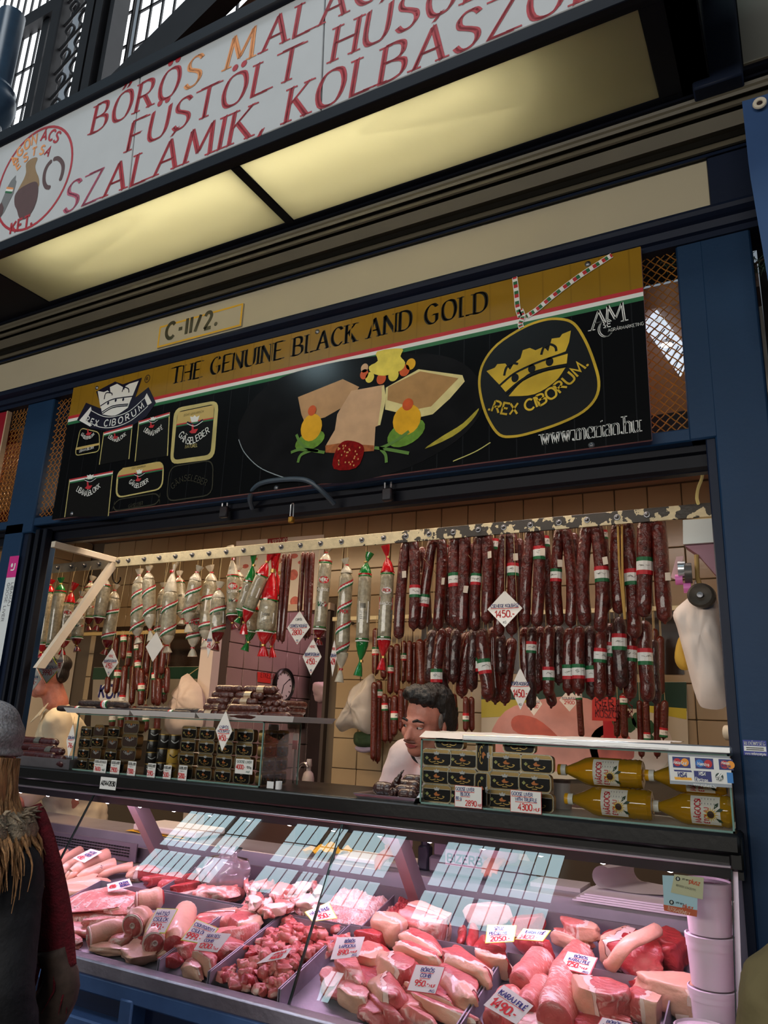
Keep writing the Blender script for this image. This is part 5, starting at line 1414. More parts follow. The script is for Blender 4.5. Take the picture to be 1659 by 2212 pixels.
# lower row of thick sausages
LOW = [(Z6, 1290, 770, 1268, 1110, 60, None, 0), (Z6, 1350, 760, 1312, 1085, 58, .85, 1), (Z6, 1392, 755, 1385, 1105, 56, None, 0), (Z6, 1440, 765, 1420, 1110, 58, None, 0), (Z6, 1535, 780, 1475, 1200, 66, None, 0), (Z6, 1612, 765, 1600, 1055, 60, .72, 1), (Z6, 1330, 1030, 1372, 1245, 66, None, 0), (Z6, 1640, 990, 1650, 1215, 66, None, 0),
 (Z7, 18, 920, 20, 1210, 50, None, 0), (Z7, 62, 900, 48, 1235, 52, None, 0), (Z7, 100, 905, 132, 1290, 56, .47, 1), (Z7, 165, 890, 176, 1305, 50, None, 0), (Z7, 208, 930, 205, 1150, 46, None, 0), (Z7, 268, 950, 228, 1310, 54, None, 0), (Z7, 335, 890, 345, 1260, 46, None, 0), (Z7, 376, 890, 370, 1335, 44, .32, 0), (Z7, 422, 885, 408, 1245, 54, None, 0), (Z7, 472, 880, 464, 1275, 50, .55, 0), (Z7, 520, 885, 520, 1200, 54, None, 0), (Z7, 582, 895, 574, 1255, 54, .56, 1), (Z7, 632, 885, 628, 1255, 54, .58, 1), (Z7, 690, 885, 702, 1275, 60, .57, 1), (Z7, 752, 915, 745, 1285, 54, .36, 0), (Z7, 800, 870, 798, 1275, 54, .42, 0), (Z7, 850, 835, 858, 1225, 62, .36, 0), (Z7, 918, 900, 908, 1285, 58, .37, 0), (Z7, 986, 855, 1002, 1300, 62, .43, 0), (Z7, 1036, 960, 1048, 1310, 44, None, 0), (Z7, 455, 1150, 480, 1325, 46, None, 0)]
for i, (zf, x0, y0, x1, y1, w_, bd, fp) in enumerate(LOW):
 Yv = (3.13 + .045 * (i % 3)) if bd is None else 3.04 + .045 * (i % 2)
 sausage('thick_sausage', 'thick dark sausage in the lower hanging row, ' + ('with a tricolour paper band' if bd else 'without a band'), [zf(x0, y0, Yv), zf((x0 + x1) / 2 - 3, y0 * .55 + y1 * .45, Yv), zf(x1 + 2, y0 * .2 + y1 * .8, Yv), zf(x1, y1, Yv)], w_, SAD if i % 3 == 0 else SAU, 'thick sausages with a band' if bd else 'thick sausages without a band', bd, bool(fp), 2.41, None, 12, 2.517 if zf is Z7 else 2.9625)
# thin sausages near the back wall
YB = 4.50
bar = MB(); p0, p1 = Z6(650, 700, YB), Z7(1110, 835, YB); bar.box((p0.x, YB - .012, p0.z - .02), (-.40, YB + .012, p0.z + .01), C((206, 196, 160), .4, .3), .003); bar.box((p0.x + .02, YB, p0.z - .012), (p0.x + .04, 4.73, p0.z + .004), DSTEEL); bar.box((-.5, YB, p0.z - .012), (-.48, 4.73, p0.z + .004), DSTEEL); tag(bar.build('wall_rail'), 'pale wall rail behind the right-hand sausages', 'rail')
zr = p0.z
bar = MB(); p0, p1 = Z5(540, 795, YB), Z5(1300, 775, YB); bar.box((p0.x, YB - .012, p1.z - .02), (p1.x + .02, YB + .012, p1.z + .01), C((206, 180, 120), .4, .3), .003)
for x in (p0.x + .05, p1.x - .05): bar.box((x, YB, p1.z - .012), (x + .02, 4.73, p1.z + .004), DSTEEL)
tag(bar.build('wall_rail'), 'yellowish wall rail over the left-hand thin sausages', 'rail'); zl = p1.z
THN = [(Z6, 925, 760, 920, 1060, 36, .55), (Z6, 968, 850, 975, 1085, 34, None), (Z6, 1022, 870, 1016, 1180, 34, .55), (Z6, 1060, 860, 1058, 1180, 34, None), (Z6, 1104, 840, 1098, 1110, 32, .45), (Z6, 1140, 840, 1136, 1110, 30, None), (Z6, 1170, 850, 1165, 1140, 30, None), (Z6, 1205, 830, 1215, 1150, 46, None), (Z6, 1250, 830, 1236, 1120, 40, None),
 (Z6, 915, 1105, 908, 1605, 34, None), (Z6, 946, 1095, 934, 1620, 36, .33), (Z6, 980, 1180, 985, 1490, 32, .4), (Z6, 1012, 1200, 1016, 1490, 34, None), (Z6, 1045, 1190, 1042, 1450, 38, .5), (Z6, 1110, 1145, 1112, 1420, 34, None), (Z6, 1085, 1150, 1084, 1420, 32, None), (Z6, 1420, 1180, 1430, 1420, 40, .5), (Z6, 1500, 1200, 1500, 1420, 32, .6), (Z6, 1537, 1200, 1538, 1420, 32, None),
 (Z7, 15, 1270, 16, 1450, 26, .6), (Z7, 46, 1270, 46, 1450, 26, None), (Z7, 630, 1265, 645, 1490, 28, .1), (Z7, 840, 1290, 838, 1490, 30, None), (Z7, 872, 1250, 880, 1500, 32, .35), (Z7, 960, 1290, 972, 1600, 28, None), (Z7, 995, 1290, 1002, 1500, 28, .75), (Z7, 1042, 900, 1040, 1280, 36, .55), (Z7, 1072, 940, 1076, 1260, 34, None), (Z7, 1058, 1290, 1056, 1600, 30, None), (Z7, 1098, 1290, 1090, 1500, 34, .75)]
for i, (zf, x0, y0, x1, y1, w_, bd) in enumerate(THN):
 Yv = YB - .035 - .042 * (i % 2)
 sausage('thin_sausage', 'thin paprika sausage on the wall rail behind the salesman, ' + ('with a paper band' if bd else 'without a band'), [zf(x0, y0, Yv), zf((x0 + x1) / 2, (y0 + y1) / 2, Yv), zf(x1, y1, Yv)], w_, SAT, 'thin banded sausages behind the salesman' if bd else 'thin plain sausages behind the salesman', bd, i % 2 == 0, zr, None, 8, 2.517 if zf is Z7 else 2.9625)
TL = [(690, 1070, 685, 1180, 30, None), (745, 820, 730, 1000, 28, None), (790, 805, 788, 960, 30, .3), (830, 810, 815, 1010, 30, .6), (876, 800, 872, 1010, 30, .45), (905, 800, 900, 960, 28, None), (940, 860, 935, 1060, 32, None), (1000, 930, 990, 1120, 30, None), (1050, 860, 1030, 1060, 30, None), (1075, 830, 1070, 1000, 28, None),
 (755, 1030, 735, 1180, 34, .3), (800, 1000, 780, 1230, 32, .8), (850, 1000, 842, 1250, 34, None), (882, 960, 880, 1160, 32, .35), (905, 1020, 900, 1260, 34, .5), (940, 1050, 930, 1220, 34, None), (990, 1060, 985, 1250, 32, .25), (1015, 1080, 1010, 1260, 34, None), (1050, 1080, 1045, 1240, 36, .5), (1070, 1010, 1066, 1180, 30, None),
 (720, 1240, 715, 1400, 32, .6), (775, 1230, 770, 1420, 32, .5), (860, 1260, 858, 1420, 34, None), (932, 1250, 930, 1420, 34, .5), (1010, 1260, 1000, 1440, 34, None), (820, 1250, 815, 1400, 32, None)]
for i, (x0, y0, x1, y1, w_, bd) in enumerate(TL):
 Yv = YB - .03 - .042 * (i % 3)
 sausage('thin_sausage', 'thin paprika sausage in the bunch beside the white-coated person, ' + ('with a paper band' if bd else 'without a band'), [Z5(x0, y0, Yv), Z5((x0 + x1) / 2 + 2, (y0 + y1) / 2, Yv), Z5(x1, y1, Yv)], w_, SAT, 'thin banded sausages in the left bunch' if bd else 'thin plain sausages in the left bunch', bd, False, zl, None, 8, 2.9625)
# thin dry sticks with black labels, before the pork poster
for i, (x0, y0, x1, y1, lb) in enumerate(((338, 285, 300, 840, 0), (374, 285, 325, 850, 1), (460, 275, 435, 660, 1), (490, 275, 472, 830, 0), (519, 275, 492, 820, 1))):
 t = sausage('stick_sausage', 'long thin dark dry sausage stick before the pork poster, ' + ('with a black label' if lb else 'no label'), [Z6(x0, y0, 2.99), Z6((x0 + x1) / 2, (y0 + y1) / 2, 2.99), Z6(x1, y1, 2.99)], 27, SAT, 'labelled dry sausage sticks' if lb else 'plain dry sausage sticks', None, False, 2.41, None, 8, 2.9625)
 if lb:
  P = Z6(x0 + (x1 - x0) * .42, y0 + (y1 - y0) * .42, 2.99); d = (Z6(x1, y1, 2.99) - Z6(x0, y0, 2.99)).normalized(); r = 27 / 2 / 2.9625 * depth_px(P)
  b = MB(); b.tube([P - d * .035, P + d * .035], r * 1.12, PK, 10, False); pc = PC(P + d * .035, P - d * .035, r * 1.14); pc.poly(b, [(r * .9 * cos(a), .052 + r * .8 * sin(a)) for a in (2 * pi * j / 12 for j in range(12))], C((150, 140, 130), .4), .0008); pc.poly(b, [(r * .9 * cos(a), .016 + r * .8 * sin(a)) for a in (2 * pi * j / 12 for j in range(12))], C((120, 60, 50), .4), .0008); b.build('label', t, 0)
b = MB(); b.tube([Z7(842, 330, 2.935), Z7(850, 560, 2.94), Z7(880, 850, 2.95)], .0045, C((190, 150, 80), .7), 6); b.tube([Z7(864, 330, 2.935), Z7(868, 600, 2.94), Z7(882, 850, 2.95)], .0045, C((190, 150, 80), .7), 6); tag(b.build('cord'), 'doubled straw-coloured cord hanging from the rail between sausages', 'cord')
b = MB(); q = [Z5(735, 370, 2.98), Z5(720, 410, 2.98), Z5(725, 455, 2.98), Z5(748, 475, 2.98), Z5(768, 455, 2.98), Z5(770, 435, 2.98)]; b.tube(crom([tuple(p) for p in q], 5), .004, C((40, 34, 32), .4, .8), 6); tag(b.build('meat_hook'), 'empty black meat hook hanging from the rail beside the bracket', 'hook')
# ------------------------------------------------------------------ diamond price cards
CARD = C((240, 232, 224), .35, 0, .03, 20, coat=.3, name='price_card'); INKB = C((24, 34, 110), .6); INKR = C((206, 36, 36), .6); LIME = C((196, 206, 60), .5)
def diamond(label, P, hw, hh, zscale, lines, border=None, yaw=0.0, hang=None, blank=False):
 """a card hung by one corner; hw, hh in zoom pixels; lines: (text, height fraction, ink, width fraction, v fraction)"""
 P = V(P); k = depth_px(P) / zscale
 a, h = hw * k, hh * k
 t = thing('price_card', label, 'price card', tuple(P), 'diamond price cards')
 pl = PL(P, (cos(yaw), sin(yaw), 0), (0, 0, 1))
 b = MB(); b.prism([pl.p(0, h), pl.p(-a, 0), pl.p(0, -h), pl.p(a, 0)], pl.n * -.002, CARD if not border else LIME)
 if border: pl.poly(b, [(0, h * .93), (-a * .93, 0), (0, -h * .93), (a * .93, 0)], CARD, .0005)
 b.build('card', t)
 b = MB()
 for tx, hf, ink, wf, vf in lines:
  text(pl, b, tx, -a * wf, h * vf, h * hf, ink, 'hand', .16, width=a * wf * 2, off=.0012, jit=.03)
  if ink is INKB: pl.line(b, [(-a * wf, h * (vf - .05)), (0, h * (vf - .07)), (a * wf, h * (vf - .04))], .0025, INKR, .0012)
 if b.f: b.build('lettering', t, 0)
 if hang:
  b = MB(); b.tube([pl.p(0, h * .92, .001), V(hang) if not isinstance(hang, float) else V((P.x, 2.906, hang))], .001, STRG, 4); b.build('string', t)
 return t
YD = 2.875
b3 = lambda n, w1, w2, pr: [(n, .15, INKR, .24, .38), (w1, .16, INKB, .72, .04), (pr, .30, INKR, .46, -.40), ('KG', .1, INKB, .09, -.68)]
diamond('price card with a yellow-green edge reading 3990, over the head of the person at left', Z5(312, 1022, 2.83), 92, 92, 2.9625, [('PICK', .15, INKR, .24, .42), ('RÁKÓCZI SZALÁMI', .17, INKB, .78, .04), ('3990.-', .33, INKR, .55, -.42)], True, .1, 2.40)
diamond('white price card reading 3990, overlapping the yellow-green edged one', Z5(385, 983, 2.80), 60, 92, 2.9625, [('PICK', .14, INKR, .26, .42), ('RÁKÓCZI SZALÁMI', .16, INKB, .78, .05), ('3990.-', .32, INKR, .55, -.36), ('KG', .1, INKB, .1, -.66)], False, -.35, 2.40)
diamond('price card half hidden behind the left post', Z5(205, 1085, 2.84), 80, 95, 2.9625, [('SZALÁMI', .17, INKB, .6, .04), ('4130.-', .32, INKR, .5, -.38)], False, .1, 2.40)
diamond('price card reading 4150 over the left bunch of thin sausages', Z5(705, 982, YD), 72, 92, 2.9625, [('HERZ', .15, INKR, .26, .38), ('BUDAPESTI SZALÁMI', .16, INKB, .76, .04), ('4150.-', .30, INKR, .5, -.38), ('KG', .1, INKB, .09, -.72)], False, 0, 2.40)
diamond('blank back of a price card below the fat striped salami', Z5(988, 880, YD), 72, 95, 2.9625, [], False, .05, 2.40)
diamond('price card seen nearly edge-on right of the tied salami', Z5(1340, 850, YD), 26, 100, 2.9625, [('SZALÁMI', .16, INKB, .7, .04), ('415', .28, INKR, .5, -.38)], False, 0, 2.40)
diamond('price card reading 2800 in front of the dry sausage sticks', Z6(428, 758, 2.93), 88, 108, 2.9625, [('CSÍPŐS', .12, PK, .28, .42), ('CSERKÉSZ KOLBÁSZ', .16, INKB, .76, .03), ('2800.-', .30, INKR, .52, -.42), ('KG', .1, INKB, .09, -.80)], False, 0, 2.40)
diamond('price card reading 4150 below the long classic salami', Z6(515, 945, 2.90), 72, 115, 2.9625, [('HERZ', .13, INKR, .28, .50), ('BUDAPESTI SZALÁMI', .16, INKB, .76, .06), ('4150.-', .30, INKR, .55, -.40), ('KG', .1, INKB, .09, -.78)], False, 0, 2.40)
diamond('price card seen edge-on left of the spiral-striped salami', Z6(652, 950, YD), 24, 118, 2.9625, [('PICK', .14, INKR, .4, .4), ('SZALÁMI', .16, INKB, .8, .04), ('429', .28, INKR, .6, -.36)], False, 0, 2.40)
diamond('price card reading 1450 on the upper row of smoked sausages', Z7(227, 793, 2.90), 100, 100, 2.517, [('CSEMEGE KOLBÁSZ', .17, INKB, .80, .08), ('1450.-', .36, INKR, .55, -.46), ('KG', .13, PK, .09, -.80)], False, 0, 2.40)
diamond('narrower price card reading 1450 on the lower row of thick sausages', Z7(312, 1227, 2.98), 56, 112, 2.517, [('CSÍPŐS KOLBÁSZ', .15, INKB, .86, .16), ('1450.-', .34, INKR, .70, -.40), ('KG', .1, PK, .12, -.80)], False, 0, 2.40)
def number_labels(group, fmt):
 L = sorted((o for o in COL.objects if o.get('group') == group), key=lambda o: o.location.x)
 for i, o in enumerate(L): o['label'] = fmt % (('first', 'second', 'third') + tuple('%dth' % k for k in range(4, 20)) + ('20th', '21st', '22nd'))[i]
number_labels('thick sausages with a band', 'thick sausage with a tricolour band, %s such from the left in the lower row')
number_labels('thick sausages without a band', 'thick sausage without a band, %s such from the left in the lower row')
number_labels('thin banded sausages behind the salesman', 'thin sausage with a paper band near the salesman, %s banded one from the left')
number_labels('thin plain sausages behind the salesman', 'thin plain sausage near the salesman, %s plain one from the left')
number_labels('single smoked sausages behind the pairs', 'single smoked sausage behind the upper pairs, %s such from the left')
number_labels('thin banded sausages in the left bunch', 'thin banded sausage in the left bunch on the wall rail, %s banded from the left')
number_labels('thin plain sausages in the left bunch', 'thin plain sausage in the left bunch on the wall rail, %s plain from the left')
number_labels('plain dry sausage sticks', 'long dark dry sausage stick without a label, %s one before the pork poster')
number_labels('labelled dry sausage sticks', 'long dark dry sausage stick with a black label, %s one before the pork poster')
# ------------------------------------------------------------------ things on the ledge
ZT = 1.357
ZL = lambda x, y, Y: W(x / 2.37, 1450 + y / 2.37, Y)
ZR = lambda x, y, Y: W(650 + x / 3.687, 1400 + y / 3.687, Y)
Z3 = lambda x, y, Y: W(1000 + x / 2.517, 1500 + y / 2.517, Y)
# ---- glass display boxes
GEDGE = C((120, 150, 140), .15, name='glass_edge')
def glass_box(label, x0, x1, y0, y1, z0, z1, faces):
 t = thing('glass_box', label, 'display box', ((x0 + x1) / 2, y0, z0))
 for f in faces:
  b = MB()
  if f == 'front': b.face([(x0, y0, z0), (x1, y0, z0), (x1, y0, z1), (x0, y0, z1)], GLASS)
  if f == 'left': b.face([(x0, y0, z0), (x0, y1, z0), (x0, y1, z1), (x0, y0, z1)], GLASS)
  if f == 'right': b.face([(x1, y0, z0), (x1, y1, z0), (x1, y1, z1), (x1, y0, z1)], GLASS)
  if f == 'top': b.face([(x0, y0, z1), (x1, y0, z1), (x1, y1, z1), (x0, y1, z1)], GLASS)
  b.build('glass_' + f, t, 0)
 e = .0025
 for a, c_ in (((x0, y0, z0), (x1, y0, z0)), ((x0, y0, z1), (x1, y0, z1)), ((x0, y0, z0), (x0, y0, z1)), ((x1, y0, z0), (x1, y0, z1)), ((x1, y0, z1), (x1, y1, z1)), ((x0, y0, z1), (x0, y1, z1)), ((x1, y1, z0), (x1, y1, z1))):
  b = MB(); b.box([min(p, q) - e for p, q in zip(a, c_)], [max(p, q) + e for p, q in zip(a, c_)], GEDGE); b.build('glass_rim', t)
 return t
LX0, LX1 = W(155, 1669, 2.42).x, W(561, 1705, 2.42).x
LZ = W(567, 1560, 2.42).z
glass_box('glass display box full of small tins and cans, under the white sausage trays', LX0, LX1, 2.415, 2.66, ZT + .003, LZ, ('front', 'left', 'right', 'top'))
RX0, RX1 = W(909, 1700, 2.40).x, -.215
RZ = W(909, 1597, 2.40).z
rb = glass_box('long glass display box with gold tins and oil bottles at the right', RX0, RX1, 2.40, 2.72, ZT + .003, RZ, ('front', 'left', 'top'))
b = MB(); b.box((W(1000, 1600, 2.395).x - .0, 2.388, RZ + .002), (RX1 + .01, 2.42, RZ + .024), ALU, .004); b.build('aluminium_strip', rb)
b = MB(); b.box((RX0 + .01, 2.41, ZT + .0005), (RX1 - .005, 2.70, ZT + .003), C((206, 212, 206), .4)); b.build('paper_liner', rb)
ps = thing('paper_sheet', 'white printed sheet draped over the top of the right glass box', 'paper', (-1.0, 2.5, RZ + .004))
b = MB(); b.grid(lambda u, v: (RX0 - .004 + (RX1 - RX0 - .15) * u, 2.385 + .33 * v, RZ + .028 + .006 * noise.noise((u * 9, v * 4, 1)) - (.02 if v < .02 else 0)), 30, 8, C((222, 212, 206), .6, 0, .04, 10)); b.build('sheet', ps, 180)
# ---- tins
TING = C((170, 142, 92), .3, .8, .05, 20, name='tin_gold'); TINB = C((20, 18, 17), .22, name='tin_label_black'); TINS = C((196, 190, 170), .25, .9, name='tin_rim'); HOLO = C((190, 190, 120), .2, .3, .4, 200, name='hologram'); CRW = C((206, 206, 206), .4); EMB = C((190, 110, 50), .4, .3); DBR = C((64, 44, 38), .4, name='tin_label_brown')
def make_tin(w_, h, d, face=TINB, label='', plain=False):
 """rounded flat tin standing on its long side; local origin at bottom centre, front towards -y"""
 t = thing('liver_tin', label, 'tin')
 r = min(w_, h) * .26
 def outline(k, y):
  pts = []
  for cx_, cz_, a0 in ((w_ / 2 - r, h / 2 - r, 0), (-w_ / 2 + r, h / 2 - r, pi / 2), (-w_ / 2 + r, -h / 2 + r, pi), (w_ / 2 - r, -h / 2 + r, 1.5 * pi)):
   for i in range(4):
    a = a0 + pi / 2 * i / 3
    pts.append(((cx_ + (r - k) * cos(a) if cx_ > 0 else cx_ + (r - k) * cos(a)), y, h / 2 + cz_ + (r - k) * sin(a)))
  return pts
 b = MB(); b.prism(outline(.0015, 0), (0, d, 0), TING); b.build('body', t, 40, world=False)
 b = MB(); L = PL((0, 0, 0), (1, 0, 0), (0, 0, 1)); o = [(p[0], p[2]) for p in outline(.0005, 0)]; L.line(b, o, .003, TINS, .0012, close=True); b.build('rim', t, 0, world=False)
 b = MB(); o = [(p[0], p[2]) for p in outline(.004, 0)]; o = [(x, min(z, h * .74)) for x, z in o]; L.poly(b, o, face, .0008); b.build('label_face', t, 0, world=False)
 b = MB()
 if not plain:
  L.line(b, [(-w_ * .44, h * .76), (w_ * .44, h * .76)], h * .025, CRW, .0012)
  L.poly(b, [(-.10 * w_, h * .84), (-.035 * w_, h * .80), (0, h * .90), (.04 * w_, h * .80), (.10 * w_, h * .86), (.07 * w_, h * .68), (-.07 * w_, h * .68)], CRW, .0016)
  L.poly(b, [(-.10 * w_, h * .48), (0, h * .62), (.02 * w_, h * .5), (.13 * w_, h * .46), (.06 * w_, h * .38), (-.06 * w_, h * .38)], EMB, .0016)
  for s in (-1, 1): L.line(b, crom([(s * w_ * .02, h * .3), (s * w_ * .14, h * .24), (s * w_ * .22, h * .28), (s * w_ * .26, h * .36), (s * w_ * .20, h * .38)], 3), h * .045, GOLD, .0016)
  L.line(b, [(-w_ * .08, h * .17), (w_ * .08, h * .17)], h * .04, GOLD, .0016)
  L.poly(b, [(-w_ * .33, h * .36), (-w_ * .27, h * .47), (-w_ * .33, h * .58), (-w_ * .39, h * .47)], HOLO, .0016)
 else:
  curved(b, 'LIBAMÁJ', [(-w_ * .28, h * .62), (0, h * .42), (w_ * .28, h * .62)], h * .17, CRW, .16, .0016, L); L.disc(b, 0, h * .70, w_ * .06, h * .08, EMB, .0016, 10)
 b.build('emblem_print', t, 0, world=False)
 return t
def at(P, yaw=0.0, roll=0.0): return Matrix.Translation(V(P)) @ Matrix.Rotation(yaw, 4, 'Z') @ Matrix.Rotation(roll, 4, 'Y')
first = {}
def put_tin(kind, P, label, group, yaw=0.0, roll=0.0):
 if kind not in first:
  args = {'a': (.073, .045, .03), 'b': (.064, .050, .03, DBR, '', True), 'c': (.088, .055, .035, DBR, '', True), 'd': (.080, .0505, .03), 'e': (.105, .056, .032)}[kind]
  t = make_tin(*args); first[kind] = t; t['label'] = label; t['group'] = group; t.matrix_world = at(P, yaw, roll); return t
 return dup(first[kind], label, at(P, yaw, roll), group)
YT = 2.435
rows4 = ('bottom', 'second', 'third', 'top')
def xat(zx, zy, Y=YT): return ZL(zx, zy, Y).x
zq = ZT + .0035
for cname, zx, kinds in (('first', 425, 'aaaa'), ('second', 490, 'abab'), ('third', 567, 'aaba'), ('fourth', 655, 'ccc')):
 z = zq
 hs = {'a': .044, 'b': .050, 'c': .054, 'd': .05}
 if cname == 'fourth': z += .05
 if cname == 'fourth': put_tin('a', (xat(600, 505), YT, zq), 'black and gold liver tin lying lowest between the third and fourth columns, left group', 'small tins in the left glass box')
 for r_, k in enumerate(kinds):
  put_tin(k, (xat(zx, 420), YT + .002 * random.random(), z), '%s liver tin in the %s column from the left, %s row' % ('black' if k == 'a' else 'brown', cname, rows4[r_ + (1 if cname == 'fourth' else 0)] if cname != 'second' else rows4[r_]), 'small tins in the left glass box', random.uniform(-.04, .04))
  z += hs[k] + .0008
for i, zx in enumerate((955, 1050, 1147, 1245)):
 z = zq
 for r_ in range(4):
  put_tin('d', (xat(zx, 440), YT + .002 * random.random(), z), 'liver tin in the right block of the left box, %s column, %s row' % (('first', 'second', 'third', 'fourth')[i], rows4[r_]), 'tins in the right block', random.uniform(-.03, .03)); z += .0508
for i, yy in enumerate((2.475, 2.555)):
 z = zq
 for r_ in range(4):
  put_tin('d', (LX1 - .008, yy, z), 'liver tin facing the right side pane of the left box, %s column, %s row' % (('nearer', 'farther')[i], rows4[r_]), 'tins facing the side pane', pi / 2); z += .0508
YR = 2.44
for px, py, l in ((969, 1638, 'gold tin alone on top of the left tin stack in the right box'), (942, 1671, 'gold tin in the left column of the right box, third from the bottom'), (998, 1675, 'gold tin in the second column of the right box, third from the bottom'), (942, 1703, 'gold tin in the left column of the right box, second from the bottom'), (998, 1707, 'gold tin in the second column of the right box, second from the bottom'), (943, 1735, 'gold tin at the bottom of the left column of the right box'), (998, 1739, 'gold tin behind the 2890 price card at the bottom of the right box'),
                  (1121, 1645, 'gold tin alone on top of the right tin stack in the right box'), (1093, 1678, 'gold tin in the third row of the right stack, left one'), (1159, 1682, 'gold tin in the third row of the right stack, right one'), (1090, 1712, 'gold tin in the second row of the right stack, left one'), (1155, 1716, 'gold tin in the second row of the right stack, right one'), (1085, 1747, 'gold tin at the bottom of the right stack, left one'), (1160, 1751, 'gold tin behind the 4300 price card at the bottom of the right stack')):
 P = W(px, py, YR); k = round((P.z - ZT - .0035) / .0566)
 put_tin('e', (P.x, YR + .003 * random.random(), ZT + .0036 + max(0, k) * .0566), l, 'gold tins in the right glass box', random.uniform(-.03, .03))
for px, py, l, k in ((1046, 1650, 'gold tin standing on end between the two stacks, upper one', 1), (1042, 1712, 'gold tin standing on end between the two stacks, lower one', 0)):
 P = W(px, py, YR); put_tin('e', (P.x - .028, YR, ZT + .056 + k * .1062), l, 'gold tins in the right glass box', 0, pi / 2)
# ---- round cans
def can(P, r, h, body, band, label):
 t = thing('can', label, 'can', tuple(P), 'round cans in the left glass box'); X = Matrix.Translation(P)
 b = MB(); b.lathe([(r * .98, 0), (r, .001), (r, h - .002), (r * .97, h)], body, X, 18); b.build('body', t)
 b = MB(); b.lathe([(r * .96, h - .003), (r * 1.03, h - .003), (r * 1.03, h + .001), (r * .9, h + .001), (r * .88, h - .001), (0, h - .001)], GOLD, X, 18); b.build('lid', t)
 pc = PC(P, P + V((0, 0, h)), r); b = MB(); pc.rect(b, -r * .9, h * .25, r * .9, h * .75, band, .0006); pc.line(b, crom([(-r * .6, h * .6), (0, h * .42), (r * .6, h * .6)], 3), h * .07, CRW if band is not PW else PK, .0012); b.build('label', t, 0)
CNB = C((38, 34, 30), .3); CNY = C((206, 164, 70), .35); CNG = C((60, 62, 60), .35)
for zx, st_ in ((772, ('gold can at the bottom of the first can stack', 'dark can second in the first can stack', 'dark can with a white label, third in the first can stack', 'dark can on top of the first can stack')), (828, ('yellow-lidded can at the bottom of the second can stack', 'can with a barcode label second in the second can stack', 'dark can on top of the second can stack')), (882, ('yellow can at the bottom of the third can stack', 'yellow can second in the third can stack', 'dark can on top of the third can stack'))):
 z = zq
 for k, l in enumerate(st_):
  r = .0255
  P = V((xat(zx, 440, 2.45), 2.455, z)); h = .045 if len(st_) == 4 else .054
  can(P, r, h, CNY if l.startswith('yellow can') else CNB, (CNG, PK, PW, CNG)[k] if len(st_) == 4 else (CNG, PW, CNG)[k], l); z += h + .0015
# ---- trays of cured sausages on top of the left box
TRW = C((224, 220, 218), .5, 0, .02, 20, name='white_tray')
def tray(label, x0, x1, y0, y1, z, m=TRW, h=.021, nm='tray', group=None):
 t = thing(nm, label, 'tray', ((x0 + x1) / 2, y0, z), group)
 b = MB(); e = .012
 prof = [(0, e, .0), (h * .8, .002, .0), (h, 0, 0), (h, .006, 0), (h * .8, .010, 0), (.003, e + .004, 0)]
 rings = []
 for zz, k, _ in prof:
  rings.append([(x0 + k, y0 + k, z + zz), (x1 - k, y0 + k, z + zz), (x1 - k, y1 - k, z + zz), (x0 + k, y1 - k, z + zz)])
 for r1, r2 in zip(rings, rings[1:]):
  for i in range(4): b.face([r1[i], r1[(i + 1) % 4], r2[(i + 1) % 4], r2[i]], m)
 b.face(rings[-1], m); b.face(rings[0][::-1], m); b.build('dish', t, 20); return t
tz = LZ + .004
t1, t2, t3, t4 = (W(px, 1545, 2.39).x for px in (137, 281, 424, 636))
tray('white foam tray of black sausages at the left end of the box top', t1, t2 - .002, 2.385, 2.66, tz); tray('white foam tray of black sausages in the middle of the box top', t2, t3 - .002, 2.385, 2.66, tz); tray('white tray heaped with brown sausages at the right end of the box top', t3, W(636, 1555, 2.39).x, 2.385, 2.68, tz)
def lay(label, x0, x1, y, z, r, m, group, bend=.01, band=None, ydir=.0, nm='sausage', n=9, dzz=0.0):
 pts = [V((x0 + (x1 - x0) * s, y + ydir * s + bend * sin(pi * s), z + r + dzz * s)) for s in (0, .2, .4, .6, .8, 1)]
 q = dense(pts, r); t = thing(nm, label, 'sausage', tuple(pts[0]), group)
 b = MB(); b.tube(q, swell(q, r), m, n); b.build('casing', t, 180)
 b = MB(); d = (q[-1] - q[-5]).normalized(); b.tube([q[-1] - d * .002, q[-1] + d * .012], [r * .28, r * .12], m, 6); b.build('end_knot', t)
 if band:
  i = int(band * (len(q) - 1)); tri_band(t, q[i], q[i + 1] - q[i - 1], r, False, r * 2.2)
 return t
tb = tz + .004
X = lambda zx, Y=2.45: ZL(zx, 190, Y).x
lay('black sausage lying in front on the left white tray', X(322), X(520), 2.42, tb, .013, SAB, None, .008, .55); lay('thick black sausage with a tricolour band lying on top of the left tray', X(392), X(648), 2.46, tb + .022, .0165, SAB, None, .01, .55); lay('black sausage underneath at the back of the left tray', X(350), X(600), 2.50, tb, .015, SAB, None, -.01)
lay('dark sausage stretching across the gap between the two black sausage trays', X(562), X(770), 2.44, tb + .0, .014, SAB, None, .015, None, .02); lay('dark wrinkled sausage at the back of the middle tray', X(640), X(815), 2.52, tb + .004, .018, SAB, None, -.01); lay('black sausage lying in front on the middle tray with a band', X(757), X(1005), 2.42, tb, .0125, SAB, None, .006, .62); lay('black sausage end behind on the middle tray', X(880), X(1010), 2.47, tb + .006, .015, SAB, None, .004)
SBR = C((96, 44, 30), .34, 0, .4, 60, .5, 90, coat=.35, col2=(60, 26, 20), name='brown_sausage')
def foil_band(t, P, d, r):
 b = MB(); P, d = V(P), V(d).normalized(); b.tube([P - d * .017, P + d * .017], r * 1.06, C((196, 130, 60), .35, .4, .5, 120, col2=(220, 210, 190)), 10, False); b.build('gold_band', t, 0)
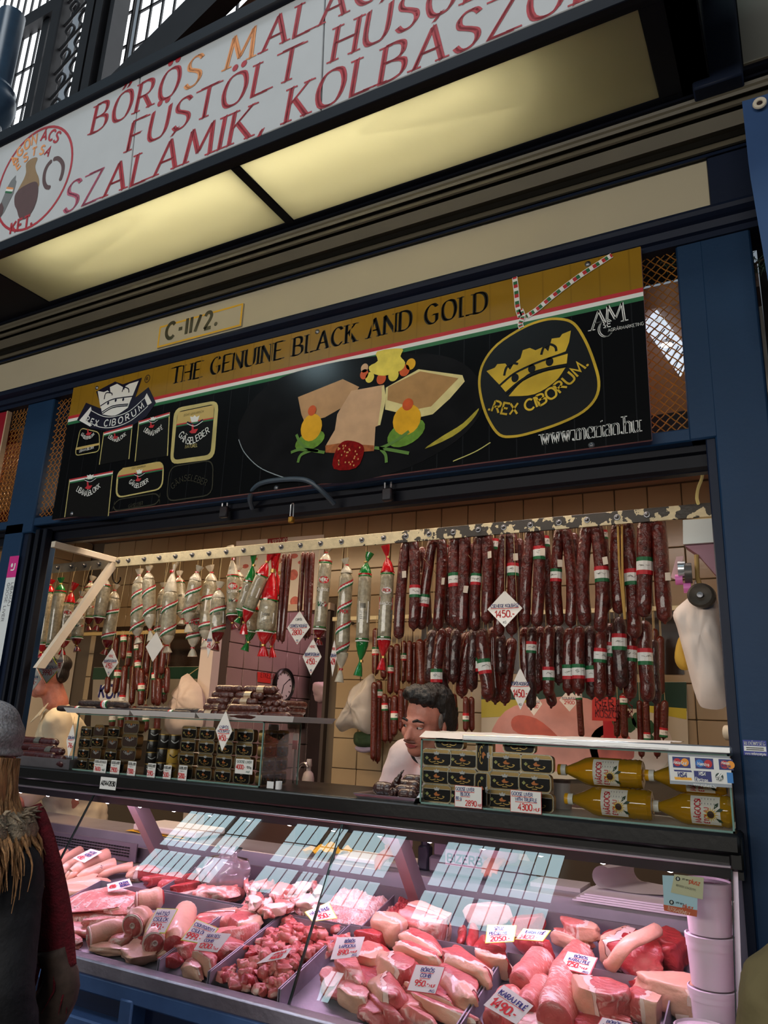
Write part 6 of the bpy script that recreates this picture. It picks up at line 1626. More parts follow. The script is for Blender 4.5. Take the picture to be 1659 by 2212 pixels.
pile = [(1014, 1130, 0, 2.42, 1), (1125, 1345, 0, 2.41, 1), (1340, 1500, 0, 2.43, 0), (1045, 1165, 1, 2.425, 1), (1165, 1345, 1, 2.415, 0), (1345, 1480, 1, 2.45, 0), (1062, 1180, 2, 2.44, 0), (1185, 1320, 2, 2.43, 1), (1320, 1450, 2, 2.46, 0), (1080, 1200, 3, 2.45, 0), (1200, 1345, 3, 2.44, 1), (1345, 1430, 3, 2.47, 0), (1096, 1240, 4, 2.455, 0), (1240, 1420, 4, 2.46, 1), (1060, 1200, 1, 2.50, 0), (1250, 1420, 2, 2.52, 0), (1120, 1400, 3, 2.53, 0)]
lv = ('bottom', 'second', 'third', 'fourth', 'top')
for i, (a, c_, k, y, bd) in enumerate(pile):
 t = lay('brown cured sausage in the %s layer of the heap, %s' % (lv[k], ('left part in front', 'middle in front', 'right part in front')[[1100, 1260, 1420].index(min([1100, 1260, 1420], key=lambda q: abs(q - (a + c_) / 2)))] if i < 14 else ('behind at left', 'behind at right', 'behind in the middle')[i - 14]), X(a, y), X(c_, y) - .002, y, tb + k * .0245, .0162, SBR, 'brown sausages heaped on the white tray', random.uniform(-.008, .008), None, random.uniform(-.008, .012))
 if bd:
  m = (X(a, y) + X(c_, y)) / 2 + random.uniform(-.01, .01); foil_band(t, (m, y, tb + k * .0245 + .0162), (1, 0, 0), .0162)
for i in range(9):                                     # sausages lying end-on at the right of the heap
 x, y, k = X(1360 + (i % 3) * 38, 2.44), 2.42 + .01 * (i // 3), i // 3
 pts = [V((x + .003 * k, y, tb + .013 + k * .024)), V((x + .01, y + .07, tb + .013 + k * .024)), V((x + .015, y + .15, tb + .014 + k * .024))]
 q = dense(pts, .013); t = thing('sausage', 'short sausage lying end-on at the right of the heap, %s row, %s' % (('lowest', 'middle', 'upper')[k], ('left', 'middle', 'right')[i % 3]), 'sausage', tuple(pts[0]), 'brown sausages heaped on the white tray'); b = MB(); b.tube(q, swell(q, .0155), SBR, 9); b.build('casing', t, 180)
# ---- steel tray at far left with dark sausages
STT = C((150, 144, 150), .4, .8, .1, 20)
sx0, sx1 = ZL(60, 500, 2.40).x, ZL(365, 500, 2.40).x
tray('dull steel tray of dark red sausages at the left end of the ledge', sx0, sx1, 2.385, 2.60, ZT + .0005, STT, .042)
SDR = C((74, 20, 22), .36, 0, .35, 50, .4, 70, coat=.35, col2=(46, 14, 16), name='dark_red_sausage')
for i, (a, c_, zy, y, bd) in enumerate(((60, 310, 352, 2.49, 1), (110, 300, 385, 2.46, 0), (150, 340, 400, 2.44, 1), (100, 300, 425, 2.42, 0), (190, 345, 440, 2.42, 1), (60, 250, 450, 2.43, 0), (220, 345, 470, 2.41, 0), (40, 200, 395, 2.5, 0))):
 P0, P1 = ZL(a, zy + 8, y), ZL(c_, zy, y); t = lay('dark red sausage on the dull steel tray, ' + ('topmost, with a silver band', 'second from the top', 'third from the top, with a band', 'lower left in front', 'right, with a silver band', 'lowest at left', 'lowest at right', 'behind at left')[i], P0.x, P1.x, y, max(ZT + .006, (P0.z + P1.z) / 2 - .02), .0185, SDR, 'dark red sausages on the steel tray', .012, None, -.015)
 if bd:
  b = MB(); x = P0.x * .42 + P1.x * .58; b.tube([(x - .02, y + .003, max(ZT + .006, (P0.z + P1.z) / 2 - .02) + .0185), (x + .02, y + .001, max(ZT + .006, (P0.z + P1.z) / 2 - .02) + .0185)], .0205, C((150, 150, 140), .35, .5, .5, 150, col2=(60, 60, 60)), 10, False); b.build('silver_band', t, 0)
# ---- small steel tray with smoked pieces between the boxes
q0, q1 = ZR(465, 1190, 2.42), ZR(955, 1240, 2.40)
tray('shiny steel tray of dark smoked sausages between the two glass boxes', q0.x, RX0 - .006, 2.375, 2.60, ZT + .0005, STEEL, .016)
SBK = C((52, 24, 22), .36, 0, .4, 40, .4, 60, coat=.35, name='smoked_sausage_dark')
for i, (a, ay, c_, cy, y, r) in enumerate(((570, 1130, 730, 1090, 2.44, .024), (720, 1090, 950, 1080, 2.47, .022), (745, 1130, 960, 1130, 2.42, .020), (700, 1170, 745, 1190, 2.40, .018), (770, 1190, 955, 1180, 2.40, .018), (810, 1050, 960, 1070, 2.5, .02))):
 P0, P1 = ZR(a, ay, y), ZR(c_, cy, y); z = max(ZT + .006, P0.z - r)
 lay(('thick curved smoked sausage at the left of the shiny tray', 'smoked sausage lying across the shiny tray', 'smoked sausage in front of the shiny tray heap', 'cut sausage end with a string on the shiny tray', 'thin smoked sausage lying lowest at the tray front', 'smoked sausage at the back of the shiny tray')[i], P0.x, min(P1.x, RX0 - .02), y, z, r, SBK, 'smoked sausages on the shiny tray', .012)
P0 = ZR(760, 1070, 2.45); b = MB(); b.tube(crom([tuple(P0), tuple(P0 + V((.012, 0, .02))), tuple(P0 + V((.02, 0, .034))), tuple(P0 + V((.028, 0, .042)))], 4), [.012] * 3 + [.008] * 3 + [.004] * 4 + [.002] * 3, SBK, 7); tag(b.build('chili_pepper'), 'pointed dark pepper sticking up from the shiny tray', 'pepper')
# ---- oil bottles
OIL = sheer('sunflower_oil', (.95, .72, .16), 1.45, .55, lin((255, 198, 40)), .04, 1.6)
LBL = C((230, 226, 216), .5, name='paper_label')
def bottle(label, P, r, L, yaw=0.0):
 """lying on its side, cap to the left, base to the right"""
 X = frame(P, (0, 1, 0), (0, 0, 1), (1, 0, 0)) if not yaw else Matrix.Translation(V(P)) @ Matrix.Rotation(yaw, 4, 'Z') @ frame((0, 0, 0), (0, 1, 0), (0, 0, 1), (1, 0, 0))
 t = thing('oil_bottle', label, 'bottle', tuple(P), 'cooking oil bottles in the right glass box')
 pr = [(.013, .018), (.013, .03), (.016, .036), (r * .62, .062), (r * .92, .088), (r, .105)]
 z = .105
 k = 0
 while z < L - .02:
  pr += [(r * (.955 if k % 2 else 1.0), z + .006)]; z += .008; k += 1
 pr = [p for p in pr if not (.118 < p[1] < .195)] ; pr += [(r, .118), (r, .195)]; pr.sort(key=lambda p: p[1])
 pr += [(r, L - .012), (r * .9, L - .002), (r * .5, L), (0, L - .006)]
 b = MB(); b.lathe(pr, OIL, X, 22); b.build('bottle_body', t, 50)
 b = MB(); b.lathe([(0, 0), (.016, 0), (.0165, .002), (.0165, .011)], C((240, 176, 20), .35), X, 18); b.lathe([(.0168, .011), (.0168, .026), (.0, .0265)], C((236, 234, 226), .4), X, 18); b.build('cap', t)
 A = X @ V((0, 0, .118)); B = X @ V((0, 0, .195))
 pc = PC(A, B, r * 1.004)
 pc.u = (B - A).normalized().cross(pc.n)
 hl = .077
 b = MB()
 for i in range(8): pc.rect(b, -r * 1.0 + i * r * .25, 0, -r * 1.0 + (i + 1) * r * .25, hl, LBL, .0004)
 b.build('label', t, 0)
 b = MB()
 # on this face u runs round the bottle (up the picture is -u or +u), v along it
 sgn = 1 if (pc.p(r * .5, 0) - pc.p(0, 0)).z > 0 else -1
 class Tn(PL):
  def __init__(s): pass
  def p(s, u, v, off=0.0): return pc.p(sgn * u, v, off)
 tp = Tn()
 def RT(u, v): return (u, v)
 # red words read upwards (along u), at the cap side of the label
 for wd_, v_, h in (('MÁGOCSI', .026, .015), ('ÉTOLAJ', .047, .012)):
  x = -r * .85
  for ch in wd_:
   adv, sts = strokes(ch)
   for pts, sm in sts:
    if sm == 'dot': continue
    Q = [(x + a * h * .8, v_ - c_ * h) for a, c_ in pts]
    tp.line(b, Q, h * .2, RED, .001)
   x += (adv + .22) * h * .8
 fu, fv = -r * .25, .052
 for i in range(16):
  a = 2 * pi * i / 16; tp.poly(b, [(fu + .008 * cos(a - .25), fv + .008 * sin(a - .25)), (fu + .021 * cos(a), fv + .021 * sin(a)), (fu + .008 * cos(a + .25), fv + .008 * sin(a + .25))], C((228, 184, 30), .5), .0014)
 tp.poly(b, [(fu + .0095 * cos(a), fv + .0095 * sin(a)) for a in (2 * pi * i / 14 for i in range(14))], C((58, 34, 16), .6), .0018)
 for du, dv, an in ((.022, .014, .6), (-.014, .02, 2.2), (.012, .022, 1.2)):
  tp.poly(b, [(fu + du + .010 * cos(an + q_) * k_, fv + dv + .010 * sin(an + q_) * k_) for q_, k_ in ((0, 1.3), (.9, .6), (pi, 1), (-.9, .6))], C((34, 62, 40), .6), .0012)
 for i in range(5): tp.line(b, [(r * .35, .03 + i * .008), (r * .8, .03 + i * .008)], .0015, C((120, 120, 130), .6), .001)
 b.build('label_print', t, 0)
 return t
rB = .0435
for l, zx, zy, k, yy in (('oil bottle lying on top, left pair', 520, 455, 1, 2.50), ('oil bottle lying underneath, left pair', 557, 580, 0, 2.475), ('oil bottle lying on top, right pair behind the card signs', 1017, 482, 1, 2.50), ('oil bottle lying underneath, right pair', 1040, 620, 0, 2.475)):
 P = Z3(zx, zy, yy); bottle(l, (P.x - (.012 if zx > 900 else 0), yy, ZT + .004 + rB + k * .083), rB, .262 if zx < 900 else .226)
P = Z3(520, 515, 2.58); b = MB(); b.lathe([(.03, 0), (.031, .01), (.026, .06), (.028, .08)], C((206, 196, 196), .4), Matrix.Translation((P.x, 2.62, ZT + .004)), 16); b.lathe([(.029, .08), (.03, .09), (0, .092)], C((90, 70, 66), .4), Matrix.Translation((P.x, 2.62, ZT + .004)), 16); tag(b.build('jar'), 'pale jar half hidden between the tins and the oil bottles', 'jar')
# ---- bank card sign
q = lambda zx, zy: CDP.uv(1400 + zx / 5.529, 1550 + zy / 5.529)
CDP = PL((0, 2.394, 0), (1, 0, 0), (0, 0, 1))
cs = thing('card_sign', 'grey and white sign of payment card logos on the right glass box', 'sign', tuple(W(1510, 1665, 2.394)))
b = MB(); b.prism([CDP.p(*p) for p in (q(262, 790), (RX1 + .004, q(1000, 840)[1]), (RX1 + .004, q(990, 465)[1]), q(232, 425))], (0, .004, 0), C((150, 156, 164), .4)); b.build('board', cs)
b = MB(); CDP.poly(b, [q(268, 752), q(998, 800), q(990, 492), q(246, 448)], C((226, 224, 220), .4), .0006)
NV = C((24, 36, 110), .4)
def quad(x0, y0, x1, y1, m, off, sk=.05): CDP.poly(b, [q(x0 + 12, y1), q(x1 + 12, y1 + (x1 - x0) * sk), q(x1, y0 + (x1 - x0) * sk), q(x0, y0)], m, off)
quad(288, 465, 498, 595, NV, .0010); quad(557, 480, 775, 608, NV, .0010); quad(840, 495, 1010, 622, NV, .0010)
quad(305, 622, 515, 642, NV, .001); quad(312, 708, 516, 740, C((240, 170, 40), .4), .001); quad(545, 635, 752, 760, NV, .001); quad(938, 655, 1010, 782, C((40, 120, 190), .4), .001)
def dsc(x, y, r, m, off): u, v = q(x, y); CDP.disc(b, u, v, r, r * 1.02, m, off, 18)
dsc(350, 533, .0105, RED, .0014); dsc(440, 535, .0105, C((240, 150, 30), .4), .0018); dsc(615, 546, .0105, C((20, 110, 190), .4), .0014); dsc(718, 552, .0105, RED, .0018); dsc(912, 562, .0105, C((190, 20, 40), .4), .0014); dsc(985, 566, .0105, C((240, 150, 30), .4), .0018)
dsc(852, 710, .0105, C((20, 56, 50), .4), .0014)
CDP.poly(b, [q(818, 705), q(858, 655), q(880, 655), q(840, 708)], PW, .002); CDP.poly(b, [q(845, 708), q(885, 660), q(900, 668), q(866, 708)], PW, .002)
b.build('logo_print', cs, 0)
b = MB(); an = -.06
def tq(s_, x, y, h, w_, m, wt=.17, off=.0024, sh=0.0): u, v = q(x, y); text(CDP, b, s_, u, v, h, m, 'sans', wt, width=w_, off=off, ang=an, shear=sh)
tq('MasterCard', 305, 548, .0085, .034, PW); tq('Maestro', 590, 566, .0085, .030, PW); tq('Master', 880, 552, .007, .02, PW); tq('Electron', 862, 584, .0075, .026, NV); tq('VISA', 345, 702, .012, .025, NV, .2, sh=.25); tq('VISA', 600, 684, .009, .018, PW, .2, sh=.25); tq('Electron', 566, 752, .009, .032, PW); tq('BANK', 815, 724, .0055, .014, PW); tq('PONT', 812, 748, .0075, .017, PW); tq('www.otpbank.hu', 545, 808, .007, .058, PW)
b.build('lettering', cs, 0)
# ---- little standing price cards
CRD = C((226, 222, 216), .5, name='price_paper')
def ticket(label, C_, w_, h, zs, lines, Y, border=None, tilt=0.0, conv=None, group='price cards on the glass boxes'):
 P = conv(C_[0], C_[1] + h / 2, Y); k = depth_px(P) / zs
 ww, hh = w_ * k * 1.06, h * k
 z0 = max(P.z, ZT + .0006) if tilt == 0 else P.z
 t = thing('price_card', label, 'price card', (P.x, Y, z0), group)
 L = PL((P.x - ww / 2, Y, z0), (cos(tilt), 0, sin(tilt)), (0, 0, 1))
 b = MB(); b.prism([L.p(0, 0), L.p(ww, 0), L.p(ww, hh), L.p(0, hh)], (0, .0008, 0), CRD if not border else border);
 if border: L.rect(b, ww * .015, hh * .02, ww * .985, hh * .98, CRD, .0004)
 b.build('card', t)
 b = MB()
 for tx, u, v, h_, wf, ink in lines:
  text(L, b, tx, ww * u, hh * v, hh * h_, ink, 'hand', .17, width=ww * wf, off=.001, jit=.03)
  if ink is INKB: L.line(b, [(ww * u, hh * (v - .05)), (ww * (u + wf), hh * (v - .04))], hh * .025, INKR, .001)
  if ink is PK and v > .7: L.line(b, [(ww * u, hh * (v - .04)), (ww * (u + wf), hh * (v - .04))], hh * .03, PK, .001)
 b.build('lettering', t, 0); return t
YC_ = 2.408
pr4 = lambda n, mid='natúr': [('GOOSE LIVER', .06, .78, .13, .88, PK), (mid, .2, .58, .09, .5, C((90, 90, 90), .6)), (n, .06, .14, .32, .86, INKR)]
ticket('small price card reading 7600, leftmost at the left box', (507, 496), 84, 62, 2.37, [('GOOSE LIVER BLOCK', .05, .80, .12, .9, PK), ('with truffle', .1, .55, .1, .6, C((90, 90, 90), .6)), ('7600.-', .08, .12, .3, .58, INKR), ('HUF', .72, .14, .16, .2, C((40, 100, 90), .6))], YC_, conv=ZL)
ticket('small price card reading 2900 beside the 7600 card', (584, 500), 62, 66, 2.37, pr4('2900.-'), YC_, conv=ZL); ticket('small price card reading 7300, third from the left', (668, 508), 54, 68, 2.37, pr4('7300.-'), YC_, conv=ZL); ticket('small price card reading 590 before the gold cans', (770, 515), 52, 68, 2.37, pr4('590.-'), YC_, conv=ZL); ticket('small price card reading 500 right of the 590 card', (852, 520), 50, 66, 2.37, pr4('500.-'), YC_, conv=ZL); ticket('small price card reading 5200 at the right block of tins', (929, 538), 54, 72, 2.37, pr4('5200.-'), YC_, conv=ZL)
t = ticket('price card reading goose liver 4000, higher up on the left box', (1246, 490), 106, 72, 2.37, [('GOOSE LIVER', .08, .74, .17, .84, C((70, 90, 84), .6)), ('4000.-', .05, .32, .3, .52, INKR), ('100g', .66, .40, .14, .26, PK), ('HUF', .66, .10, .12, .2, C((40, 100, 90), .6))], YC_, tilt=.0001, conv=ZL)
ticket('red-bordered goose liver block card reading 2890 before the left tin stack', (1332, 1190), 222, 165, 3.687, [('GOOSE LIVER', .04, .76, .15, .68, INKB), ('BLOCK', .22, .54, .15, .34, INKB), ('80 g', .05, .34, .14, .2, INKB), ('2890', .40, .10, .24, .40, INKR), ('-HUF', .84, .10, .12, .14, INKR)], 2.392, C((196, 60, 64), .5), conv=ZR)
ticket('red-bordered truffle card reading 4300 before the right tin stack', (342, 588), 166, 115, 2.517, [('GOOSE LIVER', .04, .76, .15, .68, INKB), ('WITH TRUFFLE', .16, .52, .15, .70, INKB), ('4300', .26, .12, .28, .44, INKR), ('HUF', .76, .12, .14, .2, INKR)], 2.392, C((196, 60, 64), .5), conv=Z3)
diamond('price card reading 1450 hung from the brown sausage tray', ZL(1146, 305, 2.37), 50, 100, 2.37, [('CSÍPŐS', .12, INKB, .55, .12), ('KOLBÁSZ', .12, INKB, .70, -.08), ('1450.-', .26, INKR, .55, -.48)], False, .1, tuple(ZL(1198, 140, 2.40)))
diamond('price card seen edge-on at the left corner of the glass box', ZL(362, 355, 2.385), 22, 84, 2.37, [('SZALÁMI', .16, INKB, .7, .1), ('76', .26, INKR, .5, -.4)], False, .5, tuple(ZL(382, 232, 2.39)))
cw = thing('plastic_clip', 'curled white plastic strip at the lower right corner of the left glass box', 'clip', tuple(ZL(1410, 575, 2.41))); P = ZL(1432, 575, 2.405); b = MB(); b.grid(lambda u, v: (P.x + .012 * cos(1 + 5.0 * u), 2.40 + .012 * sin(1 + 5.0 * u), ZT + .002 + .028 * v), 16, 3, C((230, 226, 226), .4)); b.build('curl', cw, 180); b = MB(); P = ZL(1385, 580, 2.405); b.box((P.x - .016, 2.404, ZT + .002), (P.x + .014, 2.406, ZT + .026), C((230, 226, 226), .4)); b.build('tab', cw)
# ------------------------------------------------------------------ meat in the counter
def meat_mat(name, red, pink, fat, sc, stretch, fat_at=.58, bump=.35):
 m = bpy.data.materials.new(name); m.use_nodes = True
 nt = m.node_tree; b = nt.nodes['Principled BSDF']
 b.inputs['Roughness'].default_value = .38; b.inputs['Coat Weight'].default_value = .35; b.inputs['Coat Roughness'].default_value = .2
 b.inputs['Subsurface Weight'].default_value = .12; b.inputs['Subsurface Radius'].default_value = (.012, .004, .003); b.inputs['Subsurface Scale'].default_value = 1
 tc = nt.nodes.new('ShaderNodeTexCoord'); mp = nt.nodes.new('ShaderNodeMapping'); mp.inputs['Scale'].default_value = stretch
 n1 = nt.nodes.new('ShaderNodeTexNoise'); n1.inputs['Scale'].default_value = sc; n1.inputs['Detail'].default_value = 5; n1.inputs['Distortion'].default_value = 1.2
 n2 = nt.nodes.new('ShaderNodeTexNoise'); n2.inputs['Scale'].default_value = sc * .35; n2.inputs['Detail'].default_value = 3
 r = nt.nodes.new('ShaderNodeValToRGB'); e = r.color_ramp.elements
 e[0].position, e[0].color = .30, (*lin(red), 1); e[1].position, e[1].color = fat_at + .08, (*lin(fat), 1)
 q = e.new(.47); q.color = (*lin(pink), 1); q = e.new(fat_at); q.color = (*lin(pink), 1)
 mx = nt.nodes.new('ShaderNodeMath'); mx.operation = 'MULTIPLY_ADD'; mx.inputs[1].default_value = .55;
 ad = nt.nodes.new('ShaderNodeMath'); ad.operation = 'MULTIPLY'; ad.inputs[1].default_value = .45
 bp = nt.nodes.new('ShaderNodeBump'); bp.inputs['Strength'].default_value = bump; bp.inputs['Distance'].default_value = .012
 L = nt.links
 L.new(tc.outputs['Object'], mp.inputs[0]); L.new(mp.outputs[0], n1.inputs['Vector']); L.new(tc.outputs['Object'], n2.inputs['Vector'])
 L.new(n1.outputs[0], ad.inputs[0]); L.new(n2.outputs[0], mx.inputs[0]); L.new(ad.outputs[0], mx.inputs[2]); L.new(mx.outputs[0], r.inputs[0]); L.new(r.outputs[0], b.inputs['Base Color'])
 L.new(n1.outputs[0], bp.inputs['Height']); L.new(bp.outputs[0], b.inputs['Normal'])
 return m
MT = meat_mat('pork_meat', (160, 52, 56), (196, 98, 92), (232, 184, 172), 30, (1, 2.6, 1), .555)
MR = meat_mat('red_meat', (136, 26, 32), (176, 58, 58), (222, 160, 150), 34, (1, 2, 1), .60)
MPL = meat_mat('pale_meat', (180, 84, 80), (208, 126, 114), (238, 206, 192), 22, (1, 2, 1), .52)
MFM = meat_mat('marbled_meat', (190, 78, 74), (214, 128, 116), (240, 208, 198), 46, (1, 3, 1), .51)
MF = C((236, 208, 194), .4, 0, .06, 30, .25, 40, coat=.3, sub=.1, name='pork_fat')
MS = C((222, 172, 146), .42, 0, .08, 18, .22, 50, coat=.25, sub=.12, name='pork_skin')
MB_ = C((206, 184, 172), .4, 0, .08, 40, name='bone')
DN = V((0, -.256, .967))                                # normal of the sloping deck
DU, DVv = V((1, 0, 0)), V((0, .967, .256))
def WD(px, py, h=0.0):                                  # the point seen at (px, py) at height h over the tray floor
 return WP(px, py, V((0, 2.15, .762 + h)), V((0, -.265, 1)).normalized())
Q4 = lambda x, y: (x / 2.9625, 1700 + y / 2.9625)
Q5 = lambda x, y: (300 + x / 2.9625, 1700 + y / 2.9625)
Q6 = lambda x, y: (700 + x / 2.9625, 1700 + y / 2.9625)
Q7 = lambda x, y: (1150 + x / 3.259, 1750 + y / 3.259)
def axes(ang):
 a = atan2(sin(radians(ang)) / .62, cos(radians(ang)))
 u = DU * cos(a) + DVv * sin(a); v = DN.cross(u)
 return u, v
def blob(b, P, u, v, w_, a, bb, c_, m, seed, amp=.14, e=.75, nu=34, nv=21, fine=.045, part=None, push=0.0, cuts=None):
 """lumpy rounded block at P with half sizes a, bb, c_ along u, v, w_; part = function(direction) choosing faces"""
 if cuts is None:
  rnd = random.Random(int(seed * 100)); cuts = [(V((0, 0, 1)), .66)] + [(V((rnd.uniform(-1, 1), rnd.uniform(-1, 1), rnd.uniform(-.2, .9))).normalized(), rnd.uniform(.62, .88)) for _ in range(3)]
 sg = lambda x, k: (1 if x >= 0 else -1) * abs(x) ** k
 vs, keep = [], []
 for j in range(nv):
  ph = -pi / 2 + pi * j / (nv - 1)
  for i in range(nu):
   th = 2 * pi * i / nu
   d = V((sg(cos(ph), e) * sg(cos(th), e), sg(cos(ph), e) * sg(sin(th), e), sg(sin(ph), e)))
   k = 1 + amp * noise.noise(d * 1.3 + V((seed * 3.1, seed, 0))) * 1.6 + fine * noise.noise(d * 5 + V((seed, 0, 5))) * 2 - .05 * abs(noise.noise(V((d.x * 3, d.y * 9, d.z * 5 + seed))))
   g = d * k
   for c0, h0 in cuts:
    o_ = g.dot(c0) - h0
    if o_ > 0: g = g - c0 * (o_ * .88)
   g *= 1.12
   p = P + (u * (g.x * (a + push)) + v * (g.y * (bb + push)) + w_ * (g.z * (c_ + push)))
   vs.append(p); keep.append(part(d) if part else True)
 fs = []
 for j in range(nv - 1):
  for i in range(nu):
   f = (j * nu + i, j * nu + (i + 1) % nu, (j + 1) * nu + (i + 1) % nu, (j + 1) * nu + i)
   if all(keep[q] for q in f): fs.append(f)
 b.add(vs, fs, m)
mseed = [0]
def chunk(label, q, wz, hz, th, m=None, ang=0.0, rind=None, lift=0.0, zs=2.9625, name='meat_cut', cat='meat', amp=.22, e=.66, group=None, grow=1.0, extra=None):
 """a cut of meat whose outline in the picture is about wz x hz zoom pixels, th thick"""
 m = m or MT
 mseed[0] += 1; s = mseed[0] * 1.37
 P = WD(*q, lift + th / 2)
 k = depth_px(P)
 a = wz / zs * k / 2 * 1.04
 hh = hz / zs * k / 2
 c_ = th / 2
 bb = max(.35 * c_, (max(hh * hh - (c_ * .8) ** 2, (hh * .35) ** 2)) ** .5 / .62) * grow
 u, v = axes(ang)
 t = thing(name, label, cat, tuple(P), group)
 b = MB(); blob(b, P, u, v, DN, a, bb, c_, m, s, amp, e); b.build('flesh', t, 60)
 if rind:
  side = {'front': V((0, -1, -.2)), 'back': V((0, 1, .2)), 'top': V((0, 0, 1)), 'left': V((-1, 0, 0)), 'right': V((1, 0, 0)), 'frontright': V((.6, -.8, 0)), 'frontleft': V((-.6, -.8, 0)), 'all': None}[rind]
  b = MB(); blob(b, P, u, v, DN, a, bb, c_, MS, s, amp, e, part=lambda d: d.dot(side) > .33, push=.004); b.build('rind', t, 60)
  b = MB(); blob(b, P, u, v, DN, a, bb, c_, MF, s, amp, e, part=lambda d: .08 < d.dot(side) < .55, push=.0025); b.build('fat', t, 60)
 if extra: extra(t, P, u, v, a, bb, c_)
 return t
def trotter(label, q0, q1, wz, lift, zs=2.9625):
 """pig's foot from toe (q0) to shank (q1)"""
 A, B = WD(*q0, lift + .012), WD(*q1, lift + .03)
 r = wz / zs * depth_px(A) / 2
 t = thing('pig_trotter', label, 'meat', tuple(A), 'pig trotters at the back left of the counter')
 d = (B - A); L = d.length; d = d / L; sd = d.cross(DN).normalized()
 pts = [A + d * (L * s) + DN * (.012 * sin(pi * s)) for s in (.12, .25, .4, .6, .8, .97, 1)]
 b = MB(); b.tube(crom([tuple(p) for p in pts], 3), [r * k for k in (.62, .66, .72, .8, .84, .82, .78, .76, .75, .78, .82, .86, .92, .98, 1.0, 1.02, 1, .9, .75)][:len(crom(pts, 3))], MS, 12); b.build('shank', t, 60)
 for s in (-1, 1):
  b = MB(); o = sd * (s * r * .38); b.tube([A + d * (L * .2) + o * .8, A + d * (L * .1) + o, A + d * (L * .03) + o * .9 - DN * .006, A - d * .006 + o * .7 - DN * .012], [r * .5, r * .46, r * .34, r * .12], MS, 8); b.build('toe', t, 60)
 b = MB(); b.tube([B - d * .002, B + d * .004], [r * .62, r * .55], MR, 12); b.build('cut_end', t)
 return t
def hock(label, q0, q1, wz, lift=0.0, zs=2.9625, face=0, group='pork hocks in the second tray'):
 """short leg joint with skin all round; cut face with bone at q0"""
 A, B = WD(*q0, lift + wz / zs * .0016 * .5), WD(*q1, lift + wz / zs * .0016 * .45)
 r = wz / zs * depth_px(A) / 2
 d = B - A; L = d.length; d = d / L
 t = thing('pork_hock', label, 'meat', tuple(A), group)
 n = 9
 sd = random.uniform(0, 9)
 b = MB(); b.tube([A + d * (L * i / n) for i in range(n + 1)], [r * (.92 + .14 * sin(pi * i / n) + .13 * noise.noise((i * .6, sd, 0))) * (1 if i < n else .8) for i in range(n + 1)], MS, 14, False); b.build('skin', t, 60)
 X = frame(A, d.orthogonal(), d.cross(d.orthogonal()), -d)
 b = MB(); b.lathe([(r * .93, -.004), (r * .8, .005), (r * .45, .010), (.0, .008)], MT, X, 16); b.build('cut_face', t, 60)
 b = MB(); b.lathe([(r * .92, -.001), (r * .93, .003), (r * .80, .0062), (r * .78, .003)], MF, X, 16); b.build('fat', t, 60)
 b = MB(); b.lathe([(r * .24, .004), (r * .24, .012), (r * .17, .013), (r * .1, .009), (0, .009)], MB_, Matrix.Translation(d.orthogonal() * r * .12) @ X, 12); b.build('bone', t, 60)
 X2 = frame(B, d.orthogonal(), d.cross(d.orthogonal()), d); b = MB(); b.lathe([(r * .82, -.004), (r * .6, .006), (0, .008)], MR, X2, 14); b.build('cut_face', t, 60)
 return t
def strip(label, qs, wz, th, m, lift=0.0, zs=2.9625, name='meat_strip', taper=.35, group=None, flat=.7, fold=.0):
 """a long piece following points in the picture"""
 pts = [WD(*q, lift + th * .5) for q in qs]
 r = wz / zs * depth_px(pts[0]) / 2
 q = crom([tuple(p) for p in pts], 5)
 n = len(q)
 t = thing(name, label, 'meat', tuple(pts[0]), group)
 sd = random.uniform(0, 50)
 rr = []
 for i in range(n):
  s = i / (n - 1); e = min(s, 1 - s)
  rr.append(r * min(1, (taper + (1 - taper) * min(1, e / .22))) * (1 + .16 * noise.noise((s * 5, sd, 0))))
 b = MB(); b.tube(q, rr, m, 14, True, flat); b.build('flesh', t, 60)
 return t, pts, r
# --- back left: pig's feet
for l, a, c_, w_, lf in (('pig trotter at the far left of the back row', (250, 545), (420, 425), 72, .0), ('second pig trotter from the left', (305, 555), (515, 412), 72, .01), ('third pig trotter from the left, toes pointing down', (365, 565), (580, 440), 78, .015), ('large pig trotter just below the 490 price card', (425, 575), (690, 440), 96, .03), ('pig trotter with a dark stamp mark on the skin', (470, 612), (735, 500), 92, .012), ('slim pig trotter at the right of the trotter row', (600, 592), (850, 512), 66, .0)):
 t = trotter(l, Q4(*a), Q4(*c_), w_, lf)
 if 'stamp' in l:
  P = WD(*Q4(650, 512), .07); pl = PL(P, (1, 0, 0), (0, .6, .8)); b = MB(); pl.line(b, [(-.006, -.006), (.006, .006)], .003, PK, .001); pl.disc(b, -.005, .005, .003, .003, PK, .001, 8); pl.disc(b, .006, -.004, .003, .003, PK, .001, 8); b.build('stamp', t, 0)
chunk('pig foot with a red cut end at the right of the trotter row', Q4(920, 540), 190, 90, .06, MR, 18, 'left')
chunk('folded pig ear skin lying below the trotters', Q4(530, 612), 230, 100, .05, MS, 14, amp=.3); chunk('second folded pig ear skin, nearer the front', Q4(470, 672), 260, 90, .05, MS, 10, amp=.3); chunk('pale skin flap at the far left edge', Q4(350, 690), 160, 110, .05, MS, 25, amp=.35); chunk('red meat scrap at the far left behind the skin flap', Q4(310, 610), 110, 70, .05, MR, 10)
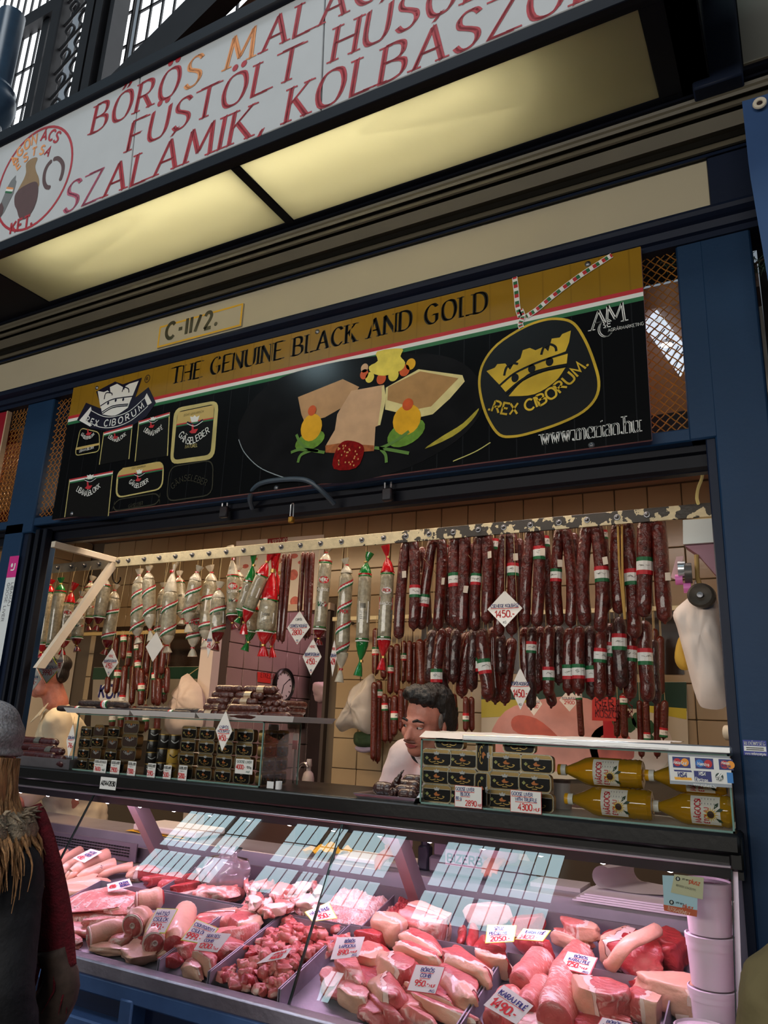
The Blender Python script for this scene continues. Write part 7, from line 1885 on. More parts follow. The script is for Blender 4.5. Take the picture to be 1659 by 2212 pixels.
# --- rib slabs at left
def rib_extra(n, y0):
 def f(t, P, u, v, a, bb, c_):
  for i in range(n):
   b = MB(); x = -a * .8 + 1.6 * a * i / (n - 1); p = P + u * x - v * (bb * y0) + DN * (c_ * .35)
   b.tube([p - v * .012, p + v * (bb * 1.1)], [.006, .005], MB_ if i % 2 else MF, 7); b.build('rib_bone', t)
 return f
chunk('large slab of fatty pork ribs in the left tray', Q4(690, 720), 520, 190, .035, MFM, 12, lift=.03, name='rib_slab', extra=rib_extra(7, .8)); chunk('long rib strip below the large slab', Q4(620, 830), 500, 110, .04, MFM, 10, name='rib_slab', extra=rib_extra(9, .7)); chunk('rib strip in the left tray, nearest the front', Q4(500, 900), 440, 100, .035, MPL, 6, name='rib_slab', extra=rib_extra(8, .6)); chunk('scrap of pale rib meat at the tray corner', Q4(430, 985), 220, 80, .035, MFM, 4)
for i, (x, y, a) in enumerate(((1045, 590, 22), (1130, 605, 38), (1205, 640, 28))):
 chunk(('dark red bony piece leaning at the left', 'dark red bony piece leaning in the middle', 'dark red bony piece leaning at the right')[i] + ' behind the hocks', Q4(x, y), 215, 70, .05, MR, a, name='bony_piece', lift=.01 * i)
chunk('pale fat triangle right of the bony pieces', Q4(1185, 690), 130, 70, .04, MF, 20); chunk('pale fat piece beside the plastic bag', Q4(1330, 620), 110, 110, .06, MPL, 50); chunk('pointed pink piece sticking up left of the plastic bag', Q4(1300, 560), 50, 130, .05, MF, 70)
# --- hocks
hock('pork hock with the bone end facing left above the 900 price card', Q4(880, 735), Q4(1040, 705), 130, .03); hock('pork hock lying left with a dark hollow cut', Q4(575, 965), Q4(790, 900), 150, 0); hock('pork hock standing with a big round bone, middle of the tray', Q4(850, 890), Q4(930, 830), 165, .03); hock('pork hock under the 900 price card', Q4(985, 1000), Q4(1030, 850), 160, .02); hock('tall pork hock right of the 900 price card', Q4(1190, 800), Q4(1110, 1020), 150, .01)
chunk('cup of pale skin lying in front of the hocks', Q4(890, 1060), 250, 130, .05, MS, -12, amp=.25, name='skin_piece'); chunk('flat pale skin at the front edge of the hock tray', Q4(700, 1030), 240, 80, .035, MS, 6, amp=.25, name='skin_piece'); chunk('pale meat piece between the left hock and the middle one', Q4(770, 985), 130, 90, .05, MPL, 30)
for l, x, y, w_, h, th, m, a, lf in (('rib end poking out beside the left hock', 640, 870, 180, 70, .05, MFM, 20, .01), ('pale skin fold between the two middle hocks', 780, 800, 150, 90, .06, MS, 35, .0), ('red trimming under the 900 price card', 950, 1010, 170, 110, .05, MR, -20, .0), ('pale rind strip along the tray wall by the tall hock', 1080, 1060, 140, 70, .04, MS, 30, .0), ('marbled cut squeezed behind the 999 price card', 1290, 900, 200, 110, .06, MT, 20, .0), ('pork cut filling the middle of the second tray', 1390, 960, 190, 100, .05, MPL, 25, .0)): chunk(l, Q4(x, y), w_, h, th, m, a, None, lf)
# --- boneless cuts
for l, x, y, w_, h, th, m, a, rd, lf in (('dark boneless cut under the 999 price card', 1180, 1030, 190, 120, .06, MT, 20, None, .0), ('boneless cut in front of the 1200 price card', 1310, 1105, 210, 105, .06, MT, -14, 'front', .01), ('pale boneless cut at the front of the second tray', 1235, 1160, 190, 90, .05, MPL, -10, 'front', .0), ('boneless cut right of the 1200 price card', 1480, 1030, 210, 120, .06, MT, 25, None, .0), ('orange-pink cut at the back of the second tray', 1400, 840, 220, 110, .06, MPL, 15, 'back', .0), ('fatty cut at the back right of the second tray', 1560, 880, 240, 120, .06, MT, -12, 'right', .0), ('red cut at the front left of the second tray', 1090, 1110, 130, 80, .05, MR, 30, None, 0), ('marbled cut in the middle of the second tray', 1540, 950, 200, 110, .07, MFM, 30, None, .0)):
 chunk(l, Q4(x, y), w_, h, th, m, a, rd, lf)
# --- diced meat
cubes = []
def cube_mesh(s):
 b = MB(); blob(b, V((0, 0, 0)), V((1, 0, 0)), V((0, 1, 0)), V((0, 0, 1)), .014, .0115, .010, (MT, MPL, MT, MR)[s % 4], 70 + s * 2.3, .30, .62, 9, 6, .06, cuts=[]); return b
protos = []
n = 0
random.seed(21)
for layer in range(3):
 for i in range(118 if layer == 0 else 84 if layer == 1 else 40):
  v_ = random.random()
  if layer == 2: v_ = .2 + .6 * v_
  x = random.uniform(-1.765, -1.515 + (.16 * max(0, v_ - .45))) if layer < 2 else random.uniform(-1.71, -1.53)
  y = 2.175 + .37 * v_
  z = dz(y) - .03 + .012 + layer * .017
  X_ = Matrix.Translation((x, y, z)) @ Matrix.Rotation(random.uniform(0, 6.28), 4, 'Z') @ Matrix.Rotation(random.uniform(-.7, .7), 4, 'X') @ Matrix.Scale(random.uniform(1.0, 1.5), 4)
  if len(protos) < 6:
   o = cube_mesh(len(protos)).build('meat_cube', None, 60); protos.append(o); tag(o, 'diced pork cube in the heap around the long 1400 price card', 'meat', 'diced pork in the third tray'); o.matrix_world = X_
  else:
   o = random.choice(protos).copy(); COL.objects.link(o); o.matrix_world = X_
# --- pale pieces, mince and bag in the back trays
for i in range(46):
 x, y = random.uniform(680, 1150), random.uniform(620, 800)
 chunk('pale fatty pork trimming in the back tray behind the diced meat', Q5(x, y), random.uniform(80, 150), random.uniform(50, 80), .035, random.choice((MF, MPL, MF, MFM)), random.uniform(-50, 50), lift=random.uniform(0, .07), name='trimming', group='pale trimmings in the back tray', amp=.3)
def mound(label, x0, x1, y0, y1, m, seed, h=.06):
 b = MB()
 def f(u, v):
  x, y = x0 + (x1 - x0) * u, y0 + (y1 - y0) * v
  e = min(1, 6 * min(u, 1 - u, v, 1 - v))
  return (x, y, dz(y) - .04 + h * e * (.75 + .25 * noise.noise((u * 3, v * 3, seed))) + .012 * abs(noise.noise((x * 75, y * 75, seed))) + .006 * noise.noise((x * 160, y * 160, seed)))
 b.grid(f, 70, 60, m); o = b.build('meat_dice', None, 180); o['kind'] = 'stuff'; return tag(o, label, 'meat')
mound('heap of finely diced pale bacon in the back tray', -1.70, -1.43, 2.575, 2.80, meat_mat('bacon_dice', (206, 110, 100), (230, 176, 166), (244, 222, 212), 90, (1, 1, 1), .5, .8), 3, .075); mound('heap of finely diced dark red meat in the back tray', -1.43, -1.27, 2.575, 2.80, meat_mat('red_dice', (126, 24, 28), (170, 60, 58), (226, 170, 158), 110, (1, 1, 1), .56, .8), 5, .075)
BAG = sheer('clear_plastic_bag', (.97, .93, .96), 1.45, .30, (.93, .86, .90), .12, 2.2)
def crumple(name, label, P, a, bb, c_, m, seed, cat='bag', amp=.28, neck=True, up=V((0, 0, 1))):
 t = thing(name, label, cat, tuple(P)); b = MB()
 nu, nv = 40, 26
 vs, fs = [], []
 for j in range(nv):
  s = j / (nv - 1)
  for i in range(nu):
   th = 2 * pi * i / nu
   R_ = (sin(pi * (s * .86 + .02)) ** .7) if neck else sin(pi * s) ** .6
   if neck and s > .80: R_ = max(R_ * .5, .16) + (.35 * (s - .9) / .1 if s > .9 else 0)
   d = V((cos(th), sin(th), s * 2 - 1))
   fold = 1 + amp * (abs(noise.noise((d.x * 2.2, d.y * 2.2, s * 2.5 + seed))) * 1.5 - .3) + .10 * abs(noise.noise((cos(th) * 6, sin(th) * 6, s * 4 + seed))) * (1.5 if s > .5 else 1)
   vs.append(P + V((cos(th) * a * R_ * fold, sin(th) * bb * R_ * fold, 0)) + up * (c_ * (s * 2 - 1)))
 for j in range(nv - 1):
  for i in range(nu): fs.append((j * nu + i, j * nu + (i + 1) % nu, (j + 1) * nu + (i + 1) % nu, (j + 1) * nu + i))
 b.add(vs, fs, m); b.build('bag_film', t, 50)
 return t
P = WD(*Q5(555, 600), .06); crumple('plastic_bag', 'clear crumpled plastic bag with meat standing in the middle back tray', P + V((0, 0, .02)), .10, .08, .105, BAG, 4)
chunk('pale meat inside the clear plastic bag', Q5(520, 660), 260, 150, .07, MPL, 10, lift=.01)
# --- shoulder, leg and loin pieces on the right
R6 = [('skin-on pig piece standing behind the leg slices', 430, 890, 150, 200, .10, MS, 60, 'left', .0), ('large pale fatty joint at the back of the leg tray', 650, 880, 330, 200, .11, MPL, -10, 'back', .0), ('bright red cut behind the 890 price card', 320, 965, 210, 110, .06, MR, 10, None, .0), ('pork piece at the left edge of the leg tray, by the 890 card', 290, 1080, 220, 150, .06, MPL, -30, 'right', .0), ('long pork leg slice at the top of the leg heap', 640, 1010, 380, 120, .06, MT, -14, 'front', .035), ('second pork leg slice from the top of the heap', 620, 1068, 320, 110, .055, MT, -10, 'front', .03), ('broad pork leg slice right of the 950 price card', 920, 1150, 340, 150, .07, MT, -16, 'frontright', .03), ('pork leg slice left of the 950 price card', 470, 1150, 250, 170, .07, MT, -20, 'frontleft', .02), ('thick pork leg slice below right of the 950 price card', 870, 1270, 340, 150, .065, MT, -28, 'frontright', .015), ('pork leg slice at lower left of the 950 price card', 420, 1290, 280, 150, .065, MT, -24, 'frontleft', .01), ('thin pork leg slice directly below the 950 price card', 690, 1350, 330, 90, .05, MT, -10, 'front', .01), ('long rind-edged slice at the front of the leg tray', 760, 1430, 440, 110, .05, MT, -8, 'front', .0), ('bony pork piece at the left of the leg tray', 190, 1190, 300, 120, .06, MPL, -22, None, .01), ('small pale pork piece at the front left of the leg tray', 190, 1330, 250, 120, .055, MPL, -14, 'front', .0), ('cut-up pork pieces along the front edge of the leg tray', 400, 1440, 330, 90, .05, MT, -18, None, .0), ('knuckle end with torn red meat right of the leg heap', 1090, 1110, 220, 140, .07, MR, -20, 'frontright', .01), ('red cut under the 1400 price card', 1330, 1010, 270, 120, .07, MR, -10, None, .0), ('dark red cut behind the 1400 price card', 1300, 880, 210, 110, .07, MR, 20, None, .0), ('pork trimming at the very front of the leg tray', 640, 1490, 260, 70, .04, MPL, -10, None, 0), ('white fatty lump behind the 2050 price card', 1060, 800, 260, 120, .08, MF, 5, None, .02)]
for l, x, y, w_, h, th, m, a, rd, lf in R6: chunk(l, Q6(x, y), w_, h, th, m, a, rd, lf)
for i, (x0, y0, x1, y1) in enumerate(((880, 900, 870, 1010), (960, 880, 930, 1030), (1040, 960, 960, 1060), (1160, 1010, 1030, 1060))):
 strip(('left', 'middle', 'right', 'lowest')[i] + ' dark tenderloin beside the 2050 price card', [Q6(x0, y0), Q6((x0 + x1) / 2 + 10, (y0 + y1) / 2), Q6(x1, y1)], 74, .04, MR, .01 + .012 * (i % 2), name='tenderloin')
def loin(label, q0, q1, wz, m, lift=0.0, zs=2.9625, flat=.75):
 t, pts, r = strip(label, [q0, ((q0[0] + q1[0]) / 2, (q0[1] + q1[1]) / 2), q1], wz, .07, m, lift, zs, 'pork_loin', .75, None, flat)
 d = (pts[-1] - pts[0]).normalized(); X_ = frame(pts[-1], d.orthogonal(), d.cross(d.orthogonal()), d)
 b = MB(); b.lathe([(r * .78, -.004), (r * .7, .004), (r * .4, .007), (0, .007)], MT, X_, 16); b.build('cut_face', t, 60); return t
loin('pale rolled pork loin lying right of the leg heap', Q6(1420, 1090), Q6(1250, 1260), 190, MFM, .02); loin('second pale pork loin under the rolled one', Q6(1420, 1250), Q6(1290, 1420), 170, MFM, 0); loin('pork loin under the 1490 price card', Q6(1230, 1330), Q6(1080, 1500), 190, MPL, 0)
loin('long trimmed loin under the 1250 price card', Q7(360, 1000), Q7(150, 1480), 290, MFM, .01, 3.259, .55)
for l, x, y, w_, h, th, m, a, rd, lf in (('thick pork chop with a rind on top of the chop pile', 330, 830, 260, 120, .05, MPL, -14, 'right', .06), ('pork chop with a pale rim under the top one', 290, 912, 260, 110, .05, MPL, -8, 'front', .02), ('large shoulder joint with a skin flap at the back right', 690, 1000, 400, 250, .11, MR, -18, 'left', .0), ('bony shoulder joint beside the buckets', 930, 960, 260, 240, .10, MR, -28, None, .0), ('fatty red scrap left of the shoulder joint', 560, 900, 160, 100, .06, MR, 10, None, .01), ('skin-edged rib joint with a hollow at the front right', 470, 1320, 350, 260, .10, MT, 12, 'left', .01), ('boned pork piece right of the hollow rib joint', 770, 1380, 260, 200, .09, MT, -12, 'right', .01), ('broad belly side with a ribbed rind leaning by the buckets', 1040, 1290, 230, 420, .10, MS, 75, 'front', .0), ('red edge of the belly side facing the shoulder joint', 955, 1300, 90, 330, .07, MR, 72, None, .0), ('pork piece under the lowest price card', 560, 1480, 300, 100, .05, MT, -8, None, .0)):
 chunk(l, Q7(x, y), w_, h, th, m, a, rd, lf, 3.259)
P = WD(*Q7(690, 880), .10); t = thing('skin_flap', 'strap of pale skin folded over the shoulder joint', 'meat', tuple(P)); b = MB(); b.tube(crom([tuple(WD(*Q7(*p), h)) for p, h in (((900, 830), .13), ((800, 880), .135), ((690, 930), .13), ((620, 1000), .11), ((560, 1090), .07), ((520, 1100), .05))], 4), [.012] + [.021] * 18 + [.015] * 8, MS, 10, True, .45); b.build('flesh', t, 60)
for i in range(22):
 y = random.uniform(2.2, 2.5); x = random.uniform(-1.44, -.98) if i < 14 else random.uniform(-.88, -.46)
 P = V((x, y, dz(y) - .02)); b = MB(); u, v = axes(random.uniform(-40, 40)); blob(b, P, u, v, DN, random.uniform(.05, .08), random.uniform(.035, .05), .022, random.choice((MT, MPL, MR)), i * 3.7, .25, .7); tag(b.build('meat_cut', None, 60), 'pork piece underneath the slices in the right-hand trays', 'meat', 'bottom layer of the right-hand trays')
# --- price papers among the meat
TN = V((0, -.60, .80))
def meat_card(label, conv, pts, lift, lines, border=None):
 """paper price card leaning on the meat: corners top-left, top-right, bottom-right, bottom-left in the picture"""
 px = [conv(*p) for p in pts]
 cxy = (sum(p[0] for p in px) / 4, sum(p[1] for p in px) / 4)
 P = WD(*cxy, lift)
 K = [WP(*p, P, TN) for p in px]
 t = thing('price_card', label, 'price card', tuple(P), 'paper price cards in the meat counter')
 b = MB(); b.prism(K[::-1], TN * -.0008, border or CRD); b.build('card', t)
 u = ((K[1] - K[0]) + (K[2] - K[3])) / 2; v = ((K[0] - K[3]) + (K[1] - K[2])) / 2; ww, hh = u.length, v.length
 class Sk(PL):
  def __init__(s): pass
  def p(s, a, c_, off=0.0):                     # a, c_ in 0..1 across the card
   return K[3] * ((1 - a) * (1 - c_)) + K[2] * (a * (1 - c_)) + K[1] * (a * c_) + K[0] * ((1 - a) * c_) + TN * off
 sk = Sk()
 if border:
  b = MB(); sk.poly(b, [(.03, .03), (.97, .03), (.97, .97), (.03, .97)], CRD, .0006); b.build('paper', t, 0)
 b = MB()
 for tx, a, c_, h_, wf, ink in lines:
  text(sk, b, tx, a, c_, h_, ink, 'hand', .18, width=wf, off=.0013, jit=.02)
  if ink is INKB: sk.line(b, [(a, c_ - .05), (a + wf, c_ - .04)], .02, INKR, .0013)
 b.build('lettering', t, 0); return t
LM = C((222, 226, 70), .5); RB = C((214, 84, 90), .5)
hk = [('HUF', .78, .10, .10, .18, INKR)]
meat_card('price card reading 490 on the pig trotters', Q4, ((580, 395), (655, 415), (540, 485), (465, 455)), .10, [('HÁTSÓ', .3, .68, .16, .5, INKB), ('KÖRÖM', .3, .44, .16, .5, INKB), ('490.-', .15, .10, .24, .55, INKR)])
meat_card('price card lying sideways on the large rib slab', Q4, ((685, 622), (828, 585), (848, 632), (692, 670)), .09, [('490.-', .08, .3, .4, .34, INKR), ('OLDAL', .52, .5, .26, .4, INKB), ('BORDA', .54, .15, .26, .38, INKB)])
meat_card('lime-edged price card reading 900 between the hocks', Q4, ((1005, 775), (1140, 780), (1055, 938), (928, 928)), .115, [('HÁTSÓ', .12, .70, .14, .60, INKB), ('CSÜLÖK', .12, .46, .14, .7, INKB), ('900.-', .16, .12, .24, .64, INKR)], LM)
meat_card('lime-edged price card reading 999, partly covered by the 1200 card', Q4, ((1258, 845), (1400, 905), (1318, 1010), (1155, 980)), .095, [('CSONTOZOTT', .08, .72, .14, .84, INKB), ('CSÜLÖK', .14, .46, .14, .55, INKB), ('999.-', .08, .12, .26, .6, INKR)], LM)
meat_card('price card reading 1200 in the second tray', Q4, ((1310, 925), (1480, 940), (1390, 1058), (1240, 1040)), .105, [('SERTÉS', .18, .72, .14, .5, INKB), ('COMB', .2, .46, .14, .36, INKB), ('1200.-', .12, .12, .24, .66, INKR)] + hk)
meat_card('long price card reading 1400 on the diced pork', Q5, ((850, 1062), (980, 1028), (935, 1095), (750, 1132)), .085, [('APRÓHÚS', .3, .58, .22, .55, INKR), ('1400', .34, .14, .34, .44, INKR)])
meat_card('lime-edged price card reading 350 at the back trays', Q5, ((1060, 800), (1215, 735), (1270, 840), (1110, 862)), .10, [('MÁJ ALTHUS', .12, .58, .18, .76, INKB), ('350.-', .3, .14, .3, .52, INKR)], LM)
meat_card('price card reading 890 at the left of the leg tray', Q5, ((1268, 962), (1446, 958), (1405, 1085), (1225, 1105)), .11, [('BŐRÖS', .34, .72, .14, .36, INKB), ('LAPOCKA', .2, .48, .14, .58, INKB), ('890.-', .22, .16, .22, .48, INKR), ('HUF', .72, .20, .10, .18, INKR), ('/KG', .74, .04, .10, .18, INKB)])
meat_card('price card reading 950 in the middle of the leg slices', Q6, ((585, 1132), (778, 1150), (715, 1330), (525, 1305)), .115, [('BŐRÖS', .26, .74, .13, .44, INKB), ('COMB', .3, .54, .13, .34, INKB), ('950.-', .2, .22, .2, .46, INKR), ('HUF', .70, .22, .10, .2, INKR), ('/KG', .74, .05, .09, .18, INKB)], RB)
meat_card('lime-edged price card reading 2050 before the tenderloins', Q6, ((1045, 882), (1232, 885), (1215, 990), (1030, 1000)), .12, [('SZŰZ', .26, .72, .16, .32, INKB), ('PECSENYE', .12, .44, .16, .62, INKB), ('2050.-', .18, .08, .24, .66, INKR)], LM)
meat_card('slanted lime-edged price card reading 1400 on red meat', Q6, ((1275, 905), (1452, 918), (1400, 987), (1222, 975)), .11, [('TARJA FILÉ', .16, .58, .22, .70, INKB), ('1400.-', .1, .1, .34, .64, INKR)], LM)
meat_card('large slanted price card reading 1490 at the front', Q6, ((1150, 1265), (1340, 1400), (1230, 1520), (1020, 1395)), .10, [('KARAJ FILÉ', .08, .62, .2, .84, INKB), ('1490.-', .1, .12, .34, .74, INKR)])
meat_card('red-edged price card reading 1250 on the long loin', Q7, ((245, 990), (462, 1040), (405, 1165), (185, 1105)), .10, [('BŐRÖS', .30, .74, .14, .42, INKB), ('KARAJ FILÉ', .18, .52, .14, .66, INKB), ('1250.-', .18, .2, .24, .46, INKR), ('HUF', .68, .22, .1, .18, INKR), ('/KG', .74, .04, .1, .18, INKB)], RB)
meat_card('lowest price card, cut off by the bottom edge of the picture', Q7, ((490, 1455), (700, 1500), (640, 1610), (420, 1570)), .09, [('BŐRÖS', .24, .72, .15, .46, INKB), ('KARAJ', .18, .48, .15, .6, INKB), ('1190.-', .2, .14, .24, .5, INKR)], RB)
# ------------------------------------------------------------------ inside the stall: posters, room fittings, bags
DKP = C((44, 32, 25), .18, 0, .1, 4, name='dark_brown_panel')  # dark brown sheets over the tiles below the wall rails
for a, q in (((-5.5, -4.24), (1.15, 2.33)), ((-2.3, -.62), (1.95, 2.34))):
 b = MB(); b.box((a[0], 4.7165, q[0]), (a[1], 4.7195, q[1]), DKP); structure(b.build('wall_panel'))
PB = PL((0, 4.716, 0), (1, 0, 0), (0, 0, 1))
def poster(name, label, pts, y=4.712, m=PW):
 t = thing(name, label, 'poster', tuple(W(*pts[0], y))); pl = PL((0, y, 0), (1, 0, 0), (0, 0, 1))
 b = MB(); b.prism([pl.p(*pl.uv(*p)) for p in pts], (0, .002, 0), m); b.build('sheet', t); return t, pl
p5 = lambda x, y: (x / 2.9625, 1100 + y / 2.9625)
p6 = lambda x, y: (500 + x / 2.9625, 1100 + y / 2.9625)
p7 = lambda x, y: (1000 + x / 2.517, 1000 + y / 2.517)
t, L = poster('poster', 'white butchery poster of pork cuts on the tiles above the doorway', [p6(30, 650), p6(590, 655), p6(592, 162), p6(30, 205)])
b = MB(); L.poly(b, [L.uv(*p6(232, 228)), L.uv(*p6(360, 216)), L.uv(*p6(360, 178)), L.uv(*p6(232, 190))], C((150, 20, 36), .5), .001)
L.poly(b, [L.uv(*p6(350, 650)), L.uv(*p6(590, 655)), L.uv(*p6(590, 560)), L.uv(*p6(480, 640))], C((150, 20, 36), .5), .001)
for x, y, rx, ry in ((90, 365, 34, 18), (150, 318, 28, 14), (400, 300, 40, 20), (395, 420, 46, 44), (440, 340, 22, 14), (405, 590, 44, 40), (500, 330, 36, 20), (300, 330, 40, 24)):
 u, v = L.uv(*p6(x, y)); L.disc(b, u, v, rx / 2.96 * .0029, ry / 2.96 * .0029, C((206, 112, 106), .5, 0, .25, 30), .0012, 14)
b.build('picture', t, 0)
b = MB(); text(L, b, 'A SERTÉS RÉSZEI', *L.uv(*p6(242, 222)), .028, PW, width=.21, off=.002, ang=.02); b.build('lettering', t, 0)
t, L = poster('poster', 'large ham and sausage poster with a green top behind the right-hand sausages', [p7(98, 1720), p7(1232, 1720), p7(1215, 1190), p7(102, 1190)], 4.712, C((206, 196, 176), .4))
b = MB(); U = lambda *p: L.uv(*p7(*p))
L.poly(b, [U(100, 1300), U(1218, 1350), U(1215, 1192), U(102, 1192)], C((22, 60, 44), .4), .0008); L.poly(b, [U(100, 1385), U(310, 1375), U(420, 1290), U(100, 1285)], C((190, 176, 60), .4), .001); L.poly(b, [U(1010, 1355), U(1216, 1395), U(1216, 1335), U(1010, 1320)], C((206, 190, 60), .4), .001)
L.poly(b, crom([U(150, 1500), U(230, 1350), U(400, 1290), U(620, 1270), U(760, 1330), U(790, 1480), U(740, 1640), U(560, 1680), U(250, 1640)], 3, True), C((214, 150, 140), .35, 0, .18, 6), .0012)
L.poly(b, crom([U(262, 1410), U(300, 1372), U(400, 1390), U(500, 1470), U(500, 1500), U(300, 1470)], 3, True), C((196, 84, 60), .35, 0, .2, 14), .0016)
L.poly(b, crom([U(700, 1480), U(780, 1420), U(950, 1400), U(1100, 1440), U(1140, 1560), U(1050, 1680), U(800, 1690), U(700, 1600)], 3, True), C((226, 214, 206), .35), .0012); L.poly(b, crom([U(740, 1500), U(800, 1470), U(900, 1480), U(930, 1600), U(820, 1660), U(740, 1600)], 3, True), C((196, 96, 84), .35, 0, .3, 10), .0016)
L.rect(b, *U(765, 1500), *U(840, 1405), RED, .0018)
for x, y in ((900, 1420), (1000, 1440), (1010, 1520), (960, 1400), (850, 1400)): u, v = U(x, y); L.disc(b, u, v, .05, .045, C((30, 76, 40), .5, 0, .3, 40), .002, 9, x)
b.build('picture', t, 0)
t, L = poster('poster', 'green-topped poster with a white oval behind the left thin sausages', [p5(575, 1480), p5(1275, 1480), p5(1280, 1005), p5(600, 1012)], 4.712, C((150, 140, 124), .4))
b = MB(); U = lambda *p: L.uv(*p5(*p)); L.poly(b, [U(590, 1090), U(1278, 1085), U(1280, 1008), U(600, 1014)], C((24, 62, 44), .4), .0008); u, v = U(740, 1180); L.disc(b, u, v, .21, .11, PW, .0012, 24); b.build('picture', t, 0)
b = MB(); text(L, b, 'KOM', *U(632, 1205), .105, C((40, 44, 110), .5), wt=.22, width=.27, off=.002, shear=.12); b.build('lettering', t, 0)
rp = thing('notice', 'red paper notice hanging behind the lower sausages', 'notice', tuple(W(*p7(765, 1330), 4.44)))
L = PL((0, 4.44, 0), (1, 0, 0), (0, 0, 1)); b = MB(); q = [L.uv(*p7(*p)) for p in ((702, 1400), (832, 1405), (832, 1275), (702, 1270))]; L.poly(b, q, C((196, 50, 44), .6), 0); b.build('paper', rp, 0)
b = MB(); [text(L, b, s_, *L.uv(*p7(722, y)), .04, C((110, 24, 30), .6), 'hand', .14, width=.2) for s_, y in (('KÉRJÜK', 1322), ('VÁRJON', 1352), ('KÖSZÖNJÜK', 1382))]; b.tube([W(*p7(765, 1275), 4.44), V((W(*p7(765, 1270), 4.44).x, 4.495, zr))], .002, STRG, 4); b.build('lettering', rp, 0)
for i, (x, y, hw, hh) in enumerate(((385, 1310, 48, 62), (578, 1290, 55, 60))):
 diamond('small price card %s the red notice behind the sausages' % ('well left of', 'just left of')[i], Z7(x, y, 4.42), hw, hh, 2.517, [('KOLBÁSZ', .16, INKB, .7, .1), ('2900', .28, INKR, .5, -.35)], False, 0, zr)
# back room things
def XW(px, py, x):                                     # on the side wall at x
 d = ray(px, py); return EYE + d * (x / d.x)
xs = -4.098
ck = thing('wall_clock', 'round black-rimmed clock on the side wall of the back room', 'clock', tuple(XW(611, 1480, xs)))
P = XW(610, 1480, xs); X_ = frame(P, (0, 1, 0), (0, 0, 1), (1, 0, 0))
b = MB(); b.lathe([(.145, 0), (.148, .03), (.135, .04), (.128, .03), (.128, .012)], BLACK, X_, 28); b.build('case', ck); b = MB(); b.lathe([(.13, .012), (0, .0125)], PW, X_, 28); b.build('face', ck)
L = PL(P + V((.013, 0, 0)), (0, 1, 0), (0, 0, 1)); b = MB()
for i in range(12): a = pi / 6 * i; L.line(b, [(.095 * sin(a), .095 * cos(a)), (.115 * sin(a), .115 * cos(a))], .008, PK, .001)
b.build('hour_marks', ck, 0); b = MB(); L.line(b, [(0, 0), (.085, .06)], .008, PK, .002); L.line(b, [(0, 0), (-.02, -.075)], .010, PK, .002); b.build('hand', ck, 0)
nt_ = thing('notice', 'orange-red note on the side wall left of the clock', 'notice', tuple(XW(568, 1465, xs))); L = PL((xs + .001, 0, 0), (0, 1, 0), (0, 0, 1)); q = [(XW(a, c_, xs).y, XW(a, c_, xs).z) for a, c_ in (p6(165, 1105), p6(250, 1115), p6(250, 1050), p6(165, 1040))]; b = MB(); L.poly(b, q, C((226, 60, 50), .6), .001); b.build('paper', nt_, 0); b = MB(); text(L, b, 'ÉTKEZDE', q[0][0] + .04, (q[0][1] + q[2][1]) / 2, .04, C((140, 30, 30), .6), width=.2, off=.002); b.build('lettering', nt_, 0)
fr_ = thing('picture_frame', 'dark framed picture with a green stripe below the clock', 'picture', tuple(XW(640, 1540, xs))); q = [XW(*p6(*p), xs) for p in ((362, 1400), (458, 1400), (460, 1225), (360, 1225))]
b = MB(); b.prism([p + V((.0, 0, 0)) for p in q], (.02, 0, 0), C((44, 36, 30), .5)); b.build('frame', fr_); b = MB(); y0_, y1_ = q[0].y, q[1].y; z0_, z1_ = q[0].z, q[2].z; b.box((xs + .0205, y0_ + .4 * (y1_ - y0_), z0_ + .05), (xs + .022, y0_ + .6 * (y1_ - y0_), z1_ - .1), C((60, 110, 50), .5)); b.build('print', fr_)
b = MB(); b.box((xs + .0, 5.2, .95), (-3.55, 6.28, 1.0), C((60, 46, 46), .4)); b.box((xs, 5.25, 0), (-3.6, 6.28, .95), C((120, 92, 90), .5)); tag(b.build('counter'), 'dark counter along the back room wall', 'counter')
P = W(655, 1680, 5.3); b = MB(); b.lathe([(.045, 0), (.05, .01), (.05, .16), (.04, .2), (.02, .22), (.02, .25), (.026, .26), (.02, .31)], C((200, 190, 190), .35), Matrix.Translation((P.x - .02, 5.4, 1.0)), 16); b.lathe([(.051, .04), (.051, .14)], C((50, 36, 60), .4), Matrix.Translation((P.x - .02, 5.4, 1.0)), 16); tag(b.build('soap_bottle'), 'white pump bottle with a dark label on the back room counter', 'bottle')
b = MB(); q = [W(*p6(*p), 5.35) for p in ((425, 1745), (420, 1690), (440, 1640), (470, 1625), (488, 1650))]; b.tube(crom([tuple(p) for p in q], 5), .012, STEEL, 8); tag(b.build('tap'), 'curved chrome tap beside the pump bottle', 'tap')
b = MB(); b.box((-3.62, 6.0, .95), (-3.0, 6.26, 1.32), C((150, 90, 60), .6)); tag(b.build('crate'), 'brown box at the back of the back room', 'crate')
b = MB(); b.box((-3.98, 5.9, 1.02), (-3.70, 6.29, 2.35), C((44, 30, 30), .6, 0, .2, 5)); tag(b.build('shelf_unit'), 'dark shelf unit in the far corner of the back room', 'shelf')
P = W(*p6(598, 1160), 5.7); b = MB(); blob(b, P, V((1, 0, 0)), V((0, 1, 0)), V((0, 0, 1)), .10, .08, .09, C((200, 176, 184), .8), 5, .3, .8); b.tube([P, V((P.x, 5.92, P.z + .05))], .01, DSTEEL, 6); tag(b.build('towel', None, 60), 'pale crumpled towel hanging in the back room', 'towel')
P = W(*p6(567, 1300), 5.8); b = MB(); b.box((P.x - .05, 5.8, P.z - .1), (P.x + .05, 5.901, P.z + .1), C((150, 120, 124), .3, .7), .02); tag(b.build('soap_dispenser'), 'small metal dispenser below the towel', 'dispenser')
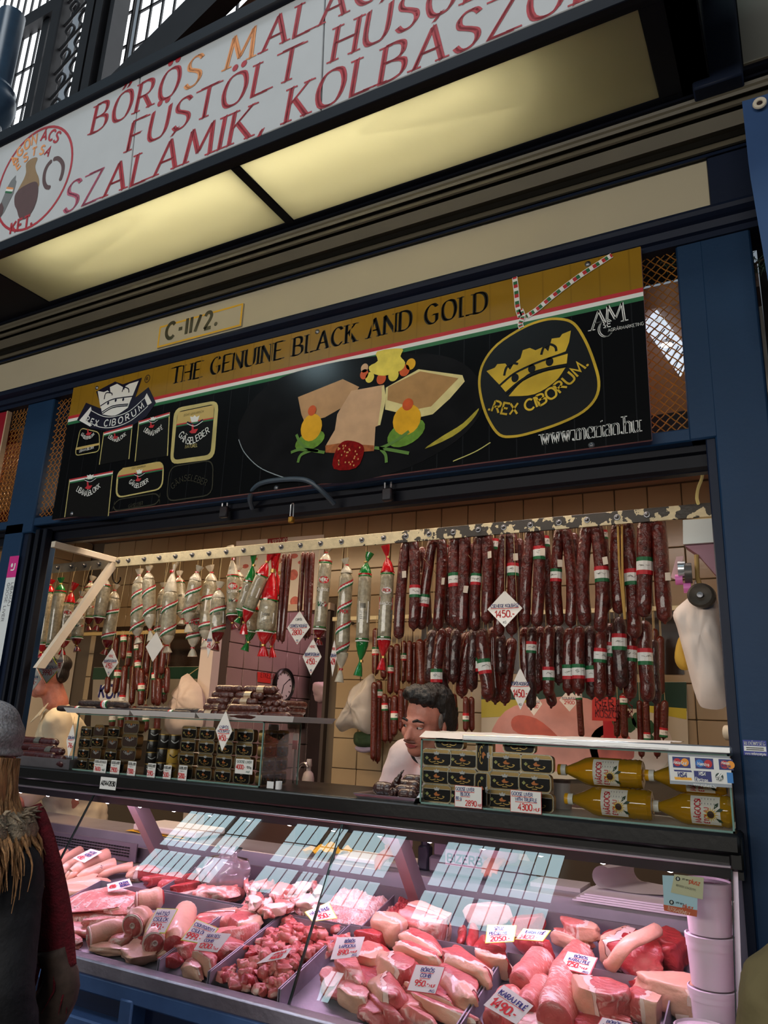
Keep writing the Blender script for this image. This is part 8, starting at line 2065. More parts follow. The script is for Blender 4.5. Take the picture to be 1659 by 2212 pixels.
for i, (x, y, w_, h) in enumerate(((408, 1485, 38, 100), (270, 1400, 70, 44))):
 P = W(*p6(x, y), 2.70); b = MB(); q0, q1 = W(*p6(x - w_ / 2, y + h / 2), 2.70), W(*p6(x + w_ / 2, y - h / 2), 2.70)
 b.box((q0.x, 2.70, q0.z), (q1.x, 2.703, q1.z), C((226, 214, 214), .5));
 if i == 0: b.box((q0.x, 2.6985, q0.z), (q1.x, 2.7, q0.z + (q1.z - q0.z) * .55), C((214, 40, 60), .5)); b.box(((q0.x + q1.x) / 2 - .004, 2.704, ZT), ((q0.x + q1.x) / 2 + .004, 2.71, q0.z + .02), DSTEEL)
 else: b.box(((q0.x + q1.x) / 2 - .02, 2.62, LZ + .004), ((q0.x + q1.x) / 2 + .02, 2.703, LZ + .006), DSTEEL)
 tag(b.build('leaflet'), ('red and white leaflet standing right of the left glass box', 'small white slip behind the right end of the tray heap')[i], 'leaflet')
# hanging plastic bags
WBAG = sheer('white_plastic', (.9, .88, .86), 1.4, .82, (.86, .80, .74), .3, 1.0)
def bag_outline(label, zf, pts, Y, th, m, hook, seed, nm='plastic_bag', cat='bag'):
 """soft bag with the given outline in the picture, th deep, hung from hook"""
 P = [zf(*p, Y) for p in pts]
 cx_, cz_ = sum(p.x for p in P) / len(P), sum(p.z for p in P) / len(P)
 o = crom([(p.x, p.z) for p in P], 4, True); n = len(o)
 t = thing(nm, label, cat, (cx_, Y, cz_)); b = MB(); vs, fs = [], []
 R_ = 9
 for s in (-1, 1):
  for j in range(R_):
   k = j / (R_ - 1)
   for i, (x, z) in enumerate(o):
    rr = 1 - (1 - k) ** 1.6 if False else k
    xx, zz = cx_ + (x - cx_) * rr, cz_ + (z - cz_) * rr
    d = th * (1 - k ** 2.4) ** .6
    wv = th * .35 * noise.noise((xx * 16, zz * 9, seed + s)) * (1 if k < 1 else 0) + th * .16 * noise.noise((xx * 50, zz * 26, seed)) * (1 if k < 1 else 0)
    vs.append((xx, Y + s * d + wv, zz))
 for q_ in range(2):
  for j in range(R_ - 1):
   for i in range(n):
    a = q_ * R_ * n + j * n + i; a2 = q_ * R_ * n + j * n + (i + 1) % n
    f = (a, a2, a2 + n, a + n); fs.append(f if q_ else f[::-1])
 b.add(vs, fs, m); b.build('bag_film', t, 60)
 b = MB(); top = max(P, key=lambda p: p.z); b.tube([top + V((0, 0, -.02)), V(hook)], .003, STRG, 5); b.build('string', t)
 return t
bag_outline('large white plastic bag hanging on the tiles left of the salesman', Z6, [(905, 1055), (850, 1085), (775, 1155), (770, 1185), (730, 1280), (678, 1375), (705, 1425), (780, 1400), (870, 1440), (905, 1415), (930, 1300), (930, 1150)], 4.50, .10, WBAG, (Z6(905, 1050, 4.5).x, 4.71, Z6(905, 1050, 4.5).z + .10), 2)
bag_outline('white plastic bag hanging behind the middle black sausages', Z5, [(1200, 1050), (1180, 1085), (1110, 1165), (1130, 1190), (1080, 1270), (1060, 1420), (1180, 1440), (1290, 1400), (1300, 1250), (1285, 1140), (1240, 1090)], 4.58, .09, C((216, 198, 190), .5, 0, .05, 20, name='white_plastic_bag'), (Z5(1200, 1050, 4.58).x, 4.715, Z5(1200, 1050, 4.58).z + .06), 7)
bag_outline('green cloth bundle below the large white bag', Z6, [(790, 1430), (785, 1500), (840, 1525), (920, 1510), (930, 1440), (860, 1425)], 4.58, .06, C((66, 86, 54), .8, 0, .2, 20), (Z6(860, 1440, 4.58).x, 4.71, Z6(860, 1425, 4.58).z + .05), 3, 'cloth', 'cloth')
bag_outline('lilac towel end below the green cloth', Z6, [(800, 1515), (800, 1545), (850, 1560), (915, 1545), (915, 1515)], 4.6, .03, C((190, 170, 190), .8), (Z6(860, 1520, 4.6).x, 4.71, Z6(860, 1515, 4.6).z + .05), 4, 'towel', 'cloth')
# roll holder, tapes and bag at the right end
YM = 2.80
bag_outline('white paper bag hanging at the right end under the machine', Z7, [(1260, 640), (1235, 720), (1145, 810), (1165, 900), (1205, 1050), (1270, 1280), (1320, 1335), (1435, 1320), (1440, 1150), (1415, 950), (1390, 780), (1360, 690), (1290, 660)], YM, .05, C((232, 212, 200), .6, 0, .05, 14, name='bag_paper'), (Z7(1285, 640, YM).x, YM, 2.05), 9)
bag_outline('yellow cloth behind the paper bag at the right end', Z7, [(1180, 940), (1150, 1060), (1190, 1125), (1260, 1100), (1250, 980)], YM + .07, .03, C((214, 166, 60), .7), (Z7(1220, 940, YM).x, YM + .07, 2.0), 11, 'cloth', 'cloth')
mc = thing('wall_machine', 'white boxed machine with rollers at the right end below the rail', 'machine', tuple(Z7(1280, 380, YM)))
q = [Z7(*p, YM - .02) for p in ((1197, 442), (1378, 430), (1378, 300), (1195, 310))]; b = MB(); b.prism(q, (0, .10, 0), C((228, 228, 222), .4)); b.build('box', mc)
q = [Z7(*p, YM + .0) for p in ((1200, 445), (1378, 436), (1385, 620), (1280, 500))]; b = MB(); b.prism(q, (0, .08, 0), C((160, 100, 120), .4)); b.build('hood', mc)
P = Z7(1303, 725, YM - .06); X_ = frame(P, (1, 0, 0), (0, 0, 1), (-.25, -1, .1)); b = MB(); b.lathe([(.058 * .75, 0), (.058 * .75, .016), (.036, .02), (.016, .012), (0, .012)], C((66, 56, 46), .5, .3, .2, 40), X_, 22); b.lathe([(.010, .012), (.010, .024), (0, .025)], DSTEEL, X_, 10); b.build('wheel', mc)
b = MB(); b.tube([Z7(1270, 500, YM - .01), Z7(1275, 620, YM - .01), P + V((0, .03, 0))], .008, C((176, 140, 80), .5), 8); b.build('arm', mc)
for i, (x, y, r, m) in enumerate(((1190, 580, .030, ALU), (1225, 600, .036, C((90, 84, 80), .4, .5)), (1175, 635, .018, C((230, 120, 190), .4)), (1220, 680, .018, C((230, 120, 190), .4)))):
 P = Z7(x, y, YM - .03); X_ = frame(P, (0, 0, 1), (0, 1, 0), (1, .1, 0)); b = MB(); b.lathe([(r * .6, -.012), (r, -.012), (r, .012), (r * .6, .012), (r * .6, -.012)], m, X_, 18); b.build('roller', mc)
q = [Z7(*p, YM) for p in ((1130, 622), (1160, 510), (1200, 505), (1170, 640))]; b = MB(); b.prism(q, (0, .003, 0), C((214, 170, 170), .6)); b.build('paper_flap', mc)
b = MB(); b.box((Z7(1300, 400, YM).x, YM + .0, 2.30), (-.125, YM + .06, 2.34), DSTEEL); b.build('wall_arm', mc)
P = W(1575, 1583, 2.62); X_ = frame((P.x - .01, 2.62, P.z), (0, 0, 1), (0, 1, 0), (1, -.35, 0)); b = MB(); b.lathe([(.012, 0), (.022, .0), (.022, .07), (.012, .07), (.012, 0)], C((226, 200, 170), .6), X_, 14); b.box((P.x + .02, 2.62, P.z - .01), (-.21, 2.66, P.z + .01), DSTEEL); tag(b.build('paper_roll'), 'end of a paper roll at the right edge above the glass box', 'roll')
# ceiling lamp seen through the mesh
lp = thing('ceiling_lamp', 'bright ribbed ceiling lamp seen through the mesh by the pillar', 'lamp', (-.4, 3.0, 3.08))
q = [WZ(*p, 3.06) for p in ((1395, 712), (1420, 690), (1488, 775), (1470, 815))]
b = MB(); b.prism([p + V((0, 0, .0)) for p in q], (0, 0, .04), glow((.72, .85, 1.0), .8, 'lamp_panel')); b.build('diffuser', lp)
b = MB(); P = WZ(1440, 745, 3.045); b.lathe([(.022, 0), (.0, -.012)], glow((1, .98, .94), 14, 'lamp_bulb'), Matrix.Translation(P), 14); b.lathe([(.022, 0), (.022, .02)], PW, Matrix.Translation(P), 14); b.build('bulb', lp)
b = MB()
for i in range(7):
 k = (i + .5) / 7; a = q[0].lerp(q[3], k); c_ = q[1].lerp(q[2], k); b.tube([a + V((0, 0, -.004)), c_ + V((0, 0, -.004))], .003, DSTEEL, 4)
b.build('louvre', lp)
# green garland sprigs above the mesh
for i, (x, y, l) in enumerate(((1470, 548, 'dark green fir sprig at the top of the right mesh'), (1655, 560, 'dark green fir sprig right of the blue pillar'))):
 P = W(x, y, 2.56); b = MB()
 for k in range(70):
  a = V((random.uniform(-.06, .05), random.uniform(-.015, .015), random.uniform(-.05, .03))); b.tube([P + a, P + a + V((random.uniform(-.03, .03), random.uniform(-.02, .02), random.uniform(-.03, .03)))], [.0018, .0006], C((34, 62, 40), .6), 3, False)
 b.tube([P + V((-.07, 0, -.02)), P + V((.07, .0, .03)), P + V((.1, .02, .08))], .004, C((60, 44, 30), .7), 5); o = b.build('fir_sprig'); o['kind'] = 'stuff'; tag(o, l, 'garland')
# ------------------------------------------------------------------ people
SK = C((206, 132, 112), .45, 0, .10, 40, .12, 120, sub=.1, name='skin'); SKR = C((196, 124, 106), .45, 0, .12, 40, .12, 120, sub=.1, name='ruddy_skin')
HAIR = C((26, 20, 18), .5, 0, .3, 40, .6, 140, name='dark_hair', stretch=(1, 1, .3)); HGR = C((120, 110, 104), .6, 0, .3, 60, .5, 140)
COAT = C((228, 206, 206), .8, 0, .05, 6, .35, 14, name='white_coat'); COAT2 = C((228, 212, 184), .8, 0, .05, 6, .35, 14, name='white_shirt')
def remesh(b, name, par, vox, sm=4, label=None, disp=None):
 o = b.build(name, par, 180, label=label)
 m = o.modifiers.new('join', 'REMESH'); m.mode = 'VOXEL'; m.voxel_size = vox; m.use_smooth_shade = True
 m = o.modifiers.new('soften', 'SMOOTH'); m.factor = .5; m.iterations = sm
 if disp:
  tx = bpy.data.textures.new('folds', 'CLOUDS'); tx.noise_scale = disp[1]; m = o.modifiers.new('folds', 'DISPLACE'); m.texture = tx; m.strength = disp[0]; m.texture_coords = 'LOCAL'
 return o
def ell(b, X, c_, r, m, n=14, rot=None):
 vs, fs = [], []
 for j in range(n + 1):
  ph = -pi / 2 + pi * j / n
  for i in range(n):
   th = 2 * pi * i / n
   p = V((r[0] * cos(ph) * cos(th), r[1] * cos(ph) * sin(th), r[2] * sin(ph)))
   if rot: p = rot @ p
   vs.append(X @ (V(c_) + p))
 for j in range(n):
  for i in range(n): fs.append((j * n + i, j * n + (i + 1) % n, (j + 1) * n + (i + 1) % n, (j + 1) * n + i))
 b.add(vs, fs, m)
def limb(b, pts, rs, m, n=12, flat=1.0):
 b.tube(pts, rs, m, n, True, flat)
 for p, r in ((pts[0], rs[0]), (pts[-1], rs[-1])): ell(b, Matrix(), p, (r, r, r), m, 10)
def head_parts(b, X, m, s=1.0):
 """head in its own space: z up, face towards -y, centre between the ears; about 0.235 high"""
 for c_, r in (((0, .012, .035), (.074, .093, .088)), ((0, -.02, -.03), (.062, .075, .085)), ((0, -.052, -.085), (.036, .034, .030)), ((0, -.078, .012), (.056, .018, .016)), ((.040, -.058, -.030), (.026, .022, .024)), ((-.040, -.058, -.030), (.026, .022, .024)), ((0, -.078, -.066), (.026, .017, .012)), ((.044, -.02, -.075), (.022, .035, .030)), ((-.044, -.02, -.075), (.022, .035, .030))):
  ell(b, X, [v * s for v in c_], [v * s for v in r], m)
 b.tube([X @ V((0, -.082 * s, .004 * s)), X @ V((0, -.098 * s, -.022 * s)), X @ V((0, -.108 * s, -.038 * s)), X @ V((0, -.088 * s, -.048 * s))], [.009 * s, .012 * s, .016 * s, .010 * s], m, 10)
 for k in (-1, 1): ell(b, X, (k * .012 * s, -.092 * s, -.042 * s), (.010 * s, .010 * s, .009 * s), m, 8)
 for k in (-1, 1):
  ell(b, X, (k * .076 * s, .012 * s, -.010 * s), (.008 * s, .020 * s, .032 * s), m, 10, Matrix.Rotation(k * .35, 3, 'Z'))
  ell(b, X, (k * .078 * s, .010 * s, -.034 * s), (.007 * s, .012 * s, .012 * s), m, 8)
def face_parts(t, X, s=1.0, brow=HAIR, look=.0):
 EW = C((206, 190, 184), .3, name='eye_white'); EI = C((36, 26, 22), .2, name='iris'); LIP = C((166, 78, 76), .45, name='lips')
 for k in (-1, 1):
  b = MB(); ell(b, X, (k * .030 * s, -.0755 * s, -.004 * s), (.0135 * s, .010 * s, .0075 * s), EW, 10); ell(b, X, (k * .030 * s + look * s, -.0825 * s, -.004 * s), (.0055 * s, .004 * s, .0058 * s), EI, 8); b.build('eye', t)
  b = MB(); b.tube([X @ V((k * .014 * s, -.084 * s, .003 * s)), X @ V((k * .030 * s, -.088 * s, .0055 * s)), X @ V((k * .046 * s, -.077 * s, .0 * s))], [.003 * s, .0042 * s, .003 * s], SKR, 6); b.build('eyelid', t)
  b = MB(); b.tube([X @ V((k * .012 * s, -.093 * s, .017 * s)), X @ V((k * .030 * s, -.094 * s, .024 * s)), X @ V((k * .052 * s, -.078 * s, .016 * s))], [.004 * s, .0055 * s, .002 * s], brow, 6); b.build('eyebrow', t)
 b = MB(); b.tube([X @ V((-.026 * s, -.086 * s, -.068 * s)), X @ V((0, -.096 * s, -.0655 * s)), X @ V((.026 * s, -.086 * s, -.068 * s))], [.002 * s, .0042 * s, .002 * s], LIP, 6); b.tube([X @ V((-.022 * s, -.086 * s, -.0715 * s)), X @ V((0, -.095 * s, -.0735 * s)), X @ V((.022 * s, -.086 * s, -.0715 * s))], [.002 * s, .005 * s, .002 * s], LIP, 6); b.build('mouth', t)
def hand(b, wr, d, n, m, s=1.0, curl=.5, side=1):
 """palm with four fingers and a thumb; wr wrist, d towards the fingertips, n out of the back of the hand"""
 d, n = V(d).normalized(), V(n).normalized(); u = d.cross(n) * side
 b.tube([wr, wr + d * .035 * s, wr + d * .085 * s], [.024 * s, .034 * s, .036 * s], m, 10, True, .45)
 for i, L in enumerate((.070, .080, .074, .058)):
  o = wr + d * .085 * s + u * ((i - 1.5) * .019 * s); c1 = curl * .6
  p1 = o + (d * cos(c1) - n * sin(c1)) * L * .45 * s; p2 = p1 + (d * cos(c1 + curl) - n * sin(c1 + curl)) * L * .32 * s; p3 = p2 + (d * cos(c1 + 1.8 * curl) - n * sin(c1 + 1.8 * curl)) * L * .24 * s
  b.tube([o - d * .02 * s, o, p1, p2, p3], [.0095 * s, .0095 * s, .0088 * s, .008 * s, .006 * s], m, 8)
 q = wr + d * .03 * s - u * .03 * s; e = q + (d * .7 - u * .8).normalized() * .035 * s; b.tube([wr + d * .02 * s, q, e, e + (d * .9 - u * .3 - n * .3).normalized() * .032 * s], [.014 * s, .013 * s, .011 * s, .008 * s], m, 8)
def HX(P, yaw, pitch=0.0, roll=0.0): return Matrix.Translation(V(P)) @ Matrix.Rotation(yaw, 4, 'Z') @ Matrix.Rotation(roll, 4, 'Y') @ Matrix.Rotation(pitch, 4, 'X')
def body(b, ch, ra, hip, m, wsh=.20, depth=.11):
 """torso from hips to shoulders with neck; ch = base of the neck, ra = rightward unit vector"""
 ch, hip, ra = V(ch), V(hip), V(ra).normalized(); ax = ch - hip; fw = ax.cross(ra).normalized() * -1
 vs, fs = [], []; n = 18; prof = ((0, .165, .115), (.15, .165, .12), (.35, .155, .115), (.55, .17, .12), (.75, .185, .12), (.88, wsh * .93, .10), (.95, wsh * .72, .08), (1.0, .075, .062), (1.08, .056, .055))
 for k, a, d in prof:
  for i in range(n):
   th = 2 * pi * i / n; vs.append(hip + ax * k + ra * (a * (abs(cos(th)) ** .8) * (1 if cos(th) > 0 else -1)) + fw * (d * depth / .11 * sin(th)))
 for j in range(len(prof) - 1):
  for i in range(n): fs.append((j * n + i, j * n + (i + 1) % n, (j + 1) * n + (i + 1) % n, (j + 1) * n + i))
 fs.append(tuple(range(n))[::-1]); fs.append(tuple(range(len(fs) and (len(prof) - 1) * n, len(prof) * n))); b.add(vs, fs, m)
def legs(b, hip, ra, m, h, r=.085, zb=.0, sp=.09):
 for k in (-1, 1):
  p = V(hip) + V(ra) * (k * sp); limb(b, [p, V((p.x, p.y - .01, h * .53 + zb)), V((p.x, p.y + .01, zb + .08))], [r, r * .72, r * .5], m)
def shoes(t, hip, ra, fw, m, sp=.09):
 for k in (-1, 1):
  p = V(hip) + V(ra) * (k * sp); p.z = .045; b = MB(); ell(b, Matrix(), p + V(fw) * .05, (.045 + abs(fw[0]) * .07, .045 + abs(fw[1]) * .07, .044), m, 12); b.build('shoe', t)
# --- salesman in a white coat
s_ = 1.06
hc = W(921, 1562, 2.80)
X1 = HX(hc, -.22, .14, .12)
t = thing('person', 'salesman with dark swept-back hair in a white coat, leaning behind the counter and looking left', 'person', (hc.x + .1, 3.15, 0))
ra = V((.94, -.34, 0)).normalized(); nk = W(948, 1600, 2.97); hip = V((nk.x + .03, 3.46, .98))
b = MB(); head_parts(b, X1, SK, s_); limb(b, [hc + V((.01, .03, -.05)), nk + V((0, .01, -.03))], [.06, .066], SK)
body(b, nk + V((0, .02, -.05)), ra, hip, SK, .17); legs(b, hip, ra, SK, 1.6)
sh1, sh2 = nk + ra * -.20 + V((0, .0, -.07)), nk + ra * .185 + V((0, .03, -.10))
e1, w1 = sh1 + V((-.09, -.02, -.27)), V((-1.52, 3.02, 1.12)); e2, w2_ = sh2 + V((.08, .02, -.28)), V((sh2.x + .12, 3.0, 1.15))
for a, e, w_ in ((sh1, e1, w1), (sh2, e2, w2_)): limb(b, [a, e, w_], [.052, .042, .030], SK)
hand(b, w1, (-.55, -.75, -.25), (0, -.2, 1), SK, 1, .5, 1); hand(b, w2_, (-.3, -.9, -.2), (0, -.2, 1), SK, 1, .5, -1)
remesh(b, 'body', t, .0055, 3); face_parts(t, X1, s_, HAIR, -.004)
b = MB()
for c_, r in (((0, .030, .075), (.084, .095, .068)), ((0, -.035, .108), (.070, .055, .034)), ((.03, -.052, .100), (.048, .034, .028)), ((-.035, -.04, .105), (.045, .035, .026)), ((0, .075, .02), (.080, .055, .085)), ((.068, .035, .02), (.020, .045, .055)), ((-.068, .035, .02), (.020, .045, .055))): ell(b, X1, [v * s_ for v in c_], [v * s_ for v in r], HAIR)
remesh(b, 'hair', t, .007, 2, None, (.022, .02))
b = MB(); [ell(b, X1, (k * .076 * s_, -.012 * s_, .018 * s_), (.006, .014, .030), HGR, 8) for k in (-1, 1)]; b.build('sideburns', t)
b = MB(); ell(b, X1, (0, -.096 * s_, -.054 * s_), (.028 * s_, .007 * s_, .007 * s_), C((120, 74, 64), .7), 10); b.build('moustache', t)
b = MB(); body(b, nk + V((0, .03, -.075)), ra, hip, COAT, .215, .142)
for a, e, w_ in ((sh1, e1, e1.lerp(w1, .85)), (sh2, e2, e2.lerp(w2_, .85))): limb(b, [a + V((0, 0, -.01)), e, w_], [.082, .066, .05], COAT)
limb(b, [hip, hip + V((0, 0, -.35))], [.2, .21], COAT); remesh(b, 'coat', t, .012, 4, None, (.02, .09))
b = MB(); b.tube(crom([tuple(nk + V((-.10, -.075, .005))), tuple(nk + V((-.05, -.115, -.035))), tuple(nk + V((.0, -.13, -.085))), tuple(nk + V((.04, -.12, -.05)))], 4), .018, COAT, 8); b.build('collar', t); b = MB(); ell(b, Matrix(), nk + V((-.03, -.075, -.045)), (.06, .045, .05), C((30, 26, 28), .8), 12); b.build('undershirt', t)
shoes(t, hip, ra, (-.34, -.94, 0), BLACK)
# --- person at left in a white shirt
hc = W(104, 1462, 3.18); X2 = HX(hc, -.95, .05, 0)
t = thing('person', 'person in a white collared shirt at left, face hidden behind the hanging price cards', 'person', (hc.x, 3.25, 0))
ra = V((.80, -.60, 0)).normalized(); nk = hc + V((.035, .06, -.155)); hip = V((nk.x + .02, 3.48, .98))
b = MB(); head_parts(b, X2, SKR, 1.08); limb(b, [hc + V((.01, .03, -.06)), nk], [.066, .074], SKR); body(b, nk + V((0, .02, -.05)), ra, hip, SKR, .17); legs(b, hip, ra, SKR, 1.7)
sh1, sh2 = nk + ra * -.19 + V((0, .02, -.10)), nk + ra * .20 + V((0, .02, -.10)); e1, w1 = sh1 + V((-.05, -.03, -.28)), sh1 + V((-.05, -.2, -.48)); e2, w2_ = sh2 + V((.06, .03, -.29)), sh2 + V((.02, -.18, -.44))
for a, e, w_ in ((sh1, e1, w1), (sh2, e2, w2_)): limb(b, [a, e, w_], [.054, .044, .032], SKR)
hand(b, w1, (-.2, -.9, -.3), (0, 0, 1), SKR); hand(b, w2_, (-.2, -.9, -.3), (0, 0, 1), SKR, 1, .5, -1); remesh(b, 'body', t, .007, 3); face_parts(t, X2, 1.08)
b = MB(); [ell(b, X2, c_, r, HAIR) for c_, r in (((0, .035, .075), (.088, .10, .070)), ((0, .08, .02), (.074, .04, .06)), ((0, -.03, .11), (.07, .06, .03)))]; remesh(b, 'hair', t, .009, 2)
b = MB(); body(b, nk + V((0, .02, -.06)), ra, hip, COAT2, .225, .15)
for a, e, w_ in ((sh1, e1, e1.lerp(w1, .8)), (sh2, e2, e2.lerp(w2_, .8))): limb(b, [a + V((0, 0, -.01)), e, w_], [.088, .07, .055], COAT2)
limb(b, [hip, hip + V((0, 0, -.35))], [.2, .21], COAT2); remesh(b, 'shirt', t, .012, 4, None, (.02, .09))
fwd = V((-.60, -.80, 0)); b = MB()
for k in (-1, 1): b.prism([nk + fwd * .07 + ra * (k * .02) + V((0, 0, -.06)), nk + fwd * .045 + ra * (k * .095) + V((0, 0, .0)), nk + fwd * .085 + ra * (k * .10) + V((0, 0, -.075)), nk + fwd * .125 + ra * (k * .05) + V((0, 0, -.12))], fwd * .006, COAT2)
b.build('collar', t)
b = MB(); P = nk + fwd * .145; b.prism([P + V((0, 0, -.1)) + ra * -.014, P + V((0, 0, -.1)) + ra * .014, P + V((0, 0, -.45)) + ra * .014 + fwd * .02, P + V((0, 0, -.45)) - ra * .014 + fwd * .02], fwd * .012, COAT2); b.build('placket', t)
b = MB(); P = nk + fwd * .138 + ra * .09 + V((0, 0, -.22)); b.prism([P, P + ra * .10 - fwd * .02, P + ra * .10 - fwd * .02 + V((0, 0, -.11)), P + V((0, 0, -.11))], fwd * .012, COAT2); b.build('breast_pocket', t); shoes(t, hip, ra, (-.6, -.8, 0), BLACK)
# --- woman in a grey hat, foreground left
EH = EYE + ray(-16, 1600) * 2.15
t = thing('person', 'woman in a grey knitted hat, dark coat and dark red scarf at the counter', 'person', (EH.x - .06, EH.y, 0))
X3 = HX(EH + V((0, 0, -.055)), pi + .5, .05)
hc = EH + V((-.01, -.01, -.06)); ra = V((.92, .38, 0)).normalized(); nk = hc + V((-.02, -.01, -.17)); hip = V((nk.x - .02, nk.y, .86))
FWN = C((150, 148, 152), .9, 0, .35, 120, .5, 160, name='grey_wool'); DCO = C((20, 20, 26), .8, 0, .3, 30, .3, 60, name='dark_coat'); HBL = C((178, 128, 82), .5, 0, .4, 30, .6, 80, name='blond_hair', stretch=(6, 6, .7)); FUR = C((156, 138, 116), .9, 0, .4, 60, .8, 160, name='fur'); SCF = C((104, 14, 28), .9, 0, .35, 50, .6, 160, name='dark_red_scarf')
b = MB(); head_parts(b, X3, SK, .88); limb(b, [hc + V((0, 0, -.07)), nk], [.052, .058], SK); body(b, nk + V((0, 0, -.05)), ra, hip, SK, .15); legs(b, hip, ra, SK, 1.5, .075)
sh1, sh2 = nk + ra * -.165 + V((0, 0, -.10)), nk + ra * .165 + V((0, 0, -.10)); arms = []
for a, k in ((sh1, -1), (sh2, 1)):
 e = a + ra * (k * .05) + V((0, -.02, -.27)); w_ = e + V((-.02 * k, .10, -.22)); arms.append((a, e, w_)); limb(b, [a, e, w_], [.046, .038, .027], SK); hand(b, w_, (0, .4, -.9), ra * k, SK, .92, .5, k)
remesh(b, 'body', t, .008, 3); face_parts(t, X3, .88, C((110, 80, 50), .6))
b = MB(); ell(b, X3, (0, .012, .068), (.084, .098, .076), FWN, 22); ell(b, X3, (0, .03, .10), (.076, .086, .066), FWN, 22); b.tube([X3 @ V((.080 * cos(a), .012 + .093 * sin(a), .024)) for a in (2 * pi * i / 24 for i in range(25))], .010, FWN, 8); ell(b, X3, (0, .04, .07), (.088, .092, .062), FWN, 22); remesh(b, 'hat', t, .006, 3)
b = MB(); random.seed(5); ell(b, X3, (0, .055, -.09), (.088, .075, .15), HBL, 18); ell(b, X3, (0, .11, -.22), (.12, .06, .12), HBL, 18)
for i in range(430):
 a = random.uniform(-.3, pi + .3); ca, sa = cos(a), sin(a); k = random.uniform(.75, 1.0); L_ = random.uniform(.05, .26); q = []
 for z, r in ((.01, .078), (-.07, .088), (-.14, .115), (-.20, .165), (-.2 - L_ * .3, .19), (-.2 - L_ * .65, .20)):
  r = r * k + .014 * noise.noise((a * 3, z * 14, i)); q.append(X3 @ V((r * ca * 1.0 + .022 * noise.noise((i * .37, z * 12, 2)), .012 + r * sa * 1.1, z)))
 b.tube(crom([tuple(p) for p in q], 3), [.006] * 8 + [.006, .0058, .005, .0035, .003, .002, .0015, .001], HBL, 4, False)
b.build('hair', t, 180)
b = MB(); body(b, nk + V((0, 0, -.06)), ra, hip + V((0, 0, -.02)), DCO, .215, .155)
for a, e, w_ in arms: limb(b, [a, e, e.lerp(w_, .9)], [.08, .068, .055], DCO)
limb(b, [hip + V((0, 0, .05)), hip + V((.0, 0, -.32))], [.215, .235], DCO); remesh(b, 'coat', t, .013, 4, None, (.016, .08))
b = MB()
for i in range(460):
 a = random.uniform(0, 2 * pi); p = nk + V((.165 * cos(a), .15 * sin(a), random.uniform(-.09, .05))); d = V((cos(a), sin(a), random.uniform(-.5, .5))); b.tube([p, p + d * random.uniform(.02, .042)], [.009, .001], FUR, 4, False)
b.tube([nk + V((.14 * cos(a), .13 * sin(a), -.01)) for a in (2 * pi * i / 20 for i in range(21))], .062, FUR, 10); b.build('fur_collar', t, 180)
b = MB(); sx = [EYE + ray(*p) * d for p, d in (((60, 1745), 2.17), ((85, 1850), 2.14), ((105, 1950), 2.12), ((118, 2040), 2.10), ((122, 2085), 2.09))]
b.tube(crom([tuple(p) for p in sx], 4), [.05, .06, .066, .07, .072, .074, .075, .076, .076, .076, .075, .074, .072, .07, .07, .07, .07][:17], SCF, 10, True, .4)
for i in range(22):
 p = sx[-1] + V((random.uniform(-.06, .05), random.uniform(-.03, .03), .0)); b.tube([p, p + V((random.uniform(-.01, .01), 0, -.05)), p + V((random.uniform(-.03, .03), 0, -.11))], [.006, .004, .001], SCF, 4, False)
b.build('scarf', t, 180)
bg_ = [EYE + ray(*p) * 2.08 for p in ((112, 2050), (132, 2120), (100, 2190), (70, 2215))]; b = MB(); b.tube(crom([tuple(p) for p in bg_], 4), [.05] * 3 + [.06] * 7 + [.04] * 3, C((84, 66, 58), .8, 0, .25, 40), 10, True, .6); b.build('coat_lining', t, 180); shoes(t, hip, ra, (-.38, .92, 0), BLACK)
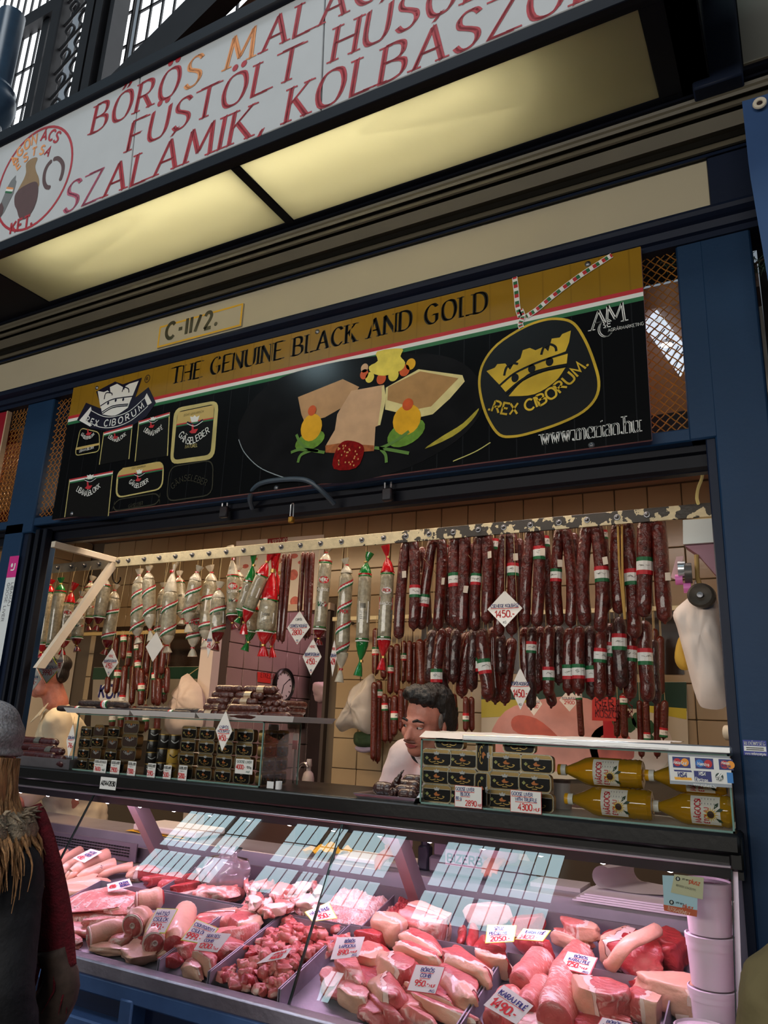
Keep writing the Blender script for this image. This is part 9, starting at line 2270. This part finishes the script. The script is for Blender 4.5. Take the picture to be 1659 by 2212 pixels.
# --- person in an olive jacket, lower right corner
OLV = C((104, 92, 60), .85, 0, .12, 8, .35, 22, name='olive_cloth')
t = thing('person', 'person in an olive quilted jacket at the lower right corner, only a sleeve showing', 'person', (.13, 1.5, 0))
ra = V((1, -.1, 0)).normalized(); nk = V((.13, 1.50, 1.315)); hip = V((.145, 1.52, .84)); X4 = HX(nk + V((0, .02, .17)), pi - .3)
b = MB(); head_parts(b, X4, SK); limb(b, [nk + V((0, 0, .1)), nk], [.055, .06], SK); body(b, nk + V((0, 0, -.04)), ra, hip, SK, .16); legs(b, hip, ra, SK, 1.6); sh1, sh2 = nk + ra * -.19 + V((0, 0, -.11)), nk + ra * .19 + V((0, 0, -.11)); ar = []
for a, k in ((sh1, -1), (sh2, 1)):
 e = a + V((-.06 if k < 0 else .05, -.02, -.27)); w_ = e + V((.03, .12, -.22)); ar.append((a, e, w_)); limb(b, [a, e, w_], [.048, .04, .028], SK); hand(b, w_, (0, .5, -.85), ra * k, SK, .95, .5, k)
remesh(b, 'body', t, .009, 3); face_parts(t, X4); b = MB(); [ell(b, X4, c_, r, HAIR) for c_, r in (((0, .035, .07), (.085, .10, .07)), ((0, .085, .01), (.08, .05, .085)))]; remesh(b, 'hair', t, .01, 2)
b = MB(); body(b, nk + V((0, 0, -.05)), ra, hip, OLV, .22, .16)
for a, e, w_ in ar: limb(b, [a, e, e.lerp(w_, .92)], [.088, .078, .062], OLV)
limb(b, [hip, hip + V((0, 0, -.2))], [.2, .2], OLV); remesh(b, 'jacket', t, .01, 3, None, (.018, .05))
a, e, w_ = ar[0]; b = MB()
for k in (.35, .62, .9):
 p = a.lerp(e, k); d = (e - a).normalized(); X_ = frame(p, d.orthogonal(), d.cross(d.orthogonal()), d); b.tube([X_ @ V((.087 * (1 - .1 * k) * cos(q), .087 * (1 - .1 * k) * sin(q), .01 * sin(q * 2))) for q in (2 * pi * i / 20 for i in range(21))], .004, C((70, 60, 36), .9), 5)
b.build('quilt_seam', t); shoes(t, hip, ra, (0, 1, 0), BLACK)
